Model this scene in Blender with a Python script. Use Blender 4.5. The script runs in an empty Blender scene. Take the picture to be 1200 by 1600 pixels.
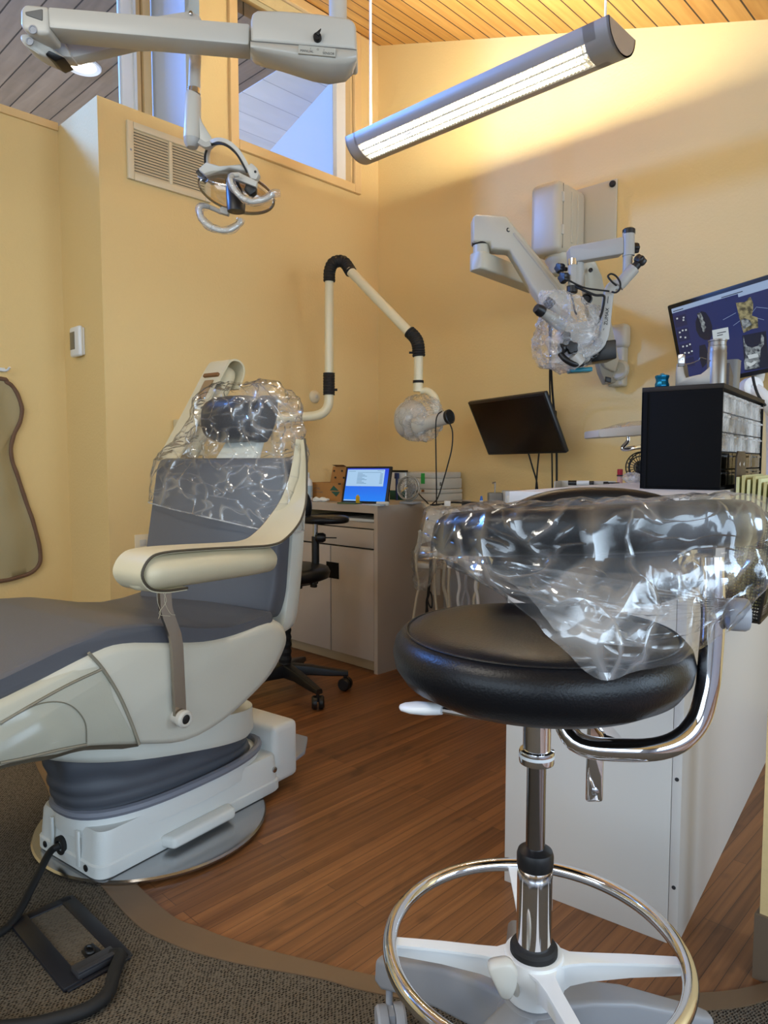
import bpy, bmesh, math, random
from mathutils import Vector, Matrix, noise

random.seed(7)
SC = bpy.context.scene
COL = SC.collection
V = Vector
PI = math.pi
R_ = math.radians

# ------------------------------------------------------------------ camera
FPX = 1110.0                       # focal length in pixels of the 1200x1600 frame
PITCH = R_(4.05)
YAW = R_(43.96)
CAMZ = 0.96
CAM = V((0, 0, CAMZ))
FW = V((-math.sin(YAW), math.cos(YAW), 0))
RT = V((math.cos(YAW), math.sin(YAW), 0))
UP = V((0, 0, 1))
FWP = FW * math.cos(PITCH) - UP * math.sin(PITCH)
UPP = FW * math.sin(PITCH) + UP * math.cos(PITCH)
cd = bpy.data.cameras.new('camera')
cam = bpy.data.objects.new('camera', cd)
COL.objects.link(cam)
cd.sensor_fit = 'VERTICAL'
cd.sensor_height = 24.0
cd.lens = 24.0 * FPX / 1600.0
cd.clip_start = 0.02
mw = Matrix((RT, UPP, -FWP)).transposed().to_4x4()
mw.translation = CAM
cam.matrix_world = mw
SC.camera = cam


def ray(x, y):
    return RT * ((x - 600) / FPX) + FWP + UPP * ((800 - y) / FPX)


def onp(x, y, p0, n):
    r = ray(x, y)
    n = V(n)
    return CAM + r * ((V(p0) - CAM).dot(n) / r.dot(n))


def on_z(x, y, z=0.0): return onp(x, y, (0, 0, z), (0, 0, 1))
def on_x(x, y, X): return onp(x, y, (X, 0, 0), (1, 0, 0))
def on_y(x, y, Y): return onp(x, y, (0, Y, 0), (0, 1, 0))


def at(x, y, d):
    r = ray(x, y)
    return CAM + r * (d / r.dot(FW))


# ------------------------------------------------------------------ materials
def lin(c):
    return tuple((v / 12.92 if v <= 0.04045 else ((v + 0.055) / 1.055) ** 2.4) for v in c)


def srgb(r, g, b):
    return lin((r / 255, g / 255, b / 255)) + (1,)


def mat(name, col, rough=0.5, metal=0.0, bump=0.0, bscale=200.0, spec=0.5, var=0.0, vscale=6.0, coat=0.0, detail=3.0):
    m = bpy.data.materials.new(name)
    m.use_nodes = True
    nt = m.node_tree
    b = nt.nodes['Principled BSDF']
    b.inputs['Base Color'].default_value = col
    b.inputs['Roughness'].default_value = rough
    b.inputs['Metallic'].default_value = metal
    b.inputs['Specular IOR Level'].default_value = spec
    b.inputs['Coat Weight'].default_value = coat
    tc = nt.nodes.new('ShaderNodeTexCoord')
    if bump:
        n = nt.nodes.new('ShaderNodeTexNoise')
        n.inputs['Scale'].default_value = bscale
        n.inputs['Detail'].default_value = detail
        nt.links.new(tc.outputs['Object'], n.inputs['Vector'])
        bp = nt.nodes.new('ShaderNodeBump')
        bp.inputs['Strength'].default_value = bump
        bp.inputs['Distance'].default_value = 0.004
        nt.links.new(n.outputs['Fac'], bp.inputs['Height'])
        nt.links.new(bp.outputs['Normal'], b.inputs['Normal'])
    if var:
        n2 = nt.nodes.new('ShaderNodeTexNoise')
        n2.inputs['Scale'].default_value = vscale
        n2.inputs['Detail'].default_value = 4
        nt.links.new(tc.outputs['Object'], n2.inputs['Vector'])
        mx = nt.nodes.new('ShaderNodeMix')
        mx.data_type = 'RGBA'
        mx.inputs[6].default_value = tuple(c * (1 - var) for c in col[:3]) + (1,)
        mx.inputs[7].default_value = tuple(min(1, c * (1 + var)) for c in col[:3]) + (1,)
        nt.links.new(n2.outputs['Fac'], mx.inputs[0])
        nt.links.new(mx.outputs[2], b.inputs['Base Color'])
    return m


def emis(name, col, strength):
    m = bpy.data.materials.new(name)
    m.use_nodes = True
    b = m.node_tree.nodes['Principled BSDF']
    b.inputs['Base Color'].default_value = (0.02, 0.02, 0.02, 1)
    b.inputs['Roughness'].default_value = 0.25
    b.inputs['Emission Color'].default_value = col
    b.inputs['Emission Strength'].default_value = strength
    return m


def film(name, haze=0.10, gloss=0.35, rough=0.12, scale=14.0, tint=(1, 1, 1, 1), seed=0.0, crease=0.5):
    """clear crumpled polythene: mostly see-through, light caught along narrow creases"""
    m = bpy.data.materials.new(name)
    m.use_nodes = True
    nt = m.node_tree
    nt.nodes.clear()
    L = nt.links.new
    N = nt.nodes.new

    def math_(op, a, b=None, clamp=False):
        n = N('ShaderNodeMath')
        n.operation = op
        n.use_clamp = clamp
        for i, v in enumerate((a, b)):
            if v is None:
                continue
            if isinstance(v, (int, float)):
                n.inputs[i].default_value = v
            else:
                L(v, n.inputs[i])
        return n.outputs[0]
    out = N('ShaderNodeOutputMaterial')
    tc = N('ShaderNodeTexCoord')
    lines = []
    for k, (sc_, wd, st) in enumerate(((scale * 0.45, 0.045, (1, 1, 0.55)), (scale, 0.035, (1, 1, 1)), (scale * 1.7, 0.05, (0.5, 0.5, 1.2)))):
        mp = N('ShaderNodeMapping')
        mp.inputs['Location'].default_value = (seed + k, seed * 2 - k, -seed)
        mp.inputs['Rotation'].default_value = (0.4 * k, 0.9 * k, 0.3 + k)
        mp.inputs['Scale'].default_value = st
        L(tc.outputs['Object'], mp.inputs['Vector'])
        nz = N('ShaderNodeTexNoise')
        nz.inputs['Scale'].default_value = sc_
        nz.inputs['Detail'].default_value = 1.2
        nz.inputs['Distortion'].default_value = 0.8
        L(mp.outputs[0], nz.inputs['Vector'])
        d = math_('ABSOLUTE', math_('SUBTRACT', nz.outputs['Fac'], 0.5))
        lines.append(math_('SUBTRACT', 1.0, math_('DIVIDE', d, wd, True), True))
    cr = math_('MAXIMUM', math_('MAXIMUM', lines[0], lines[1]), math_('MULTIPLY', lines[2], 0.6))
    nb = N('ShaderNodeTexNoise')
    nb.inputs['Scale'].default_value = scale * 0.8
    nb.inputs['Detail'].default_value = 2
    L(tc.outputs['Object'], nb.inputs['Vector'])
    ht = math_('ADD', math_('MULTIPLY', cr, 0.22), nb.outputs['Fac'])
    bp = N('ShaderNodeBump')
    bp.inputs['Strength'].default_value = 0.8
    bp.inputs['Distance'].default_value = 0.016
    L(ht, bp.inputs['Height'])
    tr = N('ShaderNodeBsdfTransparent')
    tr.inputs['Color'].default_value = tint
    gl = N('ShaderNodeBsdfGlossy')
    gl.inputs['Roughness'].default_value = rough
    L(bp.outputs['Normal'], gl.inputs['Normal'])
    df = N('ShaderNodeBsdfDiffuse')
    df.inputs['Color'].default_value = (0.9, 0.92, 0.94, 1)
    tl = N('ShaderNodeBsdfTranslucent')
    tl.inputs['Color'].default_value = (0.9, 0.92, 0.94, 1)
    m1 = N('ShaderNodeMixShader')
    m1.inputs[0].default_value = 0.45
    L(df.outputs[0], m1.inputs[1])
    L(tl.outputs[0], m1.inputs[2])
    # creased film scatters more light than flat film
    big = N('ShaderNodeTexNoise')
    big.inputs['Scale'].default_value = scale * 0.35
    big.inputs['Detail'].default_value = 3
    L(tc.outputs['Object'], big.inputs['Vector'])
    mod = math_('MULTIPLY', math_('SUBTRACT', big.outputs['Fac'], 0.36, True), 3.0, True)
    hz = math_('ADD', math_('MULTIPLY', math_('MULTIPLY', cr, mod), crease), math_('MULTIPLY', mod, haze * 1.6), True)
    m2 = N('ShaderNodeMixShader')
    L(hz, m2.inputs[0])
    L(tr.outputs[0], m2.inputs[1])
    L(m1.outputs[0], m2.inputs[2])
    lw = N('ShaderNodeLayerWeight')
    lw.inputs['Blend'].default_value = 0.12
    L(bp.outputs['Normal'], lw.inputs['Normal'])
    fac = math_('ADD', math_('MULTIPLY', lw.outputs['Fresnel'], gloss), math_('MULTIPLY', cr, gloss * 0.3), True)
    m3 = N('ShaderNodeMixShader')
    L(fac, m3.inputs[0])
    L(m2.outputs[0], m3.inputs[1])
    L(gl.outputs[0], m3.inputs[2])
    L(m3.outputs[0], out.inputs['Surface'])
    return m


def glass(name, tint=(1, 1, 1, 1), gloss=0.06, rough=0.02):
    m = bpy.data.materials.new(name)
    m.use_nodes = True
    nt = m.node_tree
    nt.nodes.clear()
    L = nt.links.new
    out = nt.nodes.new('ShaderNodeOutputMaterial')
    tr = nt.nodes.new('ShaderNodeBsdfTransparent')
    tr.inputs['Color'].default_value = tint
    gl = nt.nodes.new('ShaderNodeBsdfGlossy')
    gl.inputs['Roughness'].default_value = rough
    lw = nt.nodes.new('ShaderNodeLayerWeight')
    lw.inputs['Blend'].default_value = 0.12
    mu = nt.nodes.new('ShaderNodeMath')
    mu.operation = 'ADD'
    mu.use_clamp = True
    mu.inputs[1].default_value = gloss
    L(lw.outputs['Fresnel'], mu.inputs[0])
    mx = nt.nodes.new('ShaderNodeMixShader')
    L(mu.outputs[0], mx.inputs[0])
    L(tr.outputs[0], mx.inputs[1])
    L(gl.outputs[0], mx.inputs[2])
    L(mx.outputs[0], out.inputs['Surface'])
    return m


def planks(name, c1, c2, groove, width, length, rough, along='Y', groove_w=0.03, grain=(40, 3, 40), knots=0.0):
    """boards running along Y (or X); width across, brick texture for the joints, stretched noise for the grain"""
    m = bpy.data.materials.new(name)
    m.use_nodes = True
    nt = m.node_tree
    L = nt.links.new
    b = nt.nodes['Principled BSDF']
    b.inputs['Roughness'].default_value = rough
    tc = nt.nodes.new('ShaderNodeTexCoord')
    mp = nt.nodes.new('ShaderNodeMapping')
    if along == 'Y':
        mp.inputs['Rotation'].default_value = (0, 0, R_(90))
    L(tc.outputs['Object'], mp.inputs['Vector'])
    br = nt.nodes.new('ShaderNodeTexBrick')
    br.inputs['Scale'].default_value = 1.0
    br.inputs['Brick Width'].default_value = length
    br.inputs['Row Height'].default_value = width
    br.inputs['Mortar Size'].default_value = groove_w * width
    br.inputs['Mortar Smooth'].default_value = 0.2
    br.inputs['Color1'].default_value = (0, 0, 0, 1)
    br.inputs['Color2'].default_value = (1, 1, 1, 1)
    br.inputs['Mortar'].default_value = (0.5, 0.5, 0.5, 1)
    br.offset = 0.37
    br.offset_frequency = 3
    L(mp.outputs[0], br.inputs['Vector'])
    mp2 = nt.nodes.new('ShaderNodeMapping')
    mp2.inputs['Scale'].default_value = (grain[1], grain[0], grain[2])
    L(mp.outputs[0], mp2.inputs['Vector'])
    nz = nt.nodes.new('ShaderNodeTexNoise')
    nz.inputs['Scale'].default_value = 1.0
    nz.inputs['Detail'].default_value = 5
    nz.inputs['Distortion'].default_value = 0.4
    L(mp2.outputs[0], nz.inputs['Vector'])
    ad = nt.nodes.new('ShaderNodeMath')
    ad.operation = 'MULTIPLY_ADD'
    L(br.outputs['Color'], ad.inputs[0])
    ad.inputs[1].default_value = 0.3
    L(nz.outputs['Fac'], ad.inputs[2])
    rp = nt.nodes.new('ShaderNodeValToRGB')
    rp.color_ramp.elements[0].position = 0.3
    rp.color_ramp.elements[0].color = c1
    rp.color_ramp.elements[1].position = 1.1 if False else 1.0
    rp.color_ramp.elements[1].color = c2
    L(ad.outputs[0], rp.inputs[0])
    last = rp.outputs[0]
    if knots:
        nk = nt.nodes.new('ShaderNodeTexNoise')
        nk.inputs['Scale'].default_value = 9
        nk.inputs['Detail'].default_value = 1
        mk = nt.nodes.new('ShaderNodeMapping')
        mk.inputs['Scale'].default_value = (1, 2.2, 1)
        L(mp.outputs[0], mk.inputs['Vector'])
        L(mk.outputs[0], nk.inputs['Vector'])
        rk = nt.nodes.new('ShaderNodeValToRGB')
        rk.color_ramp.elements[0].position = 0.62
        rk.color_ramp.elements[0].color = (0, 0, 0, 1)
        rk.color_ramp.elements[1].position = 0.76
        rk.color_ramp.elements[1].color = (knots, knots, knots, 1)
        L(nk.outputs['Fac'], rk.inputs[0])
        mk2 = nt.nodes.new('ShaderNodeMix')
        mk2.data_type = 'RGBA'
        L(rk.outputs[0], mk2.inputs[0])
        L(last, mk2.inputs[6])
        mk2.inputs[7].default_value = groove
        last = mk2.outputs[2]
    mx = nt.nodes.new('ShaderNodeMix')
    mx.data_type = 'RGBA'
    L(br.outputs['Fac'], mx.inputs[0])
    L(last, mx.inputs[6])
    mx.inputs[7].default_value = groove
    L(mx.outputs[2], b.inputs['Base Color'])
    bp = nt.nodes.new('ShaderNodeBump')
    bp.invert = True
    bp.inputs['Strength'].default_value = 0.5
    bp.inputs['Distance'].default_value = 0.003
    L(br.outputs['Fac'], bp.inputs['Height'])
    L(bp.outputs['Normal'], b.inputs['Normal'])
    return m


def weave(name, c1, c2, scale):
    m = bpy.data.materials.new(name)
    m.use_nodes = True
    nt = m.node_tree
    L = nt.links.new
    b = nt.nodes['Principled BSDF']
    b.inputs['Roughness'].default_value = 0.95
    b.inputs['Specular IOR Level'].default_value = 0.1
    tc = nt.nodes.new('ShaderNodeTexCoord')
    vo = nt.nodes.new('ShaderNodeTexVoronoi')
    vo.inputs['Scale'].default_value = scale
    vo.inputs['Randomness'].default_value = 0.4
    mp = nt.nodes.new('ShaderNodeMapping')
    mp.inputs['Rotation'].default_value = (0, 0, R_(28))
    mp.inputs['Scale'].default_value = (1, 0.62, 1)
    L(tc.outputs['Object'], mp.inputs['Vector'])
    L(mp.outputs[0], vo.inputs['Vector'])
    rp = nt.nodes.new('ShaderNodeValToRGB')
    rp.color_ramp.elements[0].position = 0.16
    rp.color_ramp.elements[0].color = c1
    rp.color_ramp.elements[1].position = 0.50
    rp.color_ramp.elements[1].color = c2
    L(vo.outputs['Distance'], rp.inputs[0])
    L(rp.outputs[0], b.inputs['Base Color'])
    bp = nt.nodes.new('ShaderNodeBump')
    bp.invert = True
    bp.inputs['Strength'].default_value = 0.8
    bp.inputs['Distance'].default_value = 0.004
    L(vo.outputs['Distance'], bp.inputs['Height'])
    L(bp.outputs['Normal'], b.inputs['Normal'])
    return m


M = {}
M['wall'] = mat('wall_paint', srgb(226, 198, 140), 0.75, bump=0.35, bscale=90, spec=0.25, detail=4)
M['white_wall'] = mat('white_paint', srgb(205, 214, 228), 0.8, bump=0.2, bscale=90)
M['trim'] = mat('trim_paint', srgb(222, 190, 136), 0.5)
M['whitetrim'] = mat('white_trim', srgb(225, 226, 226), 0.5)
M['floor'] = planks('bamboo_floor', srgb(86, 52, 28), srgb(152, 102, 60), srgb(58, 34, 19), 0.030, 0.75, 0.40, 'Y', 0.02, (70, 1.6, 40), 0.5)
M['carpet'] = weave('loop_carpet', srgb(20, 18, 15), srgb(106, 97, 85), 225)
M['strip'] = mat('vinyl_strip', srgb(108, 86, 63), 0.5, var=0.12, vscale=9)
M['baseboard'] = mat('vinyl_baseboard', srgb(112, 96, 78), 0.5)
M['ceil'] = planks('cedar_ceiling', srgb(186, 134, 62), srgb(222, 174, 100), srgb(52, 32, 12), 0.092, 6.0, 0.6, 'Y', 0.045, (30, 2.5, 30))
M['ceil2'] = planks('grey_board_ceiling', srgb(116, 102, 88), srgb(150, 134, 118), srgb(40, 35, 32), 0.13, 6.0, 0.7, 'X', 0.035, (20, 3, 20))
M['ceil3'] = planks('white_board_ceiling', srgb(206, 206, 206), srgb(224, 224, 224), srgb(176, 178, 182), 0.22, 6.0, 0.7, 'Y', 0.02, (10, 3, 10))
M['chrome'] = mat('chrome', (0.82, 0.82, 0.84, 1), 0.06, 1.0)
M['steel'] = mat('brushed_steel', (0.48, 0.48, 0.49, 1), 0.22, 1.0)
M['alu'] = mat('aluminium', (0.27, 0.255, 0.235, 1), 0.45, 1.0)
M['blackpad'] = mat('black_leatherette', srgb(14, 15, 19), 0.36, bump=0.12, bscale=320, spec=0.32)
M['black'] = mat('black_plastic', srgb(16, 16, 18), 0.42)
M['blackmat'] = mat('black_matt', srgb(8, 9, 12), 0.75, spec=0.15)
M['rubber'] = mat('black_rubber', srgb(18, 18, 19), 0.7)
M['cream'] = mat('cream_leatherette', srgb(206, 204, 190), 0.42, bump=0.05, bscale=260, var=0.04, vscale=7)
M['creamarm'] = mat('cream_vinyl', srgb(206, 196, 166), 0.45, bump=0.05, bscale=200, var=0.06, vscale=9)
M['shellw'] = mat('white_shell', srgb(214, 216, 206), 0.35)
M['basew'] = mat('white_base', srgb(216, 219, 216), 0.45, bump=0.08, bscale=400)
M['greypad'] = mat('slate_leatherette', srgb(88, 90, 97), 0.45, bump=0.06, bscale=220, var=0.06, vscale=5)
M['bellows'] = mat('bellows_rubber', srgb(78, 82, 90), 0.55, bump=0.1, bscale=40)
M['greyrim'] = mat('grey_rim', srgb(120, 124, 136), 0.5)
M['pale'] = mat('pale_plastic', srgb(196, 192, 182), 0.35)
M['scope'] = mat('scope_plastic', srgb(186, 180, 162), 0.4)
M['scopegrey'] = mat('scope_grey', srgb(168, 166, 160), 0.4)
M['pipe'] = mat('pipe_enamel', srgb(232, 220, 184), 0.3)
M['white'] = mat('white_plastic', srgb(226, 228, 228), 0.35)
M['greyplastic'] = mat('grey_plastic', srgb(160, 162, 168), 0.4)
M['melamine'] = mat('grey_melamine', srgb(186, 174, 162), 0.45, var=0.03, vscale=3)
M['gap'] = mat('dark_gap', srgb(22, 20, 18), 0.8)
M['cabwhite'] = mat('cabinet_white', srgb(206, 203, 198), 0.38)
M['counter'] = mat('counter_laminate', srgb(206, 204, 200), 0.4)
M['card'] = mat('cardboard', srgb(178, 128, 72), 0.8, bump=0.05, bscale=60)
M['carddark'] = mat('cardboard_inside', srgb(122, 84, 46), 0.8)
M['green'] = mat('dark_green_print', srgb(40, 92, 80), 0.7)
M['greensticker'] = mat('green_sticker', srgb(46, 160, 70), 0.6)
M['paper'] = mat('paper', srgb(232, 232, 228), 0.8)
M['yellowpaper'] = mat('pale_yellow_paper', srgb(216, 218, 172), 0.85)
M['ink'] = mat('dark_print', srgb(40, 40, 42), 0.7)
M['greyink'] = mat('grey_print', srgb(110, 108, 104), 0.7)
M['teal'] = mat('teal_plastic', srgb(20, 120, 140), 0.3)
M['tealm'] = mat('teal_anodised', srgb(10, 110, 150), 0.2, 0.7)
M['red'] = mat('red_cap', srgb(170, 22, 46), 0.4)
M['pink'] = mat('pink_plastic', srgb(200, 150, 140), 0.5)
M['yellow'] = mat('yellow_plastic', srgb(220, 180, 20), 0.5)
M['blue'] = mat('blue_cap', srgb(40, 96, 190), 0.4)
M['greenmat'] = mat('green_booklet', srgb(82, 104, 66), 0.7)
M['vent'] = mat('vent_enamel', srgb(222, 208, 176), 0.45)
M['apron'] = mat('apron_fabric', srgb(164, 150, 112), 0.6, bump=0.1, bscale=30)
M['apronhem'] = mat('apron_hem', srgb(108, 80, 60), 0.7)
M['lcd'] = mat('thermostat_screen', srgb(112, 106, 92), 0.3)
M['film'] = film('clear_film', 0.07, 0.65, 0.13, 9, crease=0.40)
M['filmwarm'] = film('clear_film_headrest', 0.08, 0.7, 0.12, 10, seed=3, crease=0.45)
M['filmdense'] = film('clear_film_bunched', 0.32, 0.55, 0.16, 22, seed=7, crease=0.6)
M['clear'] = glass('clear_polycarbonate', (0.94, 0.93, 0.90, 1), 0.12)
M['bottleclear'] = film('frosted_plastic', 0.5, 0.3, 0.2, 30)
M['pane'] = glass('window_glass', (0.98, 0.99, 1, 1), 0.02)
M['lampglow'] = emis('lamp_glow', (1.0, 0.93, 0.76, 1), 3.2)
M['tubeglow'] = emis('tube_glow', (1.0, 0.94, 0.77, 1), 190)
M['spotglow'] = emis('spot_glow', (1.0, 0.9, 0.7, 1), 14)
M['amber'] = glass('amber_reflector', (0.78, 0.62, 0.38, 1), 0.34, 0.14)
M['lampgrey'] = mat('lamp_housing', srgb(150, 146, 138), 0.5)
M['lampgrey2'] = mat('lamp_housing_silver', srgb(168, 164, 156), 0.42, 0.3)
M['louvre'] = mat('louvre_silver', (0.8, 0.78, 0.7, 1), 0.3, 0.6)
M['tagpanel'] = mat('label_grey', srgb(180, 178, 168), 0.5)


# ------------------------------------------------------------------ mesh builder
def basis(d):
    d = V(d).normalized()
    u = d.cross(V((0, 0, 1)))
    if u.length < 1e-3:
        u = d.cross(V((0, 1, 0)))
    u.normalize()
    return u, d.cross(u).normalized(), d


class B:
    def __init__(s):
        s.bm = bmesh.new()

    def face(s, vs):
        try:
            return s.bm.faces.new(vs)
        except ValueError:
            return None

    def loft(s, rings, closed=True, c0=True, c1=True, loop=False):
        L = [[s.bm.verts.new(p) for p in r] for r in rings]
        n = len(L[0])
        rr = list(zip(L, L[1:])) + ([(L[-1], L[0])] if loop else [])
        for a, b in rr:
            for i in range(n if closed else n - 1):
                j = (i + 1) % n
                s.face((a[i], a[j], b[j], b[i]))
        if closed and not loop:
            if c0:
                s.face(L[0][::-1])
            if c1:
                s.face(L[-1])
        return s

    def box(s, c, size, rz=0.0, bev=0.0, seg=2, m3=None):
        b = bmesh.new()
        bmesh.ops.create_cube(b, size=1)
        bmesh.ops.scale(b, vec=size, verts=b.verts)
        if bev:
            bmesh.ops.bevel(b, geom=list(b.edges), offset=min(bev, min(size) * 0.49), segments=seg, profile=0.5, affect='EDGES')
        m = m3.to_4x4() if m3 is not None else Matrix.Rotation(rz, 4, 'Z')
        m.translation = V(c)
        bmesh.ops.transform(b, matrix=m, verts=b.verts)
        s.merge(b)
        return s

    def merge(s, b):
        mp = {}
        for v in b.verts:
            mp[v] = s.bm.verts.new(v.co)
        for f in b.faces:
            s.face([mp[v] for v in f.verts])
        b.free()

    def tube(s, pts, r, n=10, smooth=0, loop=False, caps=True):
        pts = [V(p) for p in pts]
        rs = list(r) if isinstance(r, (list, tuple)) else [r] * len(pts)
        if smooth:
            pts, rs = spline(pts, smooth, rs, loop)
        rings = []
        prev = None
        k = len(pts)
        for i, p in enumerate(pts):
            if loop:
                d = pts[(i + 1) % k] - pts[i - 1]
            elif i == 0:
                d = pts[1] - pts[0]
            elif i == k - 1:
                d = pts[-1] - pts[-2]
            else:
                d = (pts[i + 1] - pts[i]).normalized() + (pts[i] - pts[i - 1]).normalized()
            d.normalize()
            if prev is None:
                u, w, _ = basis(d)
            else:
                u = prev - d * prev.dot(d)
                u.normalize()
                w = d.cross(u)
            prev = u
            rings.append([p + (u * math.cos(2 * PI * j / n) + w * math.sin(2 * PI * j / n)) * rs[i] for j in range(n)])
        return s.loft(rings, True, caps, caps, loop)

    def lathe(s, o, axis, prof, n=32, c0=True, c1=True):
        u, w, d = basis(axis)
        o = V(o)
        rings = [[o + d * h + (u * math.cos(2 * PI * j / n) + w * math.sin(2 * PI * j / n)) * max(r, 1e-4) for j in range(n)] for r, h in prof]
        return s.loft(rings, True, c0, c1)

    def cyl(s, a, b, r, n=20, r2=None):
        a = V(a)
        b = V(b)
        return s.lathe(a, b - a, [(r, 0), (r if r2 is None else r2, (b - a).length)], n)

    def prism(s, poly, vec, bev=0.0, seg=2):
        b = bmesh.new()
        vec = V(vec)
        a = [b.verts.new(V(p)) for p in poly]
        c = [b.verts.new(V(p) + vec) for p in poly]
        n = len(a)
        b.faces.new(a[::-1])
        b.faces.new(c)
        for i in range(n):
            j = (i + 1) % n
            b.faces.new((a[i], a[j], c[j], c[i]))
        bmesh.ops.recalc_face_normals(b, faces=b.faces)
        if bev:
            es = [e for e in b.edges if len(e.link_faces) == 2 and e.calc_face_angle(0) > R_(38)]
            bmesh.ops.bevel(b, geom=es, offset=bev, segments=seg, profile=0.5, affect='EDGES', clamp_overlap=True)
        s.merge(b)
        return s

    def ell(s, c, rad, m3=None, nu=24, nv=14):
        c = V(c)
        m3 = m3 or Matrix.Identity(3)
        rings = []
        for i in range(1, nv):
            t = PI * i / nv
            rings.append([c + m3 @ V((rad[0] * math.sin(t) * math.cos(2 * PI * j / nu), rad[1] * math.sin(t) * math.sin(2 * PI * j / nu), -rad[2] * math.cos(t))) for j in range(nu)])
        return s.loft(rings)

    def grid(s, fn, nu, nv):
        """open sheet; fn(u,v) -> point, u,v in 0..1"""
        return s.loft([[V(fn(i / nu, j / nv)) for i in range(nu + 1)] for j in range(nv + 1)], closed=False)

    def quadp(s, a, b, c, d):
        s.face([s.bm.verts.new(V(p)) for p in (a, b, c, d)])
        return s

    def crumple(s, amp, freq, seed=0.0, direction=None, keep=None):
        s.bm.normal_update()
        for v in s.bm.verts:
            p = v.co * freq + V((seed, seed * 1.7, -seed))
            h = 0.0
            a = 1.0
            q = p.copy()
            for k in range(3):
                h += (1 - 2 * abs(noise.noise(q))) * a - 0.55 * a
                a *= 0.5
                q = q * 2.1 + V((3.1, 1.7, 4.2))
            dirn = V(direction) if direction else v.normal
            f = keep(v.co) if keep else 1.0
            v.co += dirn * (h * amp * f)
        return s


def spline(pts, k, rs=None, loop=False):
    n = len(pts)
    out = []
    ro = []
    rng = range(n if loop else n - 1)
    for i in rng:
        if loop:
            p0, p1, p2, p3 = pts[i - 1], pts[i], pts[(i + 1) % n], pts[(i + 2) % n]
        else:
            p1, p2 = pts[i], pts[i + 1]
            p0 = pts[i - 1] if i > 0 else p1 * 2 - p2
            p3 = pts[i + 2] if i + 2 < n else p2 * 2 - p1
        for j in range(k):
            t = j / k
            out.append(0.5 * ((2 * p1) + (p2 - p0) * t + (2 * p0 - 5 * p1 + 4 * p2 - p3) * t * t + (3 * p1 - p0 - 3 * p2 + p3) * t ** 3))
            if rs:
                ro.append(rs[i] * (1 - t) + rs[(i + 1) % n] * t)
    if not loop:
        out.append(pts[-1])
        if rs:
            ro.append(rs[-1])
    return (out, ro) if rs else out


def obj(name, b, m, parent=None, smooth=35, solid=0.0, mats=None):
    me = bpy.data.meshes.new(name)
    bm = b.bm
    bmesh.ops.recalc_face_normals(bm, faces=bm.faces)
    if parent is not None:
        bmesh.ops.translate(bm, vec=-parent['_w'] if False else -WORLD[parent.name], verts=bm.verts)
    bm.to_mesh(me)
    bm.free()
    me.materials.append(m)
    if smooth:
        for p in me.polygons:
            p.use_smooth = True
        me.set_sharp_from_angle(angle=R_(smooth))
    o = bpy.data.objects.new(name, me)
    COL.objects.link(o)
    if parent is not None:
        o.parent = parent
        WORLD[o.name] = WORLD[parent.name]
    else:
        WORLD[o.name] = V((0, 0, 0))
    if solid:
        md = o.modifiers.new('thickness', 'SOLIDIFY')
        md.thickness = solid
        md.offset = 0
    return o


WORLD = {}


def thing(name, label, cat, loc, group=None):
    o = bpy.data.objects.new(name, None)
    o.empty_display_size = 0.05
    COL.objects.link(o)
    o.location = V(loc)
    o['label'] = label
    o['category'] = cat
    if group:
        o['group'] = group
    WORLD[o.name] = V(loc)
    return o


def recenter(o):
    """put a one-mesh thing's origin at its base"""
    me = o.data
    xs = [v.co for v in me.vertices]
    c = V((sum(p.x for p in xs) / len(xs), sum(p.y for p in xs) / len(xs), min(p.z for p in xs)))
    me.transform(Matrix.Translation(-c))
    o.location = c


def tag(o, label, cat, group=None):
    o['label'] = label
    o['category'] = cat
    if group:
        o['group'] = group
    recenter(o)
    return o


def struct(name, b, m, smooth=0):
    o = obj(name, b, m, None, smooth)
    o['kind'] = 'structure'
    return o


def copy_tree(root, loc, label):
    r = root.copy()
    COL.objects.link(r)
    r.location = loc
    r['label'] = label
    for ch in root.children:
        c = ch.copy()
        COL.objects.link(c)
        c.parent = r
        for g in ch.children:
            h = g.copy()
            COL.objects.link(h)
            h.parent = c
    return r


def text_mesh(b, txt, o, ux, uy, size, lift=0.0008):
    """flat lettering from the built-in font, laid in the plane ux/uy with its left baseline at o"""
    cu = bpy.data.curves.new('lettering', 'FONT')
    cu.body = txt
    cu.size = size
    tmp = bpy.data.objects.new('lettering', cu)
    COL.objects.link(tmp)
    dg = bpy.context.evaluated_depsgraph_get()
    me = bpy.data.meshes.new_from_object(tmp.evaluated_get(dg))
    bpy.data.objects.remove(tmp)
    ux = V(ux).normalized()
    uy = V(uy).normalized()
    n = ux.cross(uy)
    vs = [b.bm.verts.new(V(o) + ux * v.co.x + uy * v.co.y + n * lift) for v in me.vertices]
    for p in me.polygons:
        b.face([vs[i] for i in p.vertices])
    bpy.data.meshes.remove(me)
    return b

# ================================================================== the room
XL, YB, XF, YRET, ZL = -2.87, 2.93, -3.26, 1.325, 2.42


def zc(X): return 3.262 - 0.3447 * (X + 2.875)


def slab(p0, p1):
    b = B()
    c = [(a + d) / 2 for a, d in zip(p0, p1)]
    b.box(c, [abs(d - a) for a, d in zip(p0, p1)])
    return b


struct('floor', slab((-3.6, -2.7, -0.08), (2.5, 3.0, 0)), M['floor'])

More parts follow.
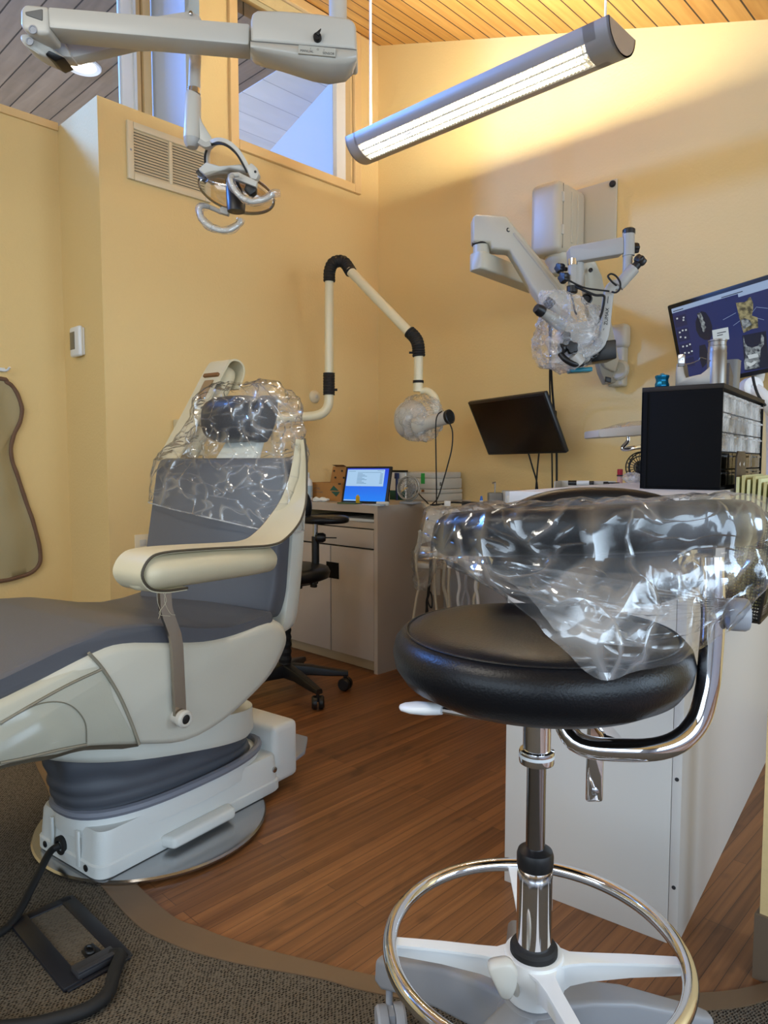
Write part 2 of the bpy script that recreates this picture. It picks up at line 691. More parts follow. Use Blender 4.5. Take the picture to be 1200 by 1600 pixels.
# carpet outside the curved vinyl strip
outer = [on_z(*q) for q in [(53, 1187), (71, 1235), (160, 1392), (196, 1433), (267, 1479), (358, 1508), (500, 1535), (560, 1552), (690, 1578), (830, 1596), (965, 1600), (1093, 1586), (1200, 1568)]]
inner = [on_z(*q) for q in [(77, 1191), (96, 1240), (204, 1392), (250, 1421), (317, 1456), (400, 1485), (500, 1510), (560, 1525), (690, 1549), (830, 1567), (955, 1572), (1067, 1560), (1200, 1540)]]
outer = [V((-3.2, 1.12, 0)), V((-2.8, 0.96, 0))] + outer + [V((-0.20, 1.66, 0))]
inner = [V((-3.2, 1.22, 0)), V((-2.8, 1.04, 0))] + inner + [V((-0.22, 1.72, 0))]
outer[4] = V((-1.80, 0.695, 0)); inner[4] = V((-1.80, 0.745, 0))
outer[3] = V((-2.10, 0.765, 0)); inner[3] = V((-2.08, 0.802, 0))
inner[2] = V((-2.36, 0.876, 0))
outer = spline(outer, 6)
inner = spline(inner, 6)
up = V((0, 0, 0.006))
b = B()
b.loft([[p + up for p in outer], [V((min(max(p.x + (p.x + 1.1) * 6, -3.26), 2.4), -2.6, 0.006)) for p in outer]], closed=False)
o = struct('floor_2', b, M['carpet'])
b = B()
b.loft([[V((p.x, p.y, 0.001)) for p in inner], [V((p.x, p.y, 0.008)) for p in inner], [V((p.x, p.y, 0.008)) for p in outer], [V((p.x, p.y, 0.001)) for p in outer]], closed=False)
struct('trim_1', b, M['strip'])

# ceiling: boards over the treatment room, sloping down to the right
b = B()
b.prism([(XF - 0.02, -2.7, zc(XF)), (-0.6, -2.7, zc(-0.6)), (2.5, -2.7, zc(-0.6)), (2.5, -2.7, zc(-0.6) + 0.1), (-0.6, -2.7, zc(-0.6) + 0.1), (XF - 0.02, -2.7, zc(XF) + 0.1)], (0, 5.75, 0))
struct('ceiling', b, M['ceil'])

# walls
b = B()
b.box(((XL - 0.35) / 1, (1.80 + YB) / 2, (zc(XL)) / 2), (0.001, 0.001, 0.001))
b = slab((-2.9, YB, 0), (2.5, YB + 0.1, 3.3))
b2 = B()
b2.prism([(-2.9, YB, 0), (2.5, YB, 0), (2.5, YB, zc(-0.6)), (-0.6, YB, zc(-0.6)), (-2.9, YB, zc(-2.9))], (0, 0.1, 0))
struct('wall_back', b2, M['wall'])
b = slab((XF, YRET, 0), (XL, YB + 0.1, ZL))                      # thick low part with its ledge
struct('wall_left', b, M['wall'])
# upper part with the high window
wy0, wy1, wz0, wz1 = 1.99, 2.735, 2.455, 3.20
b = B()
zt = zc(XL)
for y0, y1, z0, z1 in ((1.80, wy0, ZL, zt), (wy1, YB + 0.1, ZL, zt), (wy0, wy1, ZL, wz0), (wy0, wy1, wz1, zt)):
    b.box((XL - 0.06, (y0 + y1) / 2, (z0 + z1) / 2), (0.12, y1 - y0, z1 - z0))
struct('wall_left_upper', b, M['wall'])
b = slab((XF - 0.06, 1.80, ZL), (XL - 0.002, 1.84, zc(XF)))
struct('wall_return_upper', b, M['white_wall'])
b = slab((XF - 0.1, -2.7, 0), (XF, YRET + 0.05, ZL - 0.02))
struct('wall_left_far', b, M['wall'])
b = slab((XF - 0.1, -2.7, ZL - 0.02), (XF + 0.012, YRET - 0.002, ZL + 0.012))
struct('trim_2', b, M['trim'])
# frame at the end of the glazing over the far wall
b = B()
b.box((XF - 0.02, 1.755, 2.95), (0.05, 0.04, 1.06))
b.box((XF - 0.03, 1.72, 2.95), (0.03, 0.02, 1.06))
struct('trim_3', b, M['trim'])
b = B()
b.box((XF - 0.03, 1.668, 2.95), (0.04, 0.07, 1.06), bev=0.004)
b.box((XF - 0.01, 1.694, 2.95), (0.03, 0.012, 1.06))
struct('trim_4', b, M['whitetrim'])
b = slab((XF - 0.034, -2.6, ZL + 0.01), (XF - 0.028, 1.64, 3.35))
struct('window_1', b, M['pane'])
# high window frame and pane
b = B()
fw = 0.045
for y0, y1, z0, z1 in ((wy0 - fw, wy0, wz0 - fw, wz1 + fw), (wy1, wy1 + fw, wz0 - fw, wz1 + fw), (wy0, wy1, wz0 - fw, wz0), (wy0, wy1, wz1, wz1 + fw)):
    b.box((XL + 0.006, (y0 + y1) / 2, (z0 + z1) / 2), (0.028, y1 - y0, z1 - z0), bev=0.004)
for y0, y1, z0, z1 in ((wy0, wy0 + 0.012, wz0, wz1), (wy1 - 0.012, wy1, wz0, wz1), (wy0, wy1, wz0, wz0 + 0.012)):
    b.box((XL - 0.03, (y0 + y1) / 2, (z0 + z1) / 2), (0.05, y1 - y0, z1 - z0))
struct('trim_5', b, M['trim'])
b = B()
b.box((XL - 0.055, wy1 - 0.048, (wz0 + wz1) / 2), (0.02, 0.074, wz1 - wz0))
b.box((XL - 0.045, wy1 - 0.078, (wz0 + wz1) / 2), (0.02, 0.016, wz1 - wz0))
struct('trim_6', b, M['whitetrim'])
struct('window_2', slab((XL - 0.093, wy0, wz0), (XL - 0.087, wy1, wz1)), M['pane'])

# the neighbouring room seen through the glazing
Z2 = 3.34
p1, p2 = on_z(430, 238, Z2), on_z(515, 145, Z2)
q1 = on_z(372, 147, Z2)
b = B()
b.box((-6.4, q1.y / 2 - 1.4, Z2 + 0.04), (6.2, q1.y + 2.8, 0.08))
struct('ceiling_next_room', b, M['ceil2'])
b = B()
b.box((-6.4, q1.y + 2, Z2 + 0.035), (6.2, 4, 0.08))
struct('ceiling_next_room_white', b, M['ceil3'])
b = B()
dv = (p2 - p1).normalized()
a0, a1 = p1 - dv * 6, p2 + dv * 0.15
nn = V((dv.y, -dv.x, 0)) * 0.05
b.prism([V((a0.x, a0.y, 0)), V((a1.x, a1.y, 0)), V((a1.x, a1.y, Z2)), V((a0.x, a0.y, Z2))], nn)
struct('wall_next_room', b, M['white_wall'])
struct('wall_next_room_far', slab((-9.6, -2.8, 0), (-9.5, 8, Z2)), M['wall'])
struct('floor_next_room', slab((-9.6, -2.8, -0.08), (-3.6, 8, 0)), M['carpet'])

# wall end and baseboard at the right of the frame
struct('wall_right', slab((-0.374, 1.391, 0), (-0.10, 1.52, zc(-0.6) + 0.05)), M['wall'])
b = slab((-0.381, 1.384, 0), (-0.10, 1.391, 0.125))
b.box((-0.3775, 1.455, 0.0625), (0.007, 0.13, 0.125))
struct('baseboard_right', b, M['baseboard'])
# parts of the room behind the camera: walls with wide windows
b = B()
for x0, x1, z0, z1 in ((-3.26, -2.2, 0, 3.3), (1.6, 2.5, 0, 2.5), (-2.2, 1.6, 0, 0.8), (-2.2, 1.6, 2.25, 3.2)):
    b.box(((x0 + x1) / 2, -2.65, (z0 + z1) / 2), (x1 - x0, 0.1, z1 - z0))
struct('wall_front', b, M['white_wall'])
b = B()
for y0, y1, z0, z1 in ((-2.6, -1.6, 0, 2.5), (1.2, 1.6, 0, 2.5), (2.8, 2.93, 0, 2.5), (-1.6, 1.2, 0, 0.7), (-1.6, 1.2, 2.2, 2.5), (1.6, 2.8, 0, 0.7), (1.6, 2.8, 2.2, 2.5)):
    b.box((2.45, (y0 + y1) / 2, (z0 + z1) / 2), (0.1, y1 - y0, z1 - z0))
struct('wall_right_far', b, M['white_wall'])


# ================================================================== light
def area(name, loc, target, size, energy, color, size_y=None, spread=None):
    ld = bpy.data.lights.new(name, 'AREA')
    ld.energy = energy
    ld.color = color
    ld.size = size
    if size_y:
        ld.shape = 'RECTANGLE'
        ld.size_y = size_y
    if spread:
        ld.spread = spread
    lo = bpy.data.objects.new(name, ld)
    COL.objects.link(lo)
    lo.location = V(loc)
    lo.rotation_euler = (V(target) - V(loc)).to_track_quat('-Z', 'Y').to_euler()
    return lo


w = bpy.data.worlds.new('sky')
SC.world = w
w.use_nodes = True
bg = w.node_tree.nodes['Background']
bg.inputs[0].default_value = (0.62, 0.80, 1.0, 1)
bg.inputs[1].default_value = 1.3
area('daylight_rear_window', (-0.3, -2.55, 1.5), (-0.6, 1.5, 1.0), 3.6, 46, (0.72, 0.86, 1.0), 1.4)
area('daylight_side_window', (2.36, -0.2, 1.45), (-0.6, 0.8, 0.9), 2.7, 60, (0.66, 0.83, 1.0), 1.4)
area('daylight_next_room', (-4.2, -0.3, 3.14), (-3.05, 1.5, 2.3), 0.3, 140, (0.12, 0.33, 1.0))
area('daylight_far_side_window', (2.36, 2.2, 1.45), (-0.6, 2.2, 0.9), 1.1, 44, (0.62, 0.80, 1.0), 1.4)
area('fill_next_room', (-5.6, 1.8, 1.2), (-5.6, 1.9, 3.3), 2.4, 55, (1.0, 0.97, 0.92))  # unseen fill light added to brighten the neighbouring room's ceiling
area('warm_fill_overhead', (-1.2, -0.6, 2.42), (-1.3, -0.2, 0), 1.2, 24, (1.0, 0.94, 0.82), 0.3)  # added warm fill out of view, lifts the overall room light

vs = SC.view_settings
vs.view_transform = 'Standard'
vs.look = 'None'
vs.exposure = -0.12
vs.gamma = 1.0
vs.use_curve_mapping = False
SC.cycles.transparent_max_bounces = 32
SC.cycles.max_bounces = 10
SC.cycles.sample_clamp_indirect = 6.0

# ================================================================== pendant strip light
PA, PBt = V((-2.30, 2.24, 2.345)), V((-1.10, 2.24, 2.345))
t = thing('pendant_light', 'long silver strip lamp hung level below the board ceiling', 'light', (-1.70, 2.24, 2.30))
X = V((1, 0, 0))
y0 = 2.24
prof = []
W_, D_ = 0.095, 0.085
for i in range(17):
    a = PI + PI * i / 16
    prof.append((W_ * math.cos(a), D_ * math.sin(a)))


def shell(x0, x1, idx, inset=0.006):
    bb = B()
    pr = [prof[i] for i in idx]
    out = [(y, z) for y, z in pr]
    inn = [(y * (1 - inset / W_), z * (1 - inset / D_)) for y, z in reversed(pr)]
    ring = out + inn
    bb.loft([[V((x, y0 + y, 2.345 + z)) for y, z in ring] for x in (x0, x1)])
    return bb


# the camera-side louvre runs low on the -Y flank and the underside
LO, HI = 3, 8
obj('lower_shell', shell(PA.x + 0.05, PBt.x - 0.05, range(HI, 17)), M['lampgrey2'], t)
obj('upper_edge', shell(PA.x + 0.05, PBt.x - 0.05, range(0, LO + 1)), M['lampgrey2'], t)
for x0, x1, e in ((PA.x, PA.x + 0.06, 0), (PBt.x - 0.09, PBt.x, 1)):
    bb = shell(x0, x1, range(0, 17))
    xe = x0 + 0.004 if e == 0 else x1 - 0.004
    bb.loft([[V((xe + d, y0 + y, 2.345 + z)) for y, z in prof] for d in (-0.004, 0.004)])
    obj('end_cap', bb, M['lampgrey2'], t)
# louvre: chevron blades between side rails, bright tube behind
bl = B()
pl, ph = V((0, prof[LO][0], prof[LO][1])), V((0, prof[HI][0], prof[HI][1]))
x0, x1 = PA.x + 0.06, PBt.x - 0.09
n_l = 76
pm = [V((0, W_ * 0.97 * math.cos(PI + PI * (LO + (HI - LO) * k / 6) / 16), D_ * 0.97 * math.sin(PI + PI * (LO + (HI - LO) * k / 6) / 16))) for k in range(7)]
org = V((0, y0, 2.345))
for i in range(n_l):
    x = x0 + (x1 - x0) * (i + 0.5) / n_l
    for k in range(6):
        s0, s1 = (k / 6 - 0.5), ((k + 1) / 6 - 0.5)
        xa = x + abs(s0) * 0.012
        xb = x + abs(s1) * 0.012
        a, c = org + pm[k], org + pm[k + 1]
        inw = V((0, 0.010, 0.012))
        bl.loft([[a + V((xa, 0, 0)), a + V((xa + 0.002, 0, 0)), a + V((xa + 0.002, 0, 0)) + inw, a + V((xa, 0, 0)) + inw],
                 [c + V((xb, 0, 0)), c + V((xb + 0.002, 0, 0)), c + V((xb + 0.002, 0, 0)) + inw, c + V((xb, 0, 0)) + inw]])
for k in (0, 2, 4, 6):
    a = org + pm[k]
    bl.box(a + V(((x0 + x1) / 2, 0.004, 0.004)), (x1 - x0, 0.003, 0.006))
lv = obj('louvre', bl, M['louvre'], t, smooth=0)
b = B()
b.tube([(x0 + 0.01, y0 - 0.028, 2.305), (x1 - 0.01, y0 - 0.028, 2.305)], 0.010, 12)
obj('tube_lamp', b, M['lampglow'], t)
b = B()
b.loft([[org + V((x, 0.000, -0.022)), org + V((x, -0.080, 0.0)), org + V((x, -0.080, 0.002)), org + V((x, 0.0, -0.02))] for x in (x0, x1)])
obj('inner_reflector', b, M['louvre'], t)
b = B()
for dy in (-0.035, 0.035):
    b.tube([(x0, y0 + dy, 2.334), (x1, y0 + dy, 2.334)], 0.008, 12)
obj('uplight_tubes', b, M['tubeglow'], t)
b = B()
b.box(org + pm[3] + V((-1.98, 0.006, 0.008)), (0.03, 0.026, 0.004), m3=Matrix.Rotation(R_(38), 3, 'X'))
obj('sensor_window', b, M['white'], t)
for x in (-2.24, -1.16):
    b = B()
    b.tube([(x, y0, 2.33), (x, y0, zc(x))], 0.0055 if x < -2 else 0.004, 8)
    b.box((x, y0, 2.338), (0.03, 0.17, 0.012))
    obj('hanging_rod', b, M['white'], t)

# recessed downlight in the next room
p = on_z(130, 103, Z2)
t = thing('downlight', 'round lit recessed lamp in the grey boards above the glazing', 'light', p)
b = B()
b.lathe(p - V((0, 0, 0.012)), (0, 0, 1), [(0.070, 0.03), (0.075, 0.006), (0.098, 0.0), (0.104, 0.006), (0.104, 0.02)], 36, c0=False, c1=False)
obj('trim_ring', b, M['white'], t)
b = B()
b.lathe(p - V((0, 0, 0.006)), (0, 0, 1), [(0.068, 0), (0.072, 0.003)], 32)
obj('lens', b, M['spotglow'], t)

# vent grille
t = thing('vent_grille', 'cream louvred air vent grille high on the yellow wall', 'vent', (XL, 1.625, 2.13))
gy0, gy1, gz0, gz1 = 1.442, 1.835, 2.128, 2.362
b = B()
fr = 0.028
for ya, yb, za, zb in ((gy0 + fr, gy1 - fr, gz0, gz0 + fr), (gy0 + fr, gy1 - fr, gz1 - fr, gz1), (gy0, gy0 + fr, gz0, gz1), (gy1 - fr, gy1, gz0, gz1), ((gy0 + gy1) / 2 - 0.008, (gy0 + gy1) / 2 + 0.008, gz0 + fr, gz1 - fr)):
    b.box((XL + 0.008, (ya + yb) / 2, (za + zb) / 2), (0.016, yb - ya, zb - za), bev=0.003)
obj('frame', b, M['vent'], t)
b = B()
b.box((XL + 0.002, (gy0 + gy1) / 2, (gz0 + gz1) / 2), (0.003, gy1 - gy0 - 0.02, gz1 - gz0 - 0.02))
obj('backing', b, M['gap'], t)
b = B()
n_s = 15
for i in range(n_s):
    z = gz0 + fr + (gz1 - gz0 - 2 * fr) * (i + 0.5) / n_s
    b.box((XL + 0.008, (gy0 + gy1) / 2, z), (0.013, gy1 - gy0 - 2 * fr, 0.0018), m3=Matrix.Rotation(R_(56), 3, 'Y'))
obj('louvre_blades', b, M['vent'], t)
for y in (gy0 + 0.014, gy1 - 0.014):
    b = B()
    b.ell((XL + 0.016, y, (gz0 + gz1) / 2), (0.002, 0.005, 0.005), nu=10, nv=6)
    obj('screw', b, M['greyplastic'], t)

# thermostat on the return
pc = on_y(125, 535, YRET)
t = thing('thermostat', 'small white thermostat on the narrow return wall', 'thermostat', pc - V((0, 0, 0.06)))
b = B()
b.box(pc + V((0, -0.006, 0)), (0.105, 0.012, 0.118), bev=0.006)
b.box(pc + V((0.008, -0.018, 0)), (0.098, 0.022, 0.128), bev=0.011, seg=3)
obj('case', b, M['white'], t)
b = B()
b.box(pc + V((-0.008, -0.0295, 0.004)), (0.046, 0.002, 0.074), bev=0.001)
obj('screen', b, M['lcd'], t)

# round wall button, socket
pc = on_x(491, 620, XL)
t = thing('wall_button', 'small round cream disc on the yellow wall beside the pipe arm', 'button', pc - V((0, 0, 0.03)))
b = B()
b.lathe(pc, (1, 0, 0), [(0.034, 0), (0.034, 0.006), (0.03, 0.013), (0.02, 0.018), (0.001, 0.02)], 28)
obj('disc', b, M['vent'], t)
b = B()
b.lathe(pc + V((0.017, 0, 0)), (1, 0, 0), [(0.01, 0), (0.01, 0.005), (0.008, 0.006)], 16)
obj('push_knob', b, M['pale'], t)
pc = on_x(223, 856, XL)
t = thing('wall_socket', 'cream socket plate low on the wall behind the reclining chair', 'socket', pc - V((0, 0, 0.06)))
b = B()
b.box(pc + V((0.003, 0, 0)), (0.006, 0.075, 0.118), bev=0.002)
obj('plate', b, M['vent'], t)
b = B()
for dz in (-0.022, 0.022):
    b.box(pc + V((0.006, 0, dz)), (0.004, 0.03, 0.028), bev=0.003)
obj('socket_face', b, M['pale'], t)

# lead apron on its hook
hk = on_x(5, 578, XF)
t = thing('wall_hook', 'white plastic wall hook above the khaki apron', 'hook', hk - V((0, 0, 0.01)))
b = B()
b.box(hk + V((0.006, -0.06, 0)), (0.012, 0.13, 0.016), bev=0.003)
obj('rail', b, M['white'], t)
b = B()
b.tube([hk + V((0.01, -0.01, -0.004)), hk + V((0.03, 0.004, -0.004)), hk + V((0.045, 0.012, 0.008))], 0.005, 8, smooth=4)
obj('peg', b, M['white'], t)
ol = [(0, 592), (8, 597), (18, 604), (27, 620), (32, 640), (29, 660), (20, 680), (15, 700), (17, 720), (26, 745), (36, 775), (46, 805), (55, 835), (61, 865), (58, 884), (44, 896), (20, 903), (0, 907)]
edge = [on_x(x, y, XF) for x, y in ol]
yc = edge[0].y - 0.11
full = edge + [V((p.x, 2 * yc - p.y, p.z)) for p in reversed(edge)]
fu = spline(full, 4, loop=True)
zt_, zb_ = max(p.z for p in fu), min(p.z for p in fu)
t = thing('lead_apron', 'khaki fabric apron with a brown bound edge hanging on the wall', 'apron', (XF, yc, zb_))
cen = V((XF, yc, (zt_ + zb_) / 2))


def fold(p, k):
    q = V(p)
    q.x = XF + 0.012 + 0.022 * (1 - k ** 3) + 0.010 * math.sin(q.y * 34 + q.z * 5) * (0.3 + 0.7 * k) * (1 - k ** 8) + 0.010 * noise.noise(V((q.y * 9, q.z * 7, 2.0)))
    return q


b = B()
rings = []
for k in [0.02, 0.15, 0.3, 0.45, 0.6, 0.72, 0.83, 0.92, 1.0]:
    rings.append([fold(V((0, yc + (p.y - yc) * k, cen.z + (p.z - cen.z) * k)), k) for p in fu])
rings.append([V((XF + 0.003, r.y, r.z)) for r in rings[-1]])
b.loft(rings, c0=True, c1=False)
obj('cloth', b, M['apron'], t, smooth=80)
b = B()
hem = [V((fold(p, 1.0).x + 0.002 + 0.002 * math.sin(i * 1.3), p.y, p.z)) for i, p in enumerate(fu)]
b.tube(hem, 0.0085, 8, loop=True)
obj('bound_edge', b, M['apronhem'], t)

# ================================================================== dental chair
TH = R_(8.05)
CA = V((-math.sin(TH), math.cos(TH), 0))       # towards the head end
CN = V((math.cos(TH), math.sin(TH), 0))        # towards the visible side
CG = V((-1.681, 0.893, 0))


def cl(a, b_, z): return CG + CA * a + CN * b_ + V((0, 0, z))


def side(x, y, b_):
    p = onp(x, y, CG + CN * b_, CN) - CG
    return p.dot(CA), p.z


CM = Matrix((CA, CN, UP)).transposed()          # local (a,b,z) -> world
dc = thing('dental_chair', 'slate grey and white reclining dental chair on a round steel floor plate', 'dental chair', CG)


def across(prof, secs):
    """loft an (a,z) outline across b; secs = (b, scale, da, dz)"""
    ca = sum(p[0] for p in prof) / len(prof)
    cz = sum(p[1] for p in prof) / len(prof)
    bb = B()
    bb.loft([[cl(ca + (a - ca) * s[1], s[0], cz + (z - cz) * s[2]) for a, z in prof] for s in secs])
    return bb


def rnd(poly, r, n=4):
    """round the corners of a closed 2-D outline"""
    out = []
    k = len(poly)
    for i in range(k):
        p0, p1, p2 = V(poly[i - 1]), V(poly[i]), V(poly[(i + 1) % k])
        d0, d2 = p0 - p1, p2 - p1
        q = min(r, d0.length * 0.45, d2.length * 0.45)
        a, c = p1 + d0.normalized() * q, p1 + d2.normalized() * q
        for j in range(n + 1):
            t = j / n
            out.append(tuple(a * (1 - t) ** 2 + p1 * 2 * t * (1 - t) + c * t * t))
    return out


b = B()
fc = V((-1.711, 0.892, 0))
b.lathe(fc + V((0, 0, 0.0075)), (0, 0, 1), [(0.290, 0.0), (0.294, 0.002), (0.295, 0.007), (0.291, 0.011), (0.282, 0.012), (0.2, 0.0125)], 80)
obj('floor_plate', b, M['steel'], dc)

# base casing
b = B()
base_out = rnd([(-0.262, -0.137), (0.320, -0.137), (0.320, 0.137), (-0.262, 0.137)], 0.035, 5)
def rring(z, s, sb, da=0.0): return [cl(0.0115 + (a - 0.0115) * s + da, bb_ * sb, z) for a, bb_ in base_out]
b.loft([rring(0.022, 0.985, 0.98), rring(0.026, 1, 1), rring(0.052, 1.0, 1.0), rring(0.056, 0.985, 0.975), rring(0.118, 0.965, 0.955), rring(0.128, 0.95, 0.93)])
# oval riser under the bellows
def oval(ra, rb, z, ca=0.0, tilt=0.0, n=56, p=2.6):
    out = []
    for j in range(n):
        t = 2 * PI * j / n
        c, s = math.cos(t), math.sin(t)
        a = ca + ra * math.copysign(abs(c) ** (2 / p), c)
        out.append(cl(a, rb * math.copysign(abs(s) ** (2 / p), s), z + tilt * (a - ca)))
    return out
b.loft([oval(0.285, 0.142, 0.10, 0.02), oval(0.285, 0.142, 0.135, 0.02), oval(0.279, 0.137, 0.148, 0.02)])
bs = obj('base_casing', b, M['basew'], dc)
b = B()
b.prism([cl(0.300, -0.10, 0.03), cl(0.300, 0.125, 0.03), cl(0.300, 0.125, 0.20), cl(0.300, -0.10, 0.20)], CA * 0.10, bev=0.018, seg=3)
obj('rear_housing', b, M['basew'], dc)
b = B()
b.prism([cl(0.37, 0.0, 0.048), cl(0.37, 0.1, 0.048), cl(0.47, 0.085, 0.058), cl(0.485, 0.085, 0.095), cl(0.485, 0.02, 0.095), cl(0.47, 0.0, 0.058)], V((0, 0, 0.012)), bev=0.004)
obj('foot_pedal', b, M['greyplastic'], dc)
b = B()
b.prism([cl(-0.10, 0.13, 0.03), cl(0.12, 0.13, 0.03), cl(0.11, 0.172, 0.03), cl(-0.085, 0.172, 0.03)], V((0, 0, 0.03)), bev=0.01, seg=3)
obj('side_foot', b, M['basew'], dc)
for bb_ in (-0.055, 0.055):
    b = B()
    b.box(cl(-0.262, bb_, 0.078), (0.006, 0.012, 0.085), m3=CM, bev=0.002)
    obj('casing_rib', b, M['basew'], dc)
for bb_ in (-0.088, 0.085):
    b = B()
    b.lathe(cl(-0.258, bb_, 0.042), -CA, [(0.008, 0), (0.008, 0.006), (0.004, 0.008)], 12)
    obj('screw', b, M['black'], dc)
b = B()
b.lathe(cl(0.290, 0.130, 0.085), CN, [(0.008, 0), (0.008, 0.006), (0.004, 0.008)], 12)
obj('screw', b, M['steel'], dc)
b = B()
b.lathe(cl(-0.255, -0.022, 0.06), -CA, [(0.022, 0), (0.022, 0.009), (0.013, 0.011), (0.013, 0.002)], 20)
obj('cable_grommet', b, M['rubber'], dc)

b = B()
b.tube([p for p in oval(0.285, 0.142, 0.154, 0.02)], 0.011, 8, loop=True)
obj('bellows_rim', b, M['greyrim'], dc)
rings = []
nz = 34
for i in range(nz + 1):
    k = i / nz
    zz = 0.138 + 0.165 * k
    tl = -0.19 * k
    if k < 0.45:
        r = 1.0 + 0.022 * abs(math.sin(k / 0.45 * PI * 3))
    else:
        r = 1.0 - 0.05 * (k - 0.45) + 0.01 * math.sin(k * 22)
    rg = oval(0.270 * r, 0.126 * r, zz - 0.012 * k, 0.01 - 0.05 * k, tl, 90)
    if k > 0.25:
        rg = [p + (p - cl(-0.04, 0, p.z)).normalized() * (0.012 * noise.noise(V((p.x * 16, p.y * 16, p.z * 22))) * min(1, (k - 0.25) * 4)) for p in rg]
    rings.append(rg)
b = B()
b.loft(rings)
obj('bellows', b, M['bellows'], dc, smooth=60)

# carrier plate under the shell
b = B()
TLT = -0.19
b.loft([oval(0.265, 0.165, 0.262, -0.055, TLT), oval(0.300, 0.195, 0.268, -0.055, TLT), oval(0.312, 0.203, 0.285, -0.055, TLT), oval(0.310, 0.20, 0.345, -0.055, TLT)])
obj('carrier_plate', b, M['shellw'], dc, smooth=50)

sh = [side(x, y, 0.25) for x, y in [(0, 1195), (75, 1182), (130, 1168), (220, 1165), (290, 1160), (345, 1130), (390, 1090), (425, 1050), (445, 1010), (449, 987), (440, 971), (420, 966)]]
top = [(0.044, 0.552), (-0.054, 0.555), (-0.171, 0.578), (-0.27, 0.598), (-0.342, 0.592), (-0.513, 0.548), (-0.75, 0.505), (-1.02, 0.455)]
low = [(-1.05, 0.43), (-1.03, 0.40), (-0.85, 0.395), (-0.68, 0.413)]
shell_prof = sh + top + low
shs = spline([V((a, 0, z)) for a, z in shell_prof], 3, loop=True)
shs = [(p.x, p.z) for p in shs]
secs = [(-0.275, 0.90, 0.80), (-0.268, 0.955, 0.9), (-0.25, 0.985, 0.965), (-0.215, 1, 1), (0, 1, 1), (0.215, 1, 1), (0.25, 0.985, 0.965), (0.268, 0.955, 0.9), (0.275, 0.90, 0.80)]
obj('shell', across(shs, secs), M['cream'], dc, smooth=60)
# clear vinyl cover over the leg end with piped seams
lp = [p for p in shell_prof if p[0] < -0.25]
lp = [(-0.235, 0.358), (-0.252, 0.41), (-0.288, 0.49), (-0.325, 0.572)] + [p for p in top if p[0] < -0.35] + low + [p for p in sh if p[0] < -0.27]
lps = [(p.x, p.z) for p in spline([V((a, 0, z)) for a, z in lp], 3, loop=True)]
obj('leg_cover', across([(a, z) for a, z in lps], [(b_, s * 1.0, q * 1.0) for b_, s, q in ((-0.279, 0.93, 0.86), (-0.27, 0.97, 0.93), (-0.25, 1.0, 0.985), (0, 1.008, 1.02), (0.25, 1.0, 0.985), (0.27, 0.97, 0.93), (0.279, 0.93, 0.86))]), glass('vinyl_cover', (0.97, 0.97, 0.95, 1), 0.03, 0.12), dc, smooth=60)
sm = B()
for path, r in (([(138, 1020), (160, 1045), (185, 1085), (203, 1125), (217, 1163)], 0.0035), ([(158, 1046), (110, 1068), (60, 1095), (0, 1130)], 0.003), ([(135, 1160), (133, 1130), (118, 1108), (95, 1097), (60, 1100), (20, 1120), (0, 1133)], 0.0012), ([(0, 1192), (40, 1184), (90, 1172), (135, 1163)], 0.003)):
    sm = B()
    pts = []
    for x, y in path:
        a, z = side(x, y, 0.276)
        pts.append(cl(a, 0.277, z))
    sm.tube(pts, r, 6, smooth=5)
    obj('piped_seam', sm, mat('seam_piping', srgb(140, 134, 118), 0.5), dc)

# seat cushion
ct = [(-1.03, 0.478), (-0.75, 0.528), (-0.512, 0.577), (-0.40, 0.607), (-0.298, 0.626), (-0.198, 0.616), (-0.142, 0.602), (-0.06, 0.580), (0.018, 0.567), (0.09, 0.569), (0.165, 0.580)]
cb = [(0.168, 0.552), (0.044, 0.534), (-0.054, 0.538), (-0.171, 0.567), (-0.27, 0.586), (-0.342, 0.583), (-0.513, 0.538), (-1.03, 0.440)]
cps = rnd(ct + cb, 0.010, 2)
secs = [(-0.262, 0.985, 0.9), (-0.255, 0.996, 0.97), (-0.24, 1, 1), (0.24, 1, 1), (0.255, 0.996, 0.97), (0.262, 0.985, 0.9)]
obj('seat_cushion', across(cps, secs), M['greypad'], dc, smooth=60)

# backrest pad and its shell
def back(u, v, d):
    """u -1..1 across, v 0..1 up, d depth behind the front"""
    b_ = 0.232 * u
    a = 0.150 + 0.062 * v + 0.028 * u * (1.4 - 0.6 * v) + d
    return cl(a, b_, 0.545 + 0.425 * v)


rp = rnd([(-1.0, 0.0), (0.93, 0.0), (1.0, 0.15), (1.0, 1.0), (-1.0, 1.0)], 0.09, 5)
b = B()
b.loft([[back(u * 0.975, 0.5 + (v - 0.5) * 0.975, -0.002) for u, v in rp], [back(u * 0.995, 0.5 + (v - 0.5) * 0.99, 0.004) for u, v in rp], [back(u, v, 0.014) for u, v in rp], [back(u, v, 0.05) for u, v in rp], [back(u * 0.98, 0.5 + (v - 0.5) * 0.98, 0.06) for u, v in rp]])
obj('backrest_pad', b, M['greypad'], dc, smooth=50)
b = B()
rp2 = rnd([(-1.0, -0.10), (1.0, -0.10), (1.04, 0.2), (1.04, 0.9), (0.9, 0.97), (-0.9, 0.97), (-1.0, 0.9), (-1.0, 0.2)], 0.12, 5)
b.loft([[back(u, v, 0.045) for u, v in rp2], [back(u * 1.02, 0.5 + (v - 0.5) * 1.01, 0.06) for u, v in rp2], [back(u * 1.0, 0.5 + (v - 0.5) * 0.99, 0.09) for u, v in rp2], [back(u * 0.9, 0.5 + (v - 0.5) * 0.95, 0.115) for u, v in rp2], [back(u * 0.6, 0.5 + (v - 0.5) * 0.8, 0.13) for u, v in rp2]])
obj('backrest_shell', b, M['shellw'], dc, smooth=60)

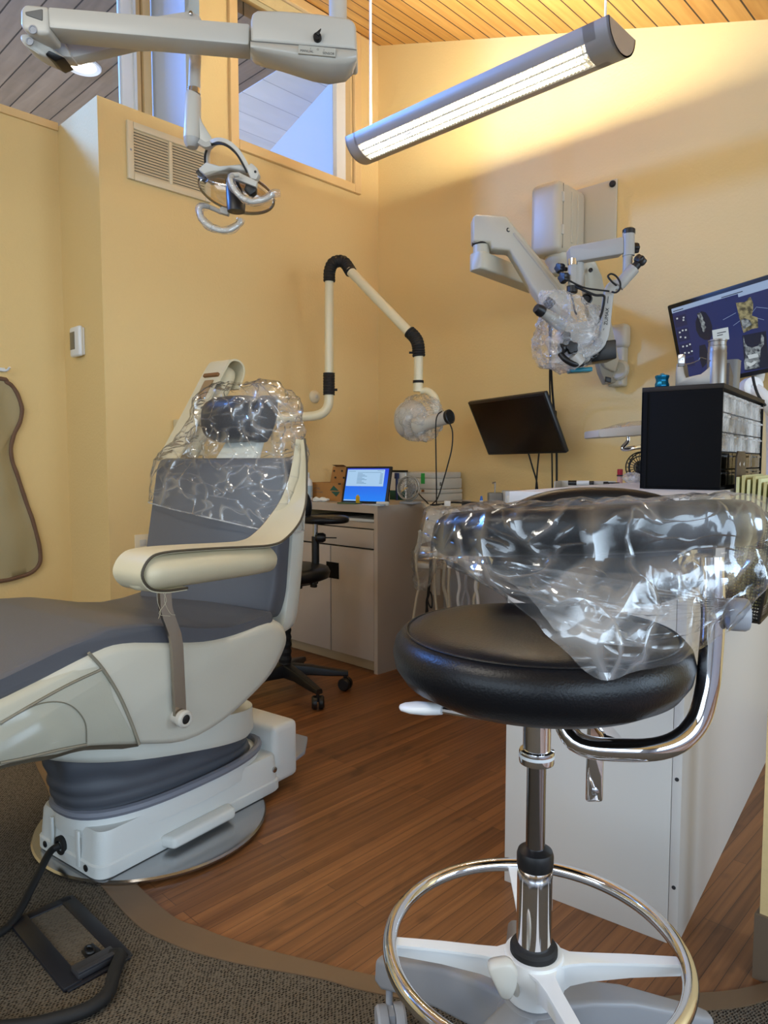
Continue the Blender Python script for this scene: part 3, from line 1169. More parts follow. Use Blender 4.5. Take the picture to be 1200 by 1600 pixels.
# armrest on the visible side
b = B()
arm = [(-0.272, 0.735, 0.026), (-0.264, 0.735, 0.034), (-0.24, 0.736, 0.0385), (-0.1, 0.733, 0.038), (0.03, 0.729, 0.036), (0.088, 0.727, 0.033), (0.104, 0.727, 0.022)]
b.loft([[cl(a, 0.306 + 0.050 * (r / 0.036) * math.cos(2 * PI * j / 24), z + r * math.sin(2 * PI * j / 24)) for j in range(24)] for a, z, r in arm])
obj('armrest_pad', b, M['creamarm'], dc, smooth=60)
sp = spline([V((a, 0, z)) for a, z in [(-0.17, 0.696), (-0.225, 0.698), (-0.262, 0.709), (-0.279, 0.737), (-0.262, 0.766), (-0.225, 0.776), (-0.12, 0.773), (0.0, 0.766), (0.07, 0.764), (0.12, 0.775), (0.175, 0.805), (0.222, 0.850), (0.252, 0.905), (0.272, 0.965), (0.284, 1.02)]], 5)
def sling(p, k): return 0.046 + 0.010 * math.sin(PI * min(1, max(0, k - 0.45) / 0.4)) - 0.034 * max(0, k - 0.72) / 0.28
def slb(k): return 0.298 - 0.05 * max(0, k - 0.6) / 0.4
b = B()
rings = []
for i, p in enumerate(sp):
    q = sp[min(i + 1, len(sp) - 1)] - sp[max(i - 1, 0)]
    q.normalize()
    nrm = V((-q.z, 0, q.x))
    w_ = sling(p, i / len(sp))
    sag = 0.012 * max(0, (i / len(sp) - 0.6)) * 2.5
    rg = []
    for t_, h in ((-1, 0.004), (-0.5, 0.004 - sag), (0, 0.005 - sag), (0.5, 0.004 - sag), (1, 0.004), (1, -0.003), (0.5, -0.003 - sag), (0, -0.003 - sag), (-0.5, -0.003 - sag), (-1, -0.003)):
        rg.append(cl(p.x - nrm.x * h * -1, slb(i / len(sp)) + w_ * t_, p.z + nrm.z * h))
    rings.append(rg)
b.loft(rings)
obj('armrest_sling', b, M['creamarm'], dc, smooth=50)
for sgn in (-1, 1):
    b = B()
    b.tube([cl(p.x, slb(i / len(sp)) + sgn * (sling(p, i / len(sp)) + 0.001), p.z + 0.001) for i, p in enumerate(sp)], 0.0028, 6)
    obj('sling_piping', b, M['carddark'] if sgn < 0 else mat('dark_piping', srgb(70, 62, 48), 0.6), dc)
bar = [(-0.185, 0.702), (-0.183, 0.650), (-0.178, 0.632), (-0.160, 0.585), (-0.156, 0.560), (-0.152, 0.433), (-0.152, 0.398)]
b = B()
def barring(i):
    p = V((bar[i][0], bar[i][1]))
    q = V(bar[min(i + 1, len(bar) - 1)]) - V(bar[max(i - 1, 0)])
    q.normalize()
    n2 = V((-q.y, q.x))
    return [cl(p.x + n2.x * h, 0.287 + w_, p.y + n2.y * h) for h, w_ in ((-0.0145, -0.004), (0.0145, -0.004), (0.0145, 0.004), (-0.0145, 0.004))]
b.loft([barring(i) for i in range(len(bar))])
obj('armrest_bar', b, mat('worn_steel', (0.42, 0.36, 0.30, 1), 0.22, 1.0), dc, smooth=20)
b = B()
b.lathe(cl(-0.152, 0.272, 0.402), CN, [(0.016, 0), (0.016, 0.022), (0.019, 0.023), (0.0195, 0.034), (0.015, 0.038), (0.011, 0.038), (0.010, 0.035)], 28)
kb = obj('pivot_knob', b, M['pale'], dc)
b = B()
b.lathe(cl(-0.152, 0.302, 0.402), CN, [(0.0105, 0), (0.0105, 0.006), (0.008, 0.007)], 20)
obj('knob_screw', b, M['black'], kb)
# threads hanging from the worn sling end
for k in range(3):
    b = B()
    a0 = -0.235 + 0.012 * k
    b.tube([cl(a0, 0.33, 0.698), cl(a0 + 0.01 * math.sin(k * 2), 0.332, 0.675), cl(a0 + 0.008 * math.cos(k * 3), 0.33, 0.655 - 0.004 * k), cl(a0 + 0.02 * math.sin(k), 0.333, 0.642)], 0.0004, 5, smooth=4)
    obj('loose_thread', b, M['creamarm'], dc)

# far armrest folded up behind the back
f0, f1 = V((0.335, 0, 0.98)), V((0.515, 0, 1.262))
dv = (f1 - f0).normalized()
nv = V((-dv.z, 0, dv.x))
b = B()
rings = []
for k, r in ((0, 0.030), (0.02, 0.036), (0.3, 0.036), (0.8, 0.034), (0.95, 0.032), (1.0, 0.026), (1.02, 0.014)):
    c = f0 + (f1 - f0) * k
    rings.append([cl(c.x + nv.x * r * math.sin(2 * PI * j / 20), -0.29 + 0.042 * (r / 0.036) * math.cos(2 * PI * j / 20), c.z + nv.z * r * math.sin(2 * PI * j / 20)) for j in range(20)])
b.loft(rings)
obj('armrest_pad', b, M['creamarm'], dc, smooth=60)
pth = [f0 + nv * 0.048 - dv * 0.05, f0 + nv * 0.046, f0 + (f1 - f0) * 0.5 + nv * 0.043, f0 + (f1 - f0) * 0.9 + nv * 0.042, f1 + nv * 0.034 + dv * 0.012, f1 + dv * 0.03, f1 - nv * 0.028 + dv * 0.012, f1 - nv * 0.04 - dv * 0.05]
sp2 = spline(pth, 5)
b = B()
rings = []
for i, p in enumerate(sp2):
    q = (sp2[min(i + 1, len(sp2) - 1)] - sp2[max(i - 1, 0)]).normalized()
    n2 = V((-q.z, 0, q.x))
    rings.append([cl(p.x + n2.x * h, -0.29 + w_, p.z + n2.z * h) for w_, h in ((-0.05, -0.003), (0.05, -0.003), (0.05, 0.003), (-0.05, 0.003))])
b.loft(rings)
obj('armrest_sling', b, M['creamarm'], dc, smooth=40)
b = B()
mtx = Matrix((dv.x * CA + V((0, 0, dv.z)), CN, nv.x * CA + V((0, 0, nv.z)))).transposed()
c = f0 + (f1 - f0) * 0.66 + nv * 0.047
b.box(cl(c.x, -0.285, c.z), (0.075, 0.042, 0.006), m3=mtx, bev=0.002)
obj('strap_plate', b, mat('brown_plate', srgb(150, 122, 84), 0.5), dc)
b = B()
c = f0 + (f1 - f0) * 0.83 + nv * 0.050
b.box(cl(c.x, -0.285, c.z), (0.012, 0.07, 0.01), m3=mtx, bev=0.002)
obj('strap_buckle', b, M['carddark'], dc)

# headrest
M['headpad'] = mat('charcoal_leatherette', srgb(46, 48, 56), 0.42, bump=0.06, bscale=220)
hc = onp(365, 655, CG - CN * 0.02, CN) - CG
ha, hz = hc.dot(CA), hc.z
b = B()
rings = []
for b_, s in ((-0.100, 0.45), (-0.095, 0.72), (-0.082, 0.90), (-0.055, 1.0), (0, 1.02), (0.045, 1.0), (0.072, 0.94), (0.085, 0.80), (0.09, 0.5)):
    rings.append([cl(ha + 0.005 + 0.062 * s * math.copysign(abs(math.cos(2 * PI * j / 32)) ** 0.8, math.cos(2 * PI * j / 32)), b_ - 0.02, hz + 0.066 * s * math.copysign(abs(math.sin(2 * PI * j / 32)) ** 0.8, math.sin(2 * PI * j / 32))) for j in range(32)])
b.loft(rings)
obj('headrest_pad', b, M['headpad'], dc, smooth=70)
wpx = [(401, 688), (404, 650), (413, 628), (420, 617), (437, 618), (436, 650), (428, 676), (420, 692)]
b = B()
b.prism([onp(x, y, CG + CN * 0.10, CN) for x, y in wpx], CN * -0.045, bev=0.010, seg=3)
obj('headrest_wing', b, M['headpad'], dc, smooth=50)
b = B()
b.prism([cl(ha + 0.06, -0.05, hz + 0.02), cl(ha + 0.06, 0.05, hz + 0.02), cl(0.245, 0.09, 0.92), cl(0.245, -0.09, 0.92)], CA * 0.03 + V((0, 0, 0.0)), bev=0.006)
obj('headrest_bracket', b, M['shellw'], dc, smooth=50)

# clear bag over the headrest and top of the back
def bagring(z, b0, b1, a0, a1, n=96):
    out = []
    for j in range(n):
        t_ = 2 * PI * j / n
        c, s = math.cos(t_), math.sin(t_)
        u = math.copysign(abs(c) ** 0.55, c)
        w_ = math.copysign(abs(s) ** 0.55, s)
        out.append(cl((a0 + a1) / 2 + (a1 - a0) / 2 * w_ + 0.03 * u * 1.0 + 0.0, (b0 + b1) / 2 + (b1 - b0) / 2 * u, z))
    return out


keys = [(0.812, -0.242, 0.262, 0.155, 0.285), (0.90, -0.245, 0.265, 0.165, 0.295), (0.965, -0.246, 0.26, 0.180, 0.315), (1.0, -0.20, 0.245, 0.19, 0.33), (1.04, -0.15, 0.22, 0.20, 0.345), (1.09, -0.115, 0.20, 0.205, 0.36), (1.135, -0.095, 0.175, 0.21, 0.37), (1.165, -0.07, 0.150, 0.235, 0.365), (1.185, -0.03, 0.11, 0.27, 0.34)]
kk = []
for i in range(len(keys) - 1):
    for j in range(7):
        f_ = j / 7
        kk.append(tuple(keys[i][q] * (1 - f_) + keys[i + 1][q] * f_ for q in range(5)))
kk.append(keys[-1])
b = B()
rings = []
for i, k in enumerate(kk):
    rg = bagring(*k)
    # the hem slants down towards the head side
    if i < 14:
        f_ = 1 - i / 14
        rg = [p + V((0, 0, 0.035 * f_ * (-(p - CG).dot(CN) / 0.25))) for p in rg]
    rings.append(rg)
b.loft(rings, c0=False)
def keepf(co):
    q = co - CG
    return 1.0 if q.z > 0.98 else 0.45
b.crumple(0.011, 11, 4.0, keep=keepf)
o = obj('plastic_headrest_cover', b, M['filmwarm'], None, smooth=28)
hem = [v.co.copy() for v in o.data.vertices][:96]
tag(o, 'clear crinkled plastic bag pulled over the grey headrest', 'plastic cover')
WORLD[o.name] = V(o.location)
b = B()
b.tube(hem, 0.0022, 6, loop=True)
obj('hem', b, M['filmdense'], o)

# ================================================================== cords and floor box by the chair
def cord(name, label, pts, r, m=None, cat='cable', group=None, n=8, sm=6):
    bb = B()
    bb.tube(pts, r, n, smooth=sm)
    oo = obj(name, bb, m or M['rubber'], None, smooth=60)
    tag(oo, label, cat, group)
    return oo


gz = cl(-0.275, -0.022, 0.055)
cord('power_cord', 'black cord running from the white chair base across the carpet', [cl(-0.262, -0.022, 0.06), cl(-0.285, -0.026, 0.052), gz.lerp(on_z(20, 1440, 0.016), 0.5) + UP * 0.006, on_z(20, 1440, 0.016), on_z(-20, 1470, 0.0145), on_z(-90, 1520, 0.0145)], 0.0085)

cs = [on_z(x, y, 0.006) for x, y in [(18, 1444), (108, 1402), (205, 1497), (103, 1550)]]
cc = sum(cs, V()) / 4
ex = ((cs[1] - cs[0]) + (cs[2] - cs[3])).normalized()
# square the plate up: long side runs from cs1 to cs2
ey = ((cs[2] - cs[1]) + (cs[3] - cs[0])).normalized()
wx = ((cs[1] - cs[0]).length + (cs[2] - cs[3]).length) / 2
wy = ((cs[2] - cs[1]).length + (cs[3] - cs[0]).length) / 2
t = thing('floor_box', 'black framed floor box with a carpet lid set in the carpet', 'floor box', (cc.x, cc.y, 0.006))


def fb(u, v, z): return V((cc.x, cc.y, z)) + ex * (u * wx / 2) + ey * (v * wy / 2)


b = B()
ang = math.atan2(ex.y, ex.x)
def rail(u0, v0, u1, v1, w_, z1, m_=0.003):
    bb = B()
    d = (fb(u1, v1, 0) - fb(u0, v0, 0)).normalized()
    n_ = V((-d.y, d.x, 0)) * w_ / 2
    p0_, p1_ = fb(u0, v0, 0.0062), fb(u1, v1, 0.0062)
    bb.prism([p0_ - n_, p1_ - n_, p1_ + n_, p0_ + n_], V((0, 0, z1)), bev=m_)
    return bb
for (u0, v0, u1, v1, w_, h) in ((-0.80, -1, -0.80, 1, 0.036, 0.009), (0.86, -1, 0.86, 1, 0.03, 0.005), (-1, -0.95, 1, -0.95, 0.022, 0.005), (-1, 0.93, 1, 0.93, 0.03, 0.005)):
    obj('frame_rail', rail(u0, v0, u1, v1, w_, h), mat('black_blue_plastic', srgb(26, 27, 34), 0.45), t)
b = B()
b.prism([fb(-0.68, -0.86, 0.0062), fb(0.74, -0.86, 0.0062), fb(0.74, 0.80, 0.0062), fb(-0.68, 0.80, 0.0062)], V((0, 0, 0.003)))
obj('carpet_lid', b, M['carpet'], t, smooth=0)
b = B()
b.prism([fb(-0.62, 0.72, 0.012), fb(0.66, 0.72, 0.012), fb(0.66, 0.98, 0.012), fb(-0.62, 0.98, 0.012)], V((0, 0, 0.012)), bev=0.003)
b.prism([fb(-0.62, 0.90, 0.024), fb(0.66, 0.90, 0.024), fb(0.66, 0.98, 0.024), fb(-0.62, 0.98, 0.024)], V((0, 0, 0.004)), bev=0.001)
obj('cable_flap', b, mat('worn_black_plastic', srgb(50, 50, 54), 0.5), t)
b = B()
b.prism([fb(0.0, 0.42, 0.0092), fb(0.42, 0.38, 0.0092), fb(0.46, 0.60, 0.0092), fb(0.22, 0.68, 0.0092), fb(-0.04, 0.62, 0.0092)], V((0, 0, 0.005)), bev=0.002)
b.tube([fb(0.05 + 0.14 + 0.13 * math.cos(a * 2 * PI / 16), 0.52 + 0.09 * math.sin(a * 2 * PI / 16), 0.016) for a in range(16)], 0.003, 6, loop=True)
obj('lid_handle', b, M['black'], t)
f0 = fb(0.5, 0.98, 0.016)
cord('black_conduit', 'thick dark conduit curving out of the floor box over the carpet', [fb(0.52, 0.86, 0.016), fb(0.66, 1.0, 0.020), on_z(178, 1520, 0.022), on_z(170, 1550, 0.02), on_z(140, 1575, 0.019), on_z(90, 1592, 0.019), on_z(30, 1604, 0.019), on_z(-80, 1612, 0.019)], 0.0125)

# ================================================================== foreground stool
HB = RT * 0.211 + FW * 0.955


def st(r, f_, z): return HB + RT * r + FW * f_ + V((0, 0, z))
def zat(x, y, d=0.955): return at(x, y, d).z


SM = Matrix((RT, FW, UP)).transposed()
stl = thing('operator_stool', 'black padded operator stool with chrome foot ring and plastic wrapped arm pad', 'stool', HB)
# moulded star base
M['stoolgrey'] = mat('stool_base_grey', srgb(142, 143, 147), 0.4)
b = B()
b.lathe(st(0, 0, 0.12), (0, 0, 1), [(0.03, 0), (0.05, 0.0), (0.055, 0.02), (0.052, 0.06), (0.042, 0.085), (0.03, 0.09)], 32)
obj('base_hub', b, M['stoolgrey'], stl)
LEGA = [14, 84, 138, 224, 298]
for k, dg in enumerate(LEGA):
    a = R_(dg)
    dx, dy = math.cos(a), math.sin(a)
    nx, ny = -dy, dx
    b = B()
    rings = []
    for r, w_, zt, zb in ((0.03, 0.032, 0.205, 0.130), (0.08, 0.032, 0.200, 0.130), (0.15, 0.027, 0.182, 0.118), (0.22, 0.022, 0.153, 0.100), (0.275, 0.019, 0.130, 0.080), (0.292, 0.014, 0.122, 0.082)):
        sec = rnd([(-w_, zb), (w_, zb), (w_ * 0.8, zt), (-w_ * 0.8, zt)], 0.008, 3)
        rings.append([st(dx * r + nx * s, dy * r + ny * s, z) for s, z in sec])
    b.loft(rings)
    lg = obj('base_leg', b, M['stoolgrey'], stl, smooth=50)
    ce = st(dx * 0.272, dy * 0.272, 0.0)
    sw = R_(dg + 90 + [20, 70, -38, 10, 40][k])
    sx = RT * math.cos(sw) + FW * math.sin(sw)       # wheel axle direction
    rl = V((-sx.y, sx.x, 0))
    wc = ce + rl * 0.014 + V((0, 0, 0.027))
    b = B()
    for s in (-1, 1):
        b.lathe(wc + sx * (s * 0.006), sx * s, [(0.012, 0), (0.026, 0.0), (0.027, 0.004), (0.027, 0.014), (0.024, 0.018), (0.010, 0.0185)], 28)
    b.box(wc + V((0, 0, 0.004)), (0.010, 0.03, 0.036), rz=math.atan2(sx.y, sx.x))
    b.cyl(ce + V((0, 0, 0.04)), ce + V((0, 0, 0.095)), 0.006, 12)
    obj('castor', b, M['greyplastic'], lg)
# column
zz = lambda y: zat(835, y)
b = B()
b.lathe(st(0, 0, 0.10), (0, 0, 1), [(0.0245, 0.02), (0.0245, zz(1352) - 0.10)], 40)
obj('column_sleeve', b, M['chrome'], stl)
b = B()
b.lathe(st(0, 0, 0), (0, 0, 1), [(0.0135, zz(1354)), (0.0245, zz(1353)), (0.0254, zz(1350)), (0.0254, zz(1334)), (0.0235, zz(1328)), (0.0135, zz(1323))], 36)
obj('column_collar', b, M['black'], stl)
b = B()
b.lathe(st(0, 0, 0), (0, 0, 1), [(0.0132, zz(1340)), (0.0132, zz(1180))], 32)
obj('gas_cylinder', b, mat('dark_chrome', (0.34, 0.34, 0.36, 1), 0.12, 1.0), stl)
b = B()
b.lathe(st(0, 0, 0), (0, 0, 1), [(0.0135, zz(1192)), (0.0235, zz(1191)), (0.0242, zz(1188)), (0.0242, zz(1174)), (0.0235, zz(1171)), (0.0190, zz(1170)), (0.0190, 0.665)], 36)
obj('upper_collar', b, M['chrome'], stl)
b = B()
b.lathe(st(0, 0, 0), (0, 0, 1), [(0.0238, zz(1182)), (0.0247, zz(1181)), (0.0247, zz(1177)), (0.0238, zz(1176))], 36)
obj('collar_band', b, M['white'], stl)
# foot ring and its white spider
ZR = 0.28
b = B()
b.tube([st(0.203 * math.cos(2 * PI * i / 96), 0.203 * math.sin(2 * PI * i / 96), ZR) for i in range(96)], 0.0105, 16, loop=True)
obj('foot_ring', b, M['chrome'], stl)
b = B()
b.lathe(st(0, 0, 0), (0, 0, 1), [(0.0265, 0.208), (0.038, 0.210), (0.043, 0.225), (0.043, 0.262), (0.040, 0.272), (0.0265, 0.273)], 36)
obj('spider_hub', b, M['white'], stl)
b = B()
b.lathe(st(0, 0, 0), (0, 0, 1), [(0.0247, 0.268), (0.033, 0.270), (0.033, 0.280), (0.030, 0.284), (0.0247, 0.285)], 36)
obj('hub_gasket', b, M['rubber'], stl)
b = B()
b.lathe(st(0, 0, 0), (0, 0, 1), [(0.028, 0.196), (0.034, 0.197), (0.036, 0.202), (0.034, 0.209), (0.028, 0.209)], 24)
obj('lower_gasket', b, M['rubber'], stl)
for dg in (177, -9, -82, 88):
    a = R_(dg)
    dx, dy = math.cos(a), math.sin(a)
    nx, ny = -dy, dx
    b = B()
    rings = []
    for r, w_, zt, zb in ((0.036, 0.020, 0.268, 0.222), (0.05, 0.013, 0.268, 0.232), (0.075, 0.0105, 0.271, 0.240), (0.13, 0.0095, 0.276, 0.252), (0.196, 0.0085, 0.280, 0.262)):
        rings.append([st(dx * r + nx * s, dy * r + ny * s, z) for s, z in ((-w_ * 0.6, zb), (w_ * 0.6, zb), (w_ * 0.7, zt - 0.006), (w_, zt - 0.004), (w_, zt), (-w_, zt), (-w_, zt - 0.004), (-w_ * 0.7, zt - 0.006))])
    b.loft(rings)
    obj('ring_spoke', b, M['white'], stl, smooth=30)
kc = at(783, 1527, 0.895)
b = B()
kp = rnd([(-0.023, 0.022), (0.010, 0.028), (0.022, 0.014), (0.020, -0.010), (0.012, -0.028), (0.0, -0.026)], 0.014, 4)
kf = lambda s, d: [kc + RT * (u * s) + UP * (v * s) + FW * d for u, v in kp]
b.loft([kf(0.8, -0.010), kf(0.96, -0.007), kf(1, 0), kf(0.92, 0.008), kf(0.5, 0.012)])
b.cyl(kc + FW * 0.008 + V((0, 0, 0.004)), st(-0.02, -0.02, 0.22), 0.007, 12)
obj('ring_clamp_knob', b, M['pale'], stl, smooth=60)

# seat
b = B()
b.lathe(st(0, 0, 0), (0, 0, 1), [(0.02, 0.653), (0.13, 0.652), (0.163, 0.655), (0.184, 0.667), (0.1955, 0.684), (0.199, 0.702), (0.195, 0.718), (0.187, 0.727), (0.181, 0.7305), (0.178, 0.7300), (0.174, 0.7335), (0.15, 0.738), (0.10, 0.742), (0.05, 0.744), (0.0, 0.7445)], 96)
se = obj('seat', b, M['blackpad'], stl, smooth=50)
b = B()
b.tube([st(0.1805 * math.cos(2 * PI * i / 96), 0.1805 * math.sin(2 * PI * i / 96), 0.7308) for i in range(96)], 0.0016, 6, loop=True)
obj('seat_piping', b, M['blackpad'], se)
b = B()
b.box(st(0, 0, 0.644), (0.15, 0.13, 0.018), m3=SM, bev=0.004)
obj('seat_plate', b, M['steel'], stl)
# height lever
b = B()
l0, l1, l2 = on_z(775, 1124, 0.648), on_z(690, 1109, 0.645), on_z(628, 1104, 0.640)
b.tube([st(-0.02, 0, 0.655), l0, l1], 0.0042, 8)
lv = obj('lever_rod', b, M['chrome'], stl)
b = B()
dl = (l2 - l1).normalized()
dn = V((-dl.y, dl.x, 0))
rings = []
for k, w_, h in ((-0.02, 0.007, 0.006), (0.1, 0.009, 0.007), (0.35, 0.014, 0.008), (0.7, 0.016, 0.007), (0.95, 0.011, 0.005), (1.04, 0.004, 0.003)):
    c = l1 + (l2 - l1) * k
    rings.append([c + dn * (w_ * math.cos(2 * PI * j / 16)) + UP * (h * math.sin(2 * PI * j / 16)) for j in range(16)])
b.loft(rings)
pd = obj('lever_paddle', b, M['white'], stl, smooth=60)

# arm tube and backrest post
b = B()
b.tube([st(0.02, -0.01, 0.648), at(900, 1158, 0.905), at(985, 1172, 0.870), at(1050, 1163, 0.862), at(1088, 1130, 0.868), at(1104, 1080, 0.872), at(1110, 1030, 0.876), at(1114, 960, 0.88), at(1112, 870, 0.885)], 0.0145, 20, smooth=6)
obj('arm_tube', b, M['chrome'], stl)
b = B()
c0 = at(928, 1252, 1.10)
c1 = at(931, 1120, 1.10)
b.box((c0 + c1) / 2, (0.027, 0.010, (c1 - c0).length), m3=SM, bev=0.0045, seg=3)
b.box(c1 + V((0, 0, -0.004)) - FW * 0.04, (0.027, 0.12, 0.010), m3=SM, bev=0.003)
po = obj('backrest_post', b, M['chrome'], stl)
b = B()
b.lathe(c0 + V((0, 0, 0.018)) - FW * 0.005, -FW, [(0.006, 0), (0.006, 0.002), (0.003, 0.003)], 14)
obj('post_screw', b, M['steel'], po)
# backrest pad
bc = at(924, 858, 1.19)
b = B()
rings = []
for d, s in ((-0.028, 0.80), (-0.024, 0.92), (-0.012, 0.985), (0, 1.0), (0.014, 0.98), (0.026, 0.9), (0.03, 0.75)):
    rg = []
    for j in range(64):
        t_ = 2 * PI * j / 64
        u = 0.185 * s * math.copysign(abs(math.cos(t_)) ** 0.85, math.cos(t_))
        v = 0.105 * s * math.copysign(abs(math.sin(t_)) ** 0.85, math.sin(t_))
        rg.append(bc + RT * u + UP * v + FW * (d - 1.4 * u * u - 0.10 * v))
    rings.append(rg)
b.loft(rings)
obj('backrest_pad', b, M['blackpad'], stl, smooth=60)
b = B()
b.prism([bc + FW * 0.02 + RT * 0.02 - UP * 0.05, bc + FW * 0.02 - RT * 0.02 - UP * 0.05, bc + FW * 0.02 - RT * 0.014 + UP * -0.20, bc + FW * 0.02 + RT * 0.014 - UP * 0.20], FW * 0.012, bev=0.003)
obj('backrest_bracket', b, M['chrome'], stl)
# padded arm
pp = [at(694, 836, 0.95), at(760, 832, 0.885), at(850, 829, 0.845), at(940, 827, 0.83), at(1040, 822, 0.835), at(1110, 818, 0.855), at(1168, 816, 0.895)]
ps = spline(pp, 6)
b = B()
rings = []
npp = len(ps)
ARMSEC = []
for i, p in enumerate(ps):
    d = ps[min(i + 1, npp - 1)] - ps[max(i - 1, 0)]
    d.z = 0
    d.normalize()
    n_ = V((-d.y, d.x, 0))
    if n_.dot(FW) < 0:
        n_ = -n_
    ARMSEC.append((p, n_))
    s = 1.0
    if i == 0: s = 0.45
    if i == 1: s = 0.85
    if i == npp - 1: s = 0.5
    if i == npp - 2: s = 0.88
    rg = []
    for j in range(28):
        t_ = 2 * PI * j / 28
        c, q = math.cos(t_), math.sin(t_)
        rg.append(p + n_ * (0.035 * s * math.copysign(abs(c) ** 0.7, c)) + UP * (0.029 * s * math.copysign(abs(q) ** 0.7, q)))
    rings.append(rg)
b.loft(rings)
obj('arm_pad', b, M['blackpad'], stl, smooth=60)
b = B()
gk = at(1150, 960, 0.866)
gx = (RT * 0.93 - FW * 0.25).normalized()
b.lathe(gk - gx * 0.010, gx, [(0.012, -0.004), (0.0195, 0.0), (0.0205, 0.006), (0.0205, 0.020), (0.0185, 0.024), (0.010, 0.025)], 32)
obj('arm_clamp_knob', b, M['greyplastic'], stl)

# loose clear bag over the padded arm
hem_px = [(690, 872, 0.93), (738, 890, 0.88), (800, 940, 0.80), (865, 1003, 0.765), (935, 1062, 0.742), (1000, 1049, 0.75), (1060, 1032, 0.775), (1110, 1006, 0.81), (1148, 975, 0.84), (1172, 940, 0.87)]
hems = spline([at(*q) for q in hem_px], 8)
NU = 64
b = B()
rings = []
for i in range(NU + 1):
    u = i / NU
    fi = u * (npp - 1)
    k = min(int(fi), npp - 2)
    f_ = fi - k
    p = ARMSEC[k][0].lerp(ARMSEC[k + 1][0], f_)
    n_ = ARMSEC[k][1].lerp(ARMSEC[k + 1][1], f_)
    ext = 0.0
    if u > 0.93:
        ext = (u - 0.93) / 0.07
    p = p + RT * (0.006 * ext)
    fi = u * (len(hems) - 1)
    k = min(int(fi), len(hems) - 2)
    h = hems[k].lerp(hems[k + 1], fi - k)
    sg = []
    fb_ = p - n_ * 0.042 - UP * 0.028
    for j in range(17):
        f_ = j / 16
        q = h.lerp(fb_, f_) - n_ * (0.016 * math.sin(PI * f_) * (1 if u > 0.15 else u / 0.15))
        sg.append(q)
    for j in range(1, 16):
        t_ = PI + PI * 0.0 - PI * j / 16 * 1.0
        c, s = math.cos(t_), math.sin(t_)
        sg.append(p + n_ * (0.044 * math.copysign(abs(c) ** 0.7, c)) + UP * (-0.028 * (1 - j / 16 * 1.0) * 0 + 0.037 * abs(s) ** 0.7 - 0.028 * (1 - abs(s) ** 0.7)))
    bb_ = p + n_ * 0.044 - UP * 0.028
    hb = h + n_ * 0.03 + UP * 0.012
    if 0.1 < u < 0.95:
        hb = hb.lerp(p - UP * 0.075 + n_ * 0.035, 0.55)
    for j in range(11):
        f_ = j / 10
        sg.append(bb_.lerp(hb, f_))
    rings.append(sg)
# gather the right-hand end
last = rings[-1]
cen = sum(last, V()) / len(last)
for s, push in ((0.9, 0.003), (0.7, 0.006), (0.4, 0.008), (0.1, 0.009)):
    rings.append([cen + (q - cen) * s + RT * push for q in last])
first = rings[0]
cen0 = sum(first, V()) / len(first)
pre = [[cen0 + (q - cen0) * s - RT * push for q in first] for s, push in ((0.1, 0.006), (0.5, 0.005), (0.85, 0.003))]
b.loft(pre + rings, closed=False)
b.crumple(0.0055, 15, 2.0)
o = obj('plastic_arm_cover', b, M['film'], None, smooth=26)
tag(o, 'loose clear plastic bag draped over the stool\'s padded arm', 'plastic cover')
WORLD[o.name] = V(o.location)
# the slack of the bag is pulled into pleats towards the clamp knob
kn_ = at(1146, 950, 0.845)
lf = spline([at(706, 868, 0.90), at(760, 888, 0.85), at(815, 925, 0.80), at(868, 985, 0.765)], 14)
b = B()
rings = []
nL = len(lf)
for i in range(31):
    f_ = i / 30
    row = []
    for j, q in enumerate(lf):
        g = j / (nL - 1)
        e = kn_ + UP * (0.016 * (0.5 - g))
        p = q.lerp(e, f_)
        sag = math.sin(PI * f_) * (-0.012 + 0.03 * (0.5 - g))
        pl = 0.0045 * math.sin(g * 62 + 2.0 * math.sin(f_ * 5 + g * 3)) * (0.25 + 0.75 * f_) + 0.006 * noise.noise(V((p.x * 22, p.y * 22, p.z * 22)))
        row.append(p + UP * sag - FW * pl + UP * pl * 0.5)
    rings.append(row)
b.loft(rings, closed=False)
obj('gathered_fold', b, film('clear_film_pleated', 0.30, 0.8, 0.13, 12, seed=5, crease=0.35), o, smooth=60)

# ================================================================== corner desk
DX1, DY0, DZ = -2.206, 2.245, 0.764
dk = thing('corner_desk', 'grey laminate desk with one drawer and two doors in the corner', 'desk', ((XL + DX1) / 2, (DY0 + YB) / 2, 0))
b = B()
b.box((DX1 - 0.011, (DY0 + YB) / 2, DZ / 2), (0.022, YB - DY0 - 0.002, DZ))
obj('end_panel', b, M['melamine'], dk)
b = B()
b.box(((XL + DX1) / 2 - 0.011, (DY0 + YB) / 2 + 0.003, DZ - 0.018), (DX1 - XL - 0.024, YB - DY0 - 0.01, 0.036))
obj('desk_top', b, M['melamine'], dk)
b = B()
b.box(((XL + DX1) / 2, (DY0 + YB) / 2 + 0.03, 0.36), (DX1 - XL - 0.05, YB - DY0 - 0.08, 0.60))
obj('carcass', b, M['gap'], dk)
xa, xb = XL + 0.012, DX1 - 0.024
fy = DY0 + 0.012
zz = lambda x, y: on_y(x, y, DY0).z
z_sh1, z_sh0 = zz(575, 817), zz(575, 826)
b = B()
b.box(((xa + xb) / 2, DY0 + 0.02, (z_sh1 + z_sh0) / 2), (xb - xa, 0.03, z_sh1 - z_sh0))
b.box(((xa + xb) / 2, DY0 + 0.3, z_sh1 - 0.008), (xb - xa, 0.56, 0.016))
obj('shelf_rail', b, M['melamine'], dk)
z1, z0 = zz(575, 828), zz(575, 857)
b = B()
b.box(((xa + xb) / 2, fy, (z1 + z0) / 2), (xb - xa - 0.004, 0.02, z1 - z0), bev=0.002)
dr = obj('drawer', b, M['melamine'], dk)
zd1, zd0 = z0 - 0.007, 0.055
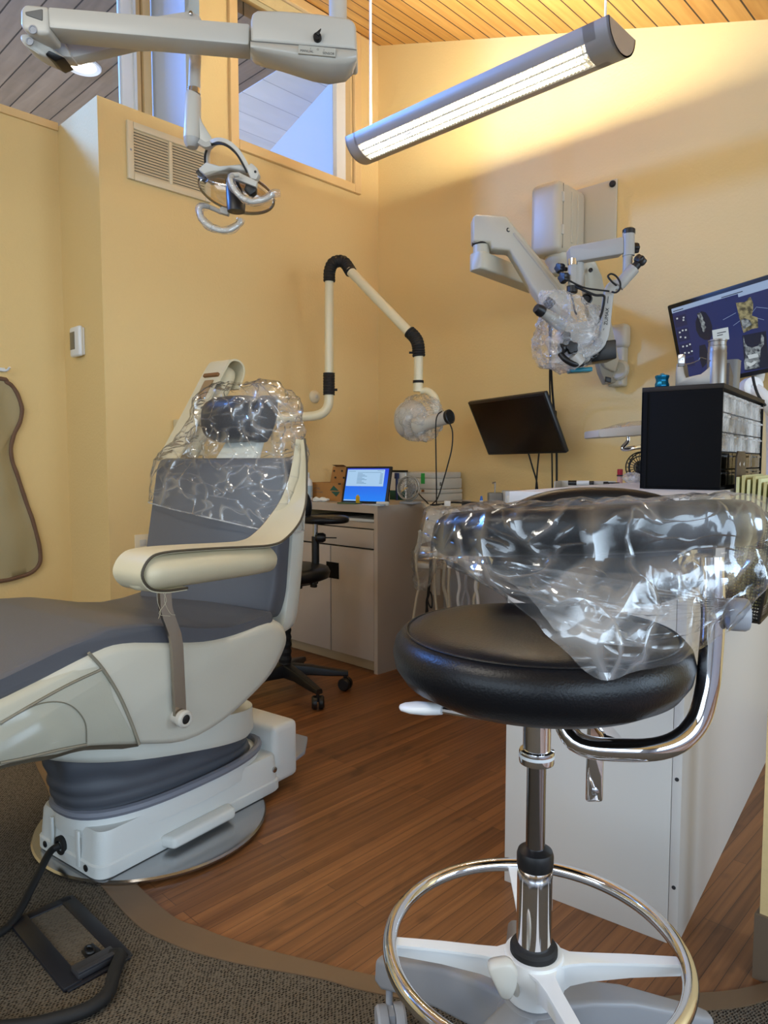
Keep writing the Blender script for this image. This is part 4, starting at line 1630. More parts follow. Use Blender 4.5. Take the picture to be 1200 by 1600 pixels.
xm = on_y(516, 900, DY0).x
for x0, x1 in ((xa, xm - 0.002), (xm + 0.002, xb)):
    b = B()
    b.box(((x0 + x1) / 2, fy, (zd1 + zd0) / 2), (x1 - x0 - 0.003, 0.02, zd1 - zd0), bev=0.002)
    obj('door', b, M['melamine'], dk)
b = B()
b.box(((xa + xb) / 2, DY0 + 0.04, 0.027), (xb - xa, 0.02, 0.05))
obj('plinth', b, mat('plinth', srgb(170, 150, 120), 0.6), dk)
b = B()
b.box((XL + 0.006, DY0 + 0.012, 0.38), (0.010, 0.024, 0.74))
obj('side_strip', b, M['melamine'], dk)
pa, pb = on_y(510, 877, DY0), on_y(529, 905, DY0)
b = B()
b.box(((pa.x + pb.x) / 2, DY0 + 0.0005, (pa.z + pb.z) / 2), (abs(pb.x - pa.x), 0.003, abs(pa.z - pb.z)))
obj('door_lock_plate', b, M['blackmat'], dk)
b = B()
p0 = on_y(478, 840, DY0)
p1 = on_y(524, 837, DY0)

# papers lying in the open shelf
b = B()
b.box((-2.38, DY0 + 0.14, z_sh1 + 0.006), (0.22, 0.22, 0.012), rz=0.1)
tag(obj('paper_stack', b, M['paper'], None), 'stack of white papers inside the open desk shelf', 'papers')

# tablet computer
U = V((0.978, 0.207, 0.006))
W2 = V((-0.059, 0.25, 0.966))
U.normalize()
W2 = (W2 - U * W2.dot(U)).normalized()
NN = U.cross(W2)
if NN.dot(CAM - V((-2.4, 2.35, 0.85))) < 0: NN = -NN
tw, th_ = 0.26, 0.1795
tc_ = V((-2.385, 2.351, 0.8515))
tb = thing('tablet_computer', 'black tablet computer with a bright blue desktop standing on the desk', 'tablet', tc_ - W2 * th_ / 2)
tm = Matrix((U, W2, U.cross(W2))).transposed()
b = B()
b.box(tc_ - NN * 0.006, (tw, th_, 0.012), m3=tm, bev=0.004)
obj('case', b, M['black'], tb)


def tq(u0, v0, u1, v1, lift=0.001):
    bb = B()
    f = lambda u, v: tc_ + U * (u * tw / 2) + W2 * (v * th_ / 2) + NN * lift
    bb.quadp(f(u0, v0), f(u1, v0), f(u1, v1), f(u0, v1))
    return bb


def scrmat(name, c, e, c2=None):
    m = emis(name, c, e)
    return m


def gradmat():
    m = emis('desktop_blue', (0.0, 0.2, 0.9, 1), 1.0)
    nt = m.node_tree
    tcn = nt.nodes.new('ShaderNodeTexCoord')
    sp_ = nt.nodes.new('ShaderNodeSeparateXYZ')
    nt.links.new(tcn.outputs['Generated'], sp_.inputs[0])
    rp = nt.nodes.new('ShaderNodeValToRGB')
    rp.color_ramp.elements[0].color = srgb(0, 130, 250)
    rp.color_ramp.elements[1].color = srgb(20, 60, 225)
    nt.links.new(sp_.outputs[2], rp.inputs[0])
    nt.links.new(rp.outputs[0], nt.nodes['Principled BSDF'].inputs['Emission Color'])
    return m


sc = obj('screen', tq(-0.9, -0.88, 0.9, 0.88, 0.0006), gradmat(), tb, smooth=0)
obj('screen_window', tq(-0.88, -0.08, 0.74, 0.82, 0.0010), emis('window_pale', srgb(168, 206, 240), 1.0), sc, smooth=0)
b = B()
f = lambda u, v: tc_ + U * (u * tw / 2) + W2 * (v * th_ / 2) + NN * 0.0014
for k in range(9):
    v = 0.58 - 0.065 * k
    b.quadp(f(-0.42, v), f(-0.42 + 0.22 + 0.1 * ((k * 7) % 3), v), f(-0.42 + 0.22 + 0.1 * ((k * 7) % 3), v + 0.022), f(-0.42, v + 0.022))
    b.quadp(f(0.56, v), f(0.68, v), f(0.68, v + 0.022), f(0.56, v + 0.022))
for (u0, u1, v) in ((-0.82, -0.52, 0.72), (0.42, 0.70, 0.76), (-0.42, 0.60, 0.655)):
    b.quadp(f(u0, v), f(u1, v), f(u1, v + 0.018), f(u0, v + 0.018))
obj('screen_lines', b, emis('screen_ink', srgb(84, 130, 170), 0.9), sc, smooth=0)
b = B()
b.quadp(f(-0.88, -0.87), f(-0.28, -0.87), f(-0.28, -0.81), f(-0.88, -0.81))
obj('screen_taskbar', b, emis('taskbar', srgb(160, 205, 245), 0.9), sc, smooth=0)
b = B()
ks = tc_ - NN * 0.013
b.prism([ks - U * 0.10 + W2 * 0.02, ks + U * 0.10 + W2 * 0.02, ks + U * 0.10 - W2 * 0.07 - NN * 0.055, ks - U * 0.10 - W2 * 0.07 - NN * 0.055], -NN * 0.003)
obj('kickstand', b, M['greyplastic'], tb)

# cardboard box with raised lid
def dpt(x, Y, z=DZ): return V((on_y(x, 760, Y).x, Y, z))
bx0, bx1, by = max(XL + 0.02, dpt(485, 2.37).x), dpt(534, 2.37).x, 2.37
hB = on_y(500, 754, by).z - DZ
t = thing('cardboard_box', 'brown cardboard box with an open printed lid on the desk', 'box', ((bx0 + bx1) / 2, by + 0.06, DZ))
b = B()
bd, wl = 0.14, 0.003
for c, s in ((((bx0 + bx1) / 2, by, DZ + hB / 2), (bx1 - bx0, wl, hB)), (((bx0 + bx1) / 2, by + bd, DZ + hB / 2), (bx1 - bx0, wl, hB)), ((bx0, by + bd / 2, DZ + hB / 2), (wl, bd, hB)), ((bx1, by + bd / 2, DZ + hB / 2), (wl, bd, hB)), (((bx0 + bx1) / 2, by + bd / 2, DZ + 0.003), (bx1 - bx0, bd, 0.004))):
    b.box(c, s)
bxb = obj('carton', b, M['card'], t, smooth=0)
b = B()
lz0 = DZ + hB
ltop = on_y(500, 729, by + bd).z
lw0, lw1 = bx0 - 0.004, bx0 + (bx1 - bx0) * 0.78
def lidp(u, v): return V((lw0 + (lw1 - lw0) * (u * (1 - 0.10 * v)), by + bd + 0.02 * v, lz0 + (ltop - lz0) * v))
b.prism([lidp(0, 0), lidp(1.12, 0), lidp(1, 1), lidp(0, 1)], V((0, 0.003, 0)))
ld = obj('lid', b, M['card'], t, smooth=0)
b = B()
b.prism([lidp(0.15, 1.0), lidp(0.62, 1.0), lidp(0.66, 1.12) + V((0, -0.03, 0)), lidp(0.13, 1.12) + V((0, -0.03, 0))], V((0, 0.002, 0)))
obj('lid_tab', b, M['carddark'], ld, smooth=0)
b = B()
for v, us in ((0.72, (0.1, 0.45, 0.82)), (0.28, (0.2, 0.55, 0.95))):
    for u in us:
        c = lidp(u, v) + V((0, -0.002, 0))
        b.ell(c, (0.008, 0.0006, 0.006), nu=12, nv=6)
        b.box(c + V((0.004, 0, -0.011)), (0.013, 0.0008, 0.004))
obj('lid_prints', b, M['ink'], ld, smooth=0)
b = B()
X1 = V((1, 0, 0))
for txt, u, v, s in (('VITAL', 0.12, 0.60, 0.020), ('CONTAINER', 0.12, 0.42, 0.0125), ('medical', 0.12, 0.82, 0.010)):
    text_mesh(b, txt, V((bx0 + (bx1 - bx0) * u, by - 0.002, DZ + hB * v)), (1, 0, 0), (0, 0, 1), s)
obj('carton_lettering', b, M['greyink'], bxb, smooth=0)
b = B()
def ct_(u, v): return V((bx0 + (bx1 - bx0) * u, by - 0.0025, DZ + hB * v))
b.face([b.bm.verts.new(p) for p in (ct_(0.64, 0.58), ct_(0.92, 0.58), ct_(0.76, 0.86))])
b.face([b.bm.verts.new(p) for p in (ct_(0.68, 0.53), ct_(0.96, 0.53), ct_(0.84, 0.26))])
obj('carton_emblem', b, M['green'], bxb, smooth=0)
b = B()
b.quadp(ct_(0.90, 0.92), ct_(0.985, 0.92), ct_(0.985, 1.0), ct_(0.90, 1.0))
obj('carton_mark', b, M['ink'], bxb, smooth=0)

# clear bag behind the tablet
b = B()
bc_ = V((on_y(527, 755, 2.70).x, 2.72, DZ))
b.ell(bc_ + V((0, 0, 0.075)), (0.075, 0.05, 0.075), nu=36, nv=24)
b.crumple(0.02, 16, 5)
tag(obj('plastic_bag', b, M['bottleclear'], None, smooth=30), 'crumpled clear plastic bag behind the blue screened tablet', 'bag')

# white bottle
bp = dpt(479.5, 2.315)
t = thing('white_bottle', 'white plastic bottle with a blue label beside the cardboard box', 'bottle', bp)
hb_ = on_y(479, 746, 2.315).z - DZ
b = B()
b.lathe(bp, (0, 0, 1), [(0.026, 0), (0.029, 0.003), (0.029, hb_ * 0.72), (0.026, hb_ * 0.86), (0.016, hb_ * 0.97), (0.012, hb_)], 28)
obj('body', b, M['white'], t)
b = B()
b.lathe(bp, (0, 0, 1), [(0.0293, hb_ * 0.15), (0.0295, hb_ * 0.16), (0.0295, hb_ * 0.64), (0.0293, hb_ * 0.65)], 28, c0=False, c1=False)
obj('label', b, mat('bottle_label', srgb(170, 190, 200), 0.6), t)
b = B()
b.lathe(bp, (0, 0, 1), [(0.0145, hb_), (0.0145, hb_ + 0.02), (0.010, hb_ + 0.026)], 20)
obj('cap', b, M['white'], t)

# crumpled tissue, booklet, yellow bottle, papers
b = B()
tp = dpt(498, 2.30)
b.ell(tp + V((0.01, 0, 0.010)), (0.055, 0.03, 0.011), nu=28, nv=14)
b.crumple(0.008, 22, 8)
tag(obj('paper_tissue', b, M['paper'], None, smooth=40), 'crumpled white tissue lying in front of the cardboard box', 'tissue')
b = B()
gp = on_y(545, 785, 2.27)
b.box((gp.x, 2.275, DZ + 0.003), (0.11, 0.05, 0.006), rz=0.12)
tag(obj('green_booklet', b, M['greenmat'], None), 'green booklet lying flat before the tablet', 'booklet')
b = B()
yp = on_y(559, 780, 2.262)
b.box((yp.x, 2.262, DZ + 0.0065 + 0.016), (0.016, 0.014, 0.032), bev=0.003)
b.cyl((yp.x, 2.262, DZ + 0.0385), (yp.x, 2.262, DZ + 0.044), 0.005, 10)
tag(obj('yellow_block', b, M['yellow'], None), 'small yellow plastic piece standing at the desk edge', 'small item')
b = B()
wp = on_y(596, 785, 2.27)
b.box((wp.x - 0.03, 2.272, DZ + 0.002), (0.10, 0.05, 0.004), rz=-0.1)
tag(obj('paper_slip', b, mat('pale_blue_paper', srgb(200, 218, 232), 0.8), None), 'pale blue paper slip on the desk corner', 'paper')
b = B()
b.tube([(wp.x - 0.02, 2.262, DZ + 0.012), (wp.x + 0.03, 2.268, DZ + 0.012), (wp.x + 0.042, 2.27, DZ + 0.014)], [0.006, 0.008, 0.006], 10)
b.box((wp.x + 0.035, 2.27, DZ + 0.010), (0.014, 0.014, 0.016), bev=0.003)
tag(obj('white_holder', b, M['white'], None), 'small white plastic holder lying at the desk corner by the tablet', 'holder')

# booklets / literature sleeve behind the fan
lx0, lx1 = on_y(611, 770, 2.68).x, on_y(634, 770, 2.68).x
t = thing('leaflet_rack', 'upright leaflet sleeve with white and green covers behind the desk fan', 'leaflets', ((lx0 + lx1) / 2, 2.68, DZ))
hl = on_y(640, 738, 2.68).z - DZ
b = B()
b.box(((lx0 + lx1) / 2, 2.68, DZ + hl / 2), (lx1 - lx0, 0.012, hl))
obj('leaflet', b, M['paper'], t)
b = B()
b.box(((lx0 + lx1) / 2, 2.672, DZ + hl * 0.17), (lx1 - lx0, 0.004, hl * 0.34))
obj('green_band', b, M['green'], t)
b = B()
b.box(((lx0 + lx1) / 2, 2.68, DZ + hl + 0.005), (lx1 - lx0 + 0.01, 0.02, 0.010))
obj('dark_top', b, M['black'], t)
b = B()
pn = on_y(621, 748, 2.66)
b.cyl((pn.x, 2.655, DZ), (pn.x, 2.655, pn.z + 0.02), 0.007, 12)
b.box((pn.x, 2.655, pn.z + 0.015), (0.022, 0.016, 0.03), bev=0.003)
tag(obj('blue_pen', b, mat('navy', srgb(30, 44, 90), 0.4), None), 'navy capped marker standing behind the desk fan', 'pen')

# desk fan
fc_ = on_y(639, 763, 2.45)
fz = fc_.z
t = thing('desk_fan', 'small clear caged fan standing on the desk end', 'fan', (fc_.x, 2.46, DZ))
fr_ = 0.055
fn = (CAM - fc_)
fn.z = 0
fn = (fn.normalized() * 0.8 + V((-0.35, -0.5, 0.12))).normalized()
fu_, fv_, _ = basis(fn)
b = B()
b.tube([fc_ + (fu_ * math.cos(2 * PI * i / 40) + fv_ * math.sin(2 * PI * i / 40)) * fr_ for i in range(40)], 0.006, 8, loop=True)
b.tube([fc_ + fn * 0.018 + (fu_ * math.cos(2 * PI * i / 40) + fv_ * math.sin(2 * PI * i / 40)) * fr_ * 0.94 for i in range(40)], 0.003, 8, loop=True)
obj('cage_ring', b, mat('clear_grey_plastic', srgb(150, 146, 136), 0.25), t)
b = B()
for i in range(18):
    a = 2 * PI * i / 18
    e = fu_ * math.cos(a) + fv_ * math.sin(a)
    b.tube([fc_ + fn * 0.024 + e * 0.014, fc_ + fn * 0.022 + e * 0.035, fc_ + fn * 0.016 + e * fr_ * 0.96], 0.0011, 5)
for r in (0.016, 0.034):
    b.tube([fc_ + fn * 0.023 + (fu_ * math.cos(2 * PI * i / 30) + fv_ * math.sin(2 * PI * i / 30)) * r for i in range(30)], 0.0012, 5, loop=True)
obj('cage_wires', b, mat('fan_grey', srgb(128, 124, 116), 0.35), t)
b = B()
for k in range(4):
    a0 = k * PI / 2
    rings = []
    for q in range(6):
        r = 0.012 + 0.038 * q / 5
        w_ = 0.5 - 0.05 * q
        rings.append([fc_ + fn * (s * 0.010 * 1.0) + (fu_ * math.cos(a0 + s * w_ * 0.9 + 0.1 * q) + fv_ * math.sin(a0 + s * w_ * 0.9 + 0.1 * q)) * r for s in (-1, -0.5, 0, 0.5, 1)])
    b.loft(rings, closed=False)
b.lathe(fc_ - fn * 0.012, fn, [(0.013, 0), (0.013, 0.022), (0.006, 0.028)], 16)
obj('blades', b, M['clear'], t)
b = B()
b.lathe(fc_ - fn * 0.045, fn, [(0.018, 0), (0.024, 0.006), (0.024, 0.03), (0.012, 0.036)], 20)
obj('motor', b, M['greyplastic'], t)
b = B()
b.tube([fc_ - fn * 0.02 - UP * 0.02, fc_ - fn * 0.02 - UP * (fz - DZ - 0.02), V((fc_.x - fn.x * 0.02, fc_.y - fn.y * 0.02, DZ + 0.008))], 0.006, 8)
b.box((fc_.x - fn.x * 0.015, fc_.y - fn.y * 0.015, DZ + 0.006), (0.08, 0.07, 0.012), bev=0.004)
obj('stand', b, M['greyplastic'], t)
cord('fan_cord', 'black cord drooping off the desk beside the caged fan', [V((fc_.x - fn.x * 0.05, fc_.y - fn.y * 0.05, fz)), at(658, 776, 3.22), at(668, 786, 3.12), at(672, 797, 3.0), at(668, 812, 2.84)], 0.003)

# two white cases on the desk
cx0, cx1 = on_y(630, 750, 2.80).x, on_y(704, 750, 2.80).x
zA, zB, zC = DZ, on_y(690, 765, 2.70).z, on_y(690, 738, 2.70).z
for nm, z0, z1, lab, dx in (('white_case', zA, zB - 0.001, 'lower white plastic case under the green stickered one', 0.0), ('white_case', zB, zC, 'upper white plastic case with a green sticker', -0.004)):
    t = thing(nm, lab, 'case', ((cx0 + cx1) / 2, 2.80, z0), 'white cases stacked on the desk')
    hh = z1 - z0
    b = B()
    b.box(((cx0 + cx1) / 2 + dx, 2.80, z0 + hh * 0.32), (cx1 - cx0, 0.2, hh * 0.64), bev=0.006)
    obj('body', b, M['pale'], t)
    b = B()
    b.box(((cx0 + cx1) / 2 + dx, 2.80, z0 + hh * 0.82), (cx1 - cx0 - (0.012 if dx else 0.0), 0.2, hh * 0.36), bev=0.006)
    obj('lid', b, M['pale'], t)
    if dx:
        b = B()
        gx_ = on_y(661, 750, 2.70).x
        b.box((gx_, 2.6985, z0 + hh * 0.62), (0.024, 0.002, hh * 0.62))
        obj('sticker', b, M['greensticker'], t)
        b = B()
        b.box((gx_ + 0.115, 2.6985, z0 + hh * 0.32), (0.010, 0.003, 0.018), bev=0.001)
        obj('latch', b, M['greyink'], t)
    else:
        b = B()
        b.box((on_y(661, 770, 2.70).x, 2.6985, z0 + hh * 0.86), (0.018, 0.003, 0.012), bev=0.001)
        obj('latch', b, M['carddark'], t)

# ================================================================== black assistant stool behind the chair
sx = at(444, 893, 2.90)
SB = V((sx.x, sx.y, 0))
sg_ = thing('assistant_stool', 'black low stool with a small swivel arm pad beside the corner desk', 'stool', SB)
b = B()
zs = sx.z
b.lathe(SB, (0, 0, 1), [(0.02, zs - 0.035), (0.15, zs - 0.036), (0.185, zs - 0.022), (0.190, zs), (0.182, zs + 0.016), (0.15, zs + 0.024), (0.0, zs + 0.028)], 56)
obj('seat', b, M['blackpad'], sg_, smooth=60)
b = B()
b.box(SB + V((0, 0, zs - 0.044)), (0.2, 0.2, 0.016), bev=0.004)
obj('seat_plate', b, M['black'], sg_)
for x, y in ((467, 917), (490, 915)):
    p = at(x, y, 2.8)
    b = B()
    b.cyl(p + V((0, 0, 0.04)), p, 0.010, 12)
    b.box(p, (0.026, 0.018, 0.014), bev=0.003)
    obj('seat_knob', b, M['black'], sg_)
b = B()
rings = []
for i in range(25):
    z = 0.10 + (zs - 0.15) * i / 24
    rings.append([SB + V(((0.024 + 0.004 * (i % 2)) * math.cos(2 * PI * j / 18), (0.024 + 0.004 * (i % 2)) * math.sin(2 * PI * j / 18), z)) for j in range(18)])
b.loft(rings)
obj('ribbed_column', b, M['rubber'], sg_, smooth=0)
pz = at(493, 876, 2.98)
pt = at(493, 818, 2.98)
b = B()
b.tube([pz - UP * 0.04, V((pz.x, pz.y, at(493, 838, 2.98).z))], 0.016, 14)
pst = obj('arm_post', b, M['black'], sg_)
b = B()
b.cyl((pz.x, pz.y, at(493, 840, 2.98).z), pt, 0.011, 14)
obj('post_tube', b, M['steel'], pst)
b = B()
ck = at(500, 840, 2.96)
b.lathe(ck, RT, [(0.012, -0.02), (0.02, -0.01), (0.021, 0.012), (0.014, 0.024)], 14)
b.tube([ck, ck + RT * 0.07 - FW * 0.01], 0.0028, 6)
obj('post_clamp', b, M['black'], pst)
b = B()
b.tube([pz - UP * 0.03, pz - UP * 0.035 - RT * 0.06, SB + V((0, 0, zs - 0.045))], 0.014, 10)
obj('arm_bracket', b, M['black'], sg_)
ap = at(509, 812, 2.95)
b = B()
rings = []
for h, s in ((-0.014, 0.86), (-0.010, 0.97), (0.0, 1.0), (0.010, 0.97), (0.016, 0.85), (0.0175, 0.5)):
    rings.append([ap + RT * (0.098 * s * math.cos(2 * PI * j / 40)) + FW * (0.075 * s * math.sin(2 * PI * j / 40)) + UP * (h - 0.0) for j in range(40)])
b.loft(rings)
obj('arm_pad', b, M['blackpad'], sg_, smooth=60)
b = B()
bk = at(469, 792, 2.98)
b.ell(bk, (0.05, 0.03, 0.075), m3=SM)
obj('back_pad', b, M['blackpad'], sg_, smooth=70)
b = B()
b.tube([bk - UP * 0.02 + FW * 0.02, bk - UP * 0.12 + FW * 0.03 - RT * 0.02, SB + V((0, 0, zs - 0.045)) + FW * 0.05], 0.01, 10, smooth=4)
obj('back_bar', b, M['black'], sg_)
for k, dg in enumerate((8, 80, 152, 224, -52)):
    a = R_(dg)
    dx, dy = math.cos(a), math.sin(a)
    nx, ny = -dy, dx
    b = B()
    rings = []
    for r, w_, zt, zb in ((0.02, 0.025, 0.125, 0.07), (0.1, 0.022, 0.115, 0.075), (0.2, 0.018, 0.095, 0.065), (0.262, 0.015, 0.082, 0.062)):
        sec = rnd([(-w_, zb), (w_, zb), (w_ * 0.8, zt), (-w_ * 0.8, zt)], 0.006, 3)
        rings.append([SB + RT * (dx * r + nx * s) + FW * (dy * r + ny * s) + UP * z for s, z in sec])
    b.loft(rings)
    lg = obj('base_leg', b, M['black'], sg_, smooth=50)
    ce = SB + RT * (dx * 0.25) + FW * (dy * 0.25)
    swv = R_(dg + 60)
    sx_ = RT * math.cos(swv) + FW * math.sin(swv)
    wc = ce + V((0, 0, 0.027))
    b = B()
    for s in (-1, 1):
        b.lathe(wc + sx_ * (s * 0.004), sx_ * s, [(0.012, 0), (0.026, 0.0), (0.027, 0.004), (0.027, 0.014), (0.022, 0.02)], 24)
    b.cyl(ce + V((0, 0, 0.03)), ce + V((0, 0, 0.075)), 0.007, 12)
    obj('castor', b, M['black'], lg)

# ================================================================== helpers for suspended equipment
def slabd(pts, thick, bev=0.0, dflt=2.0, seg=2):
    """outline given as (x, y[, depth]); given its own distance and a real thickness away from the viewer side"""
    bb = B()
    bb.prism([at(q[0], q[1], q[2] if len(q) > 2 else dflt) for q in pts], FW * thick, bev, seg)
    return bb


def tubed(pts, r, n=14, sm=0):
    bb = B()
    bb.tube([at(*q) for q in pts], r, n, smooth=sm)
    return bb


# ================================================================== ceiling mounted operating light
LD = 1.95
pole = at(528, 20, LD + 0.07)
ol_ = thing('operating_light', 'ceiling mounted grey dental lamp with jointed arm and clear shield', 'dental lamp', V((pole.x, pole.y, zc(pole.x) - 0.004)))
b = B()
b.cyl(V((pole.x, pole.y, at(528, 40, LD + 0.07).z)), V((pole.x, pole.y, zc(pole.x))), 0.0245, 28)
b.lathe(V((pole.x, pole.y, zc(pole.x) - 0.03)), UP, [(0.07, 0), (0.075, 0.006), (0.075, 0.03)], 32)
obj('ceiling_pole', b, M['pale'], ol_)
b = B()
for dz, da in ((0.155, 0.3), (0.150, -0.5), (0.18, 0.9)):
    pass
up_ = [(391, 30), (393, 19), (402, 14.5), (440, 15), (500, 20), (545, 27), (553, 31), (556, 40), (557, 78), (470, 70), (391, 64)]
obj('control_box', slabd(up_, 0.13, 0.010, LD, 3), M['pale'], ol_)
# bulged lower half
b = B()
xs_ = [391, 400, 415, 440, 465, 490, 515, 540, 550, 557]
seam = [64, 65, 66, 68, 70, 72, 74, 76, 77, 78]
mid = [78, 80, 83, 88, 93, 98, 101, 101, 99, 95]
bot = [92, 101, 106, 112, 120, 128, 132, 128, 118, 100]
rings = []
for x, s, m_, bt in zip(xs_, seam, mid, bot):
    rings.append([at(x, s, LD), at(x, (s * 2 + m_) / 3, LD - 0.006), at(x, (s + m_ * 2) / 3, LD - 0.005), at(x, m_, LD + 0.004), at(x, (m_ + bt) / 2, LD + 0.035), at(x, bt, LD + 0.075), at(x, bt, LD + 0.12), at(x, s, LD + 0.13)])
b.loft(rings)
obj('box_underside', b, mat('pale_grey_gloss', srgb(186, 182, 172), 0.18), ol_, smooth=60)
b = B()
for i in range(len(xs_) - 1):
    b.tube([at(xs_[i], seam[i], LD - 0.001), at(xs_[i + 1], seam[i + 1], LD - 0.001)], 0.0012, 5)
obj('box_seam', b, M['greyink'], ol_)
kn = at(496, 59, LD - 0.004)
b = B()
b.lathe(kn + FW * 0.004, -FW, [(0.011, 0), (0.011, 0.010), (0.009, 0.013)], 20)
b.prism([kn - FW * 0.008 + RT * -0.004 + UP * 0.004, kn - FW * 0.008 + RT * 0.004 + UP * -0.002, kn - FW * 0.008 + RT * 0.011 + UP * 0.016], -FW * 0.007, bev=0.001)
obj('mode_switch', b, M['black'], ol_)
tl_, trr = at(467, 71.5, LD - 0.0075), at(525, 77, LD - 0.0075)
uxx = (trr - tl_).normalized()
b = B()
dn_ = -(UP - uxx * UP.dot(uxx)).normalized()
hgt = 0.021
b.prism([tl_ - FW * 0.004, trr - FW * 0.004, trr + dn_ * hgt - FW * 0.004, tl_ + dn_ * hgt - FW * 0.004], FW * 0.01)
lp_ = obj('switch_label', b, M['tagpanel'], ol_, smooth=0)
b = B()
for tx_, du, dd_, sz in (('MANUAL', 0.005, 0.0165, 0.0086), ('SENSOR', 0.064, 0.0175, 0.0086), ('I', 0.031, 0.0095, 0.007), ('O', 0.048, 0.0095, 0.007), ('I', 0.066, 0.0095, 0.007)):
    text_mesh(b, tx_, tl_ - FW * 0.0045 + uxx * du + dn_ * dd_, uxx, -dn_, sz, 0.0)
obj('switch_lettering', b, M['ink'], lp_, smooth=0)

# first arm (towards the left) and its knuckle
b = slabd([(74, 9.5, 1.90), (390, 36, LD + 0.02), (389, 70, LD + 0.02), (76, 43, 1.90)], 0.075, 0.006)
obj('upper_arm', b, M['pale'], ol_)
kc = at(52, 30, 1.93)
b = B()
b.prism([at(31, 14, 1.90), at(38, 5, 1.90), at(75, 9, 1.90), at(77, 52, 1.90), at(60, 53, 1.90), at(38, 46, 1.90), at(31, 40, 1.90)], FW * 0.075, bev=0.011, seg=3)
obj('arm_knuckle', b, M['pale'], ol_)
b = B()
b.prism([at(38, 18, 1.897), at(66, 13, 1.897), at(66, 32, 1.897), at(40, 23, 1.897)], FW * 0.02, bev=0.003)
obj('knuckle_slot', b, M['greyink'], ol_)
b = B()
for x, y in ((51, 45.5),):
    c = at(x, y, 1.898)
    b.lathe(c + FW * 0.004, -FW, [(0.011, 0), (0.011, 0.004), (0.008, 0.005), (0.007, 0.003)], 18)
obj('knuckle_bolt', b, M['greyplastic'], ol_)
b = B()
b.prism([at(31, 52, 1.93), at(48, 52, 1.93), at(75, 70, 1.96), at(101, 89, 1.98), at(84, 95, 1.98), at(60, 84, 1.95), at(38, 70, 1.93), at(31, 62, 1.93)], FW * 0.06, bev=0.007, seg=3)
obj('lower_knuckle', b, M['pale'], ol_)
b = B()
b.prism([at(70, 85, 1.955), at(76, 78, 1.955), at(101, 89.5, 1.975), at(86, 96, 1.975)], FW * 0.062, bev=0.003)
obj('black_joint', b, M['black'], ol_)
b = B()
c = at(46, 64, 1.928)
b.lathe(c + FW * 0.004, -FW, [(0.010, 0), (0.010, 0.004), (0.007, 0.005), (0.006, 0.003)], 18)
obj('knuckle_bolt', b, M['greyplastic'], ol_)
b = slabd([(68, 50, 2.0), (93, 54, 2.0), (112, 89, 2.0), (98, 88, 2.0), (76, 74, 2.0)], 0.05, 0.004)
obj('arm_fork', b, M['pale'], ol_)
b = slabd([(92, 48, 2.02), (250, 23, 2.10), (297, 15.5, 2.12), (313, 24, 2.13), (314, 66, 2.13), (207, 67.5, 2.08), (112, 90, 2.02)], 0.045, 0.006)
obj('lower_arm', b, M['pale'], ol_)
b = B()
c = at(298, 20, 2.115)
b.lathe(c + FW * 0.006, -FW, [(0.005, 0), (0.005, 0.008), (0.002, 0.009)], 12)
obj('arm_screw', b, M['steel'], ol_)
# drop tube
dt_ = 2.14
b = B()
b.tube([at(306, 60, dt_), at(303, 142, dt_)], 0.0170, 24)
obj('drop_tube', b, M['pale'], ol_)
b = B()
b.tube([at(303.2, 139, dt_), at(303, 147, dt_)], 0.0190, 24)
obj('chrome_ring', b, M['chrome'], ol_)
b = B()
b.tube([at(303, 147, dt_), at(302, 150, dt_), at(300.5, 200, dt_), at(300, 217, dt_)], [0.021, 0.0228, 0.0245, 0.0245], 26)
obj('drop_sleeve', b, M['pale'], ol_)
b = B()
b.tube([at(300, 215, dt_), at(300, 224, dt_), at(300, 231, dt_)], [0.0245, 0.0225, 0.015], 24)
obj('sleeve_end', b, M['scopegrey'], ol_)
b = slabd([(311, 178), (314, 188), (333, 219), (328, 229), (312, 224)], 0.02, 0.002, dt_ - 0.01)
obj('sleeve_bracket', b, M['pale'], ol_)

# lamp head
HD = 2.12
hq = lambda x, y, dd=0.0: at(x, y, HD + dd)
def strap(pts, w_, th, nm, m_, sm=6):
    """flat band following pts; w_ across (towards the camera), th thick"""
    ps_ = spline([hq(*q) for q in pts], sm)
    bb = B()
    rings = []
    for i, p in enumerate(ps_):
        d = (ps_[min(i + 1, len(ps_) - 1)] - ps_[max(i - 1, 0)]).normalized()
        n_ = d.cross(FW).normalized()
        rings.append([p + n_ * th + FW * w_, p - n_ * th + FW * w_, p - n_ * th - FW * w_, p + n_ * th - FW * w_])
    bb.loft(rings)
    return obj(nm, bb, m_, ol_, smooth=35)
strap([(312, 222, -0.02), (322, 228, -0.02), (330, 226, -0.02)], 0.010, 0.007, 'yoke_stub', M['scopegrey'])
strap([(324, 262, 0.05), (323, 243, 0.03), (328, 228, 0.0), (340, 221, -0.02), (356, 224, -0.03), (371, 236, -0.03), (382, 252, -0.03), (391, 270, -0.03)], 0.012, 0.0055, 'yoke', M['pale'])
strap([(321, 262, 0.04), (320.5, 243, 0.02), (326, 229.5, -0.01), (340, 224, -0.03), (355, 228, -0.043), (369, 240, -0.043), (379, 256, -0.043), (386, 270, -0.043)], 0.002, 0.0028, 'yoke_cable', M['rubber'])
b = slabd([(384, 261, HD - 0.05), (392, 253, HD - 0.05), (402, 262, HD - 0.05), (405, 272, HD - 0.05), (400, 281, HD - 0.05), (391, 279, HD - 0.05)], 0.03, 0.005)
pv = obj('yoke_pivot', b, M['pale'], ol_)
b = B()
c = hq(399, 268.5, -0.05)
b.lathe(c + FW * 0.003, -FW, [(0.0035, 0), (0.0035, 0.005)], 10)
obj('pivot_screw', b, M['ink'], pv)
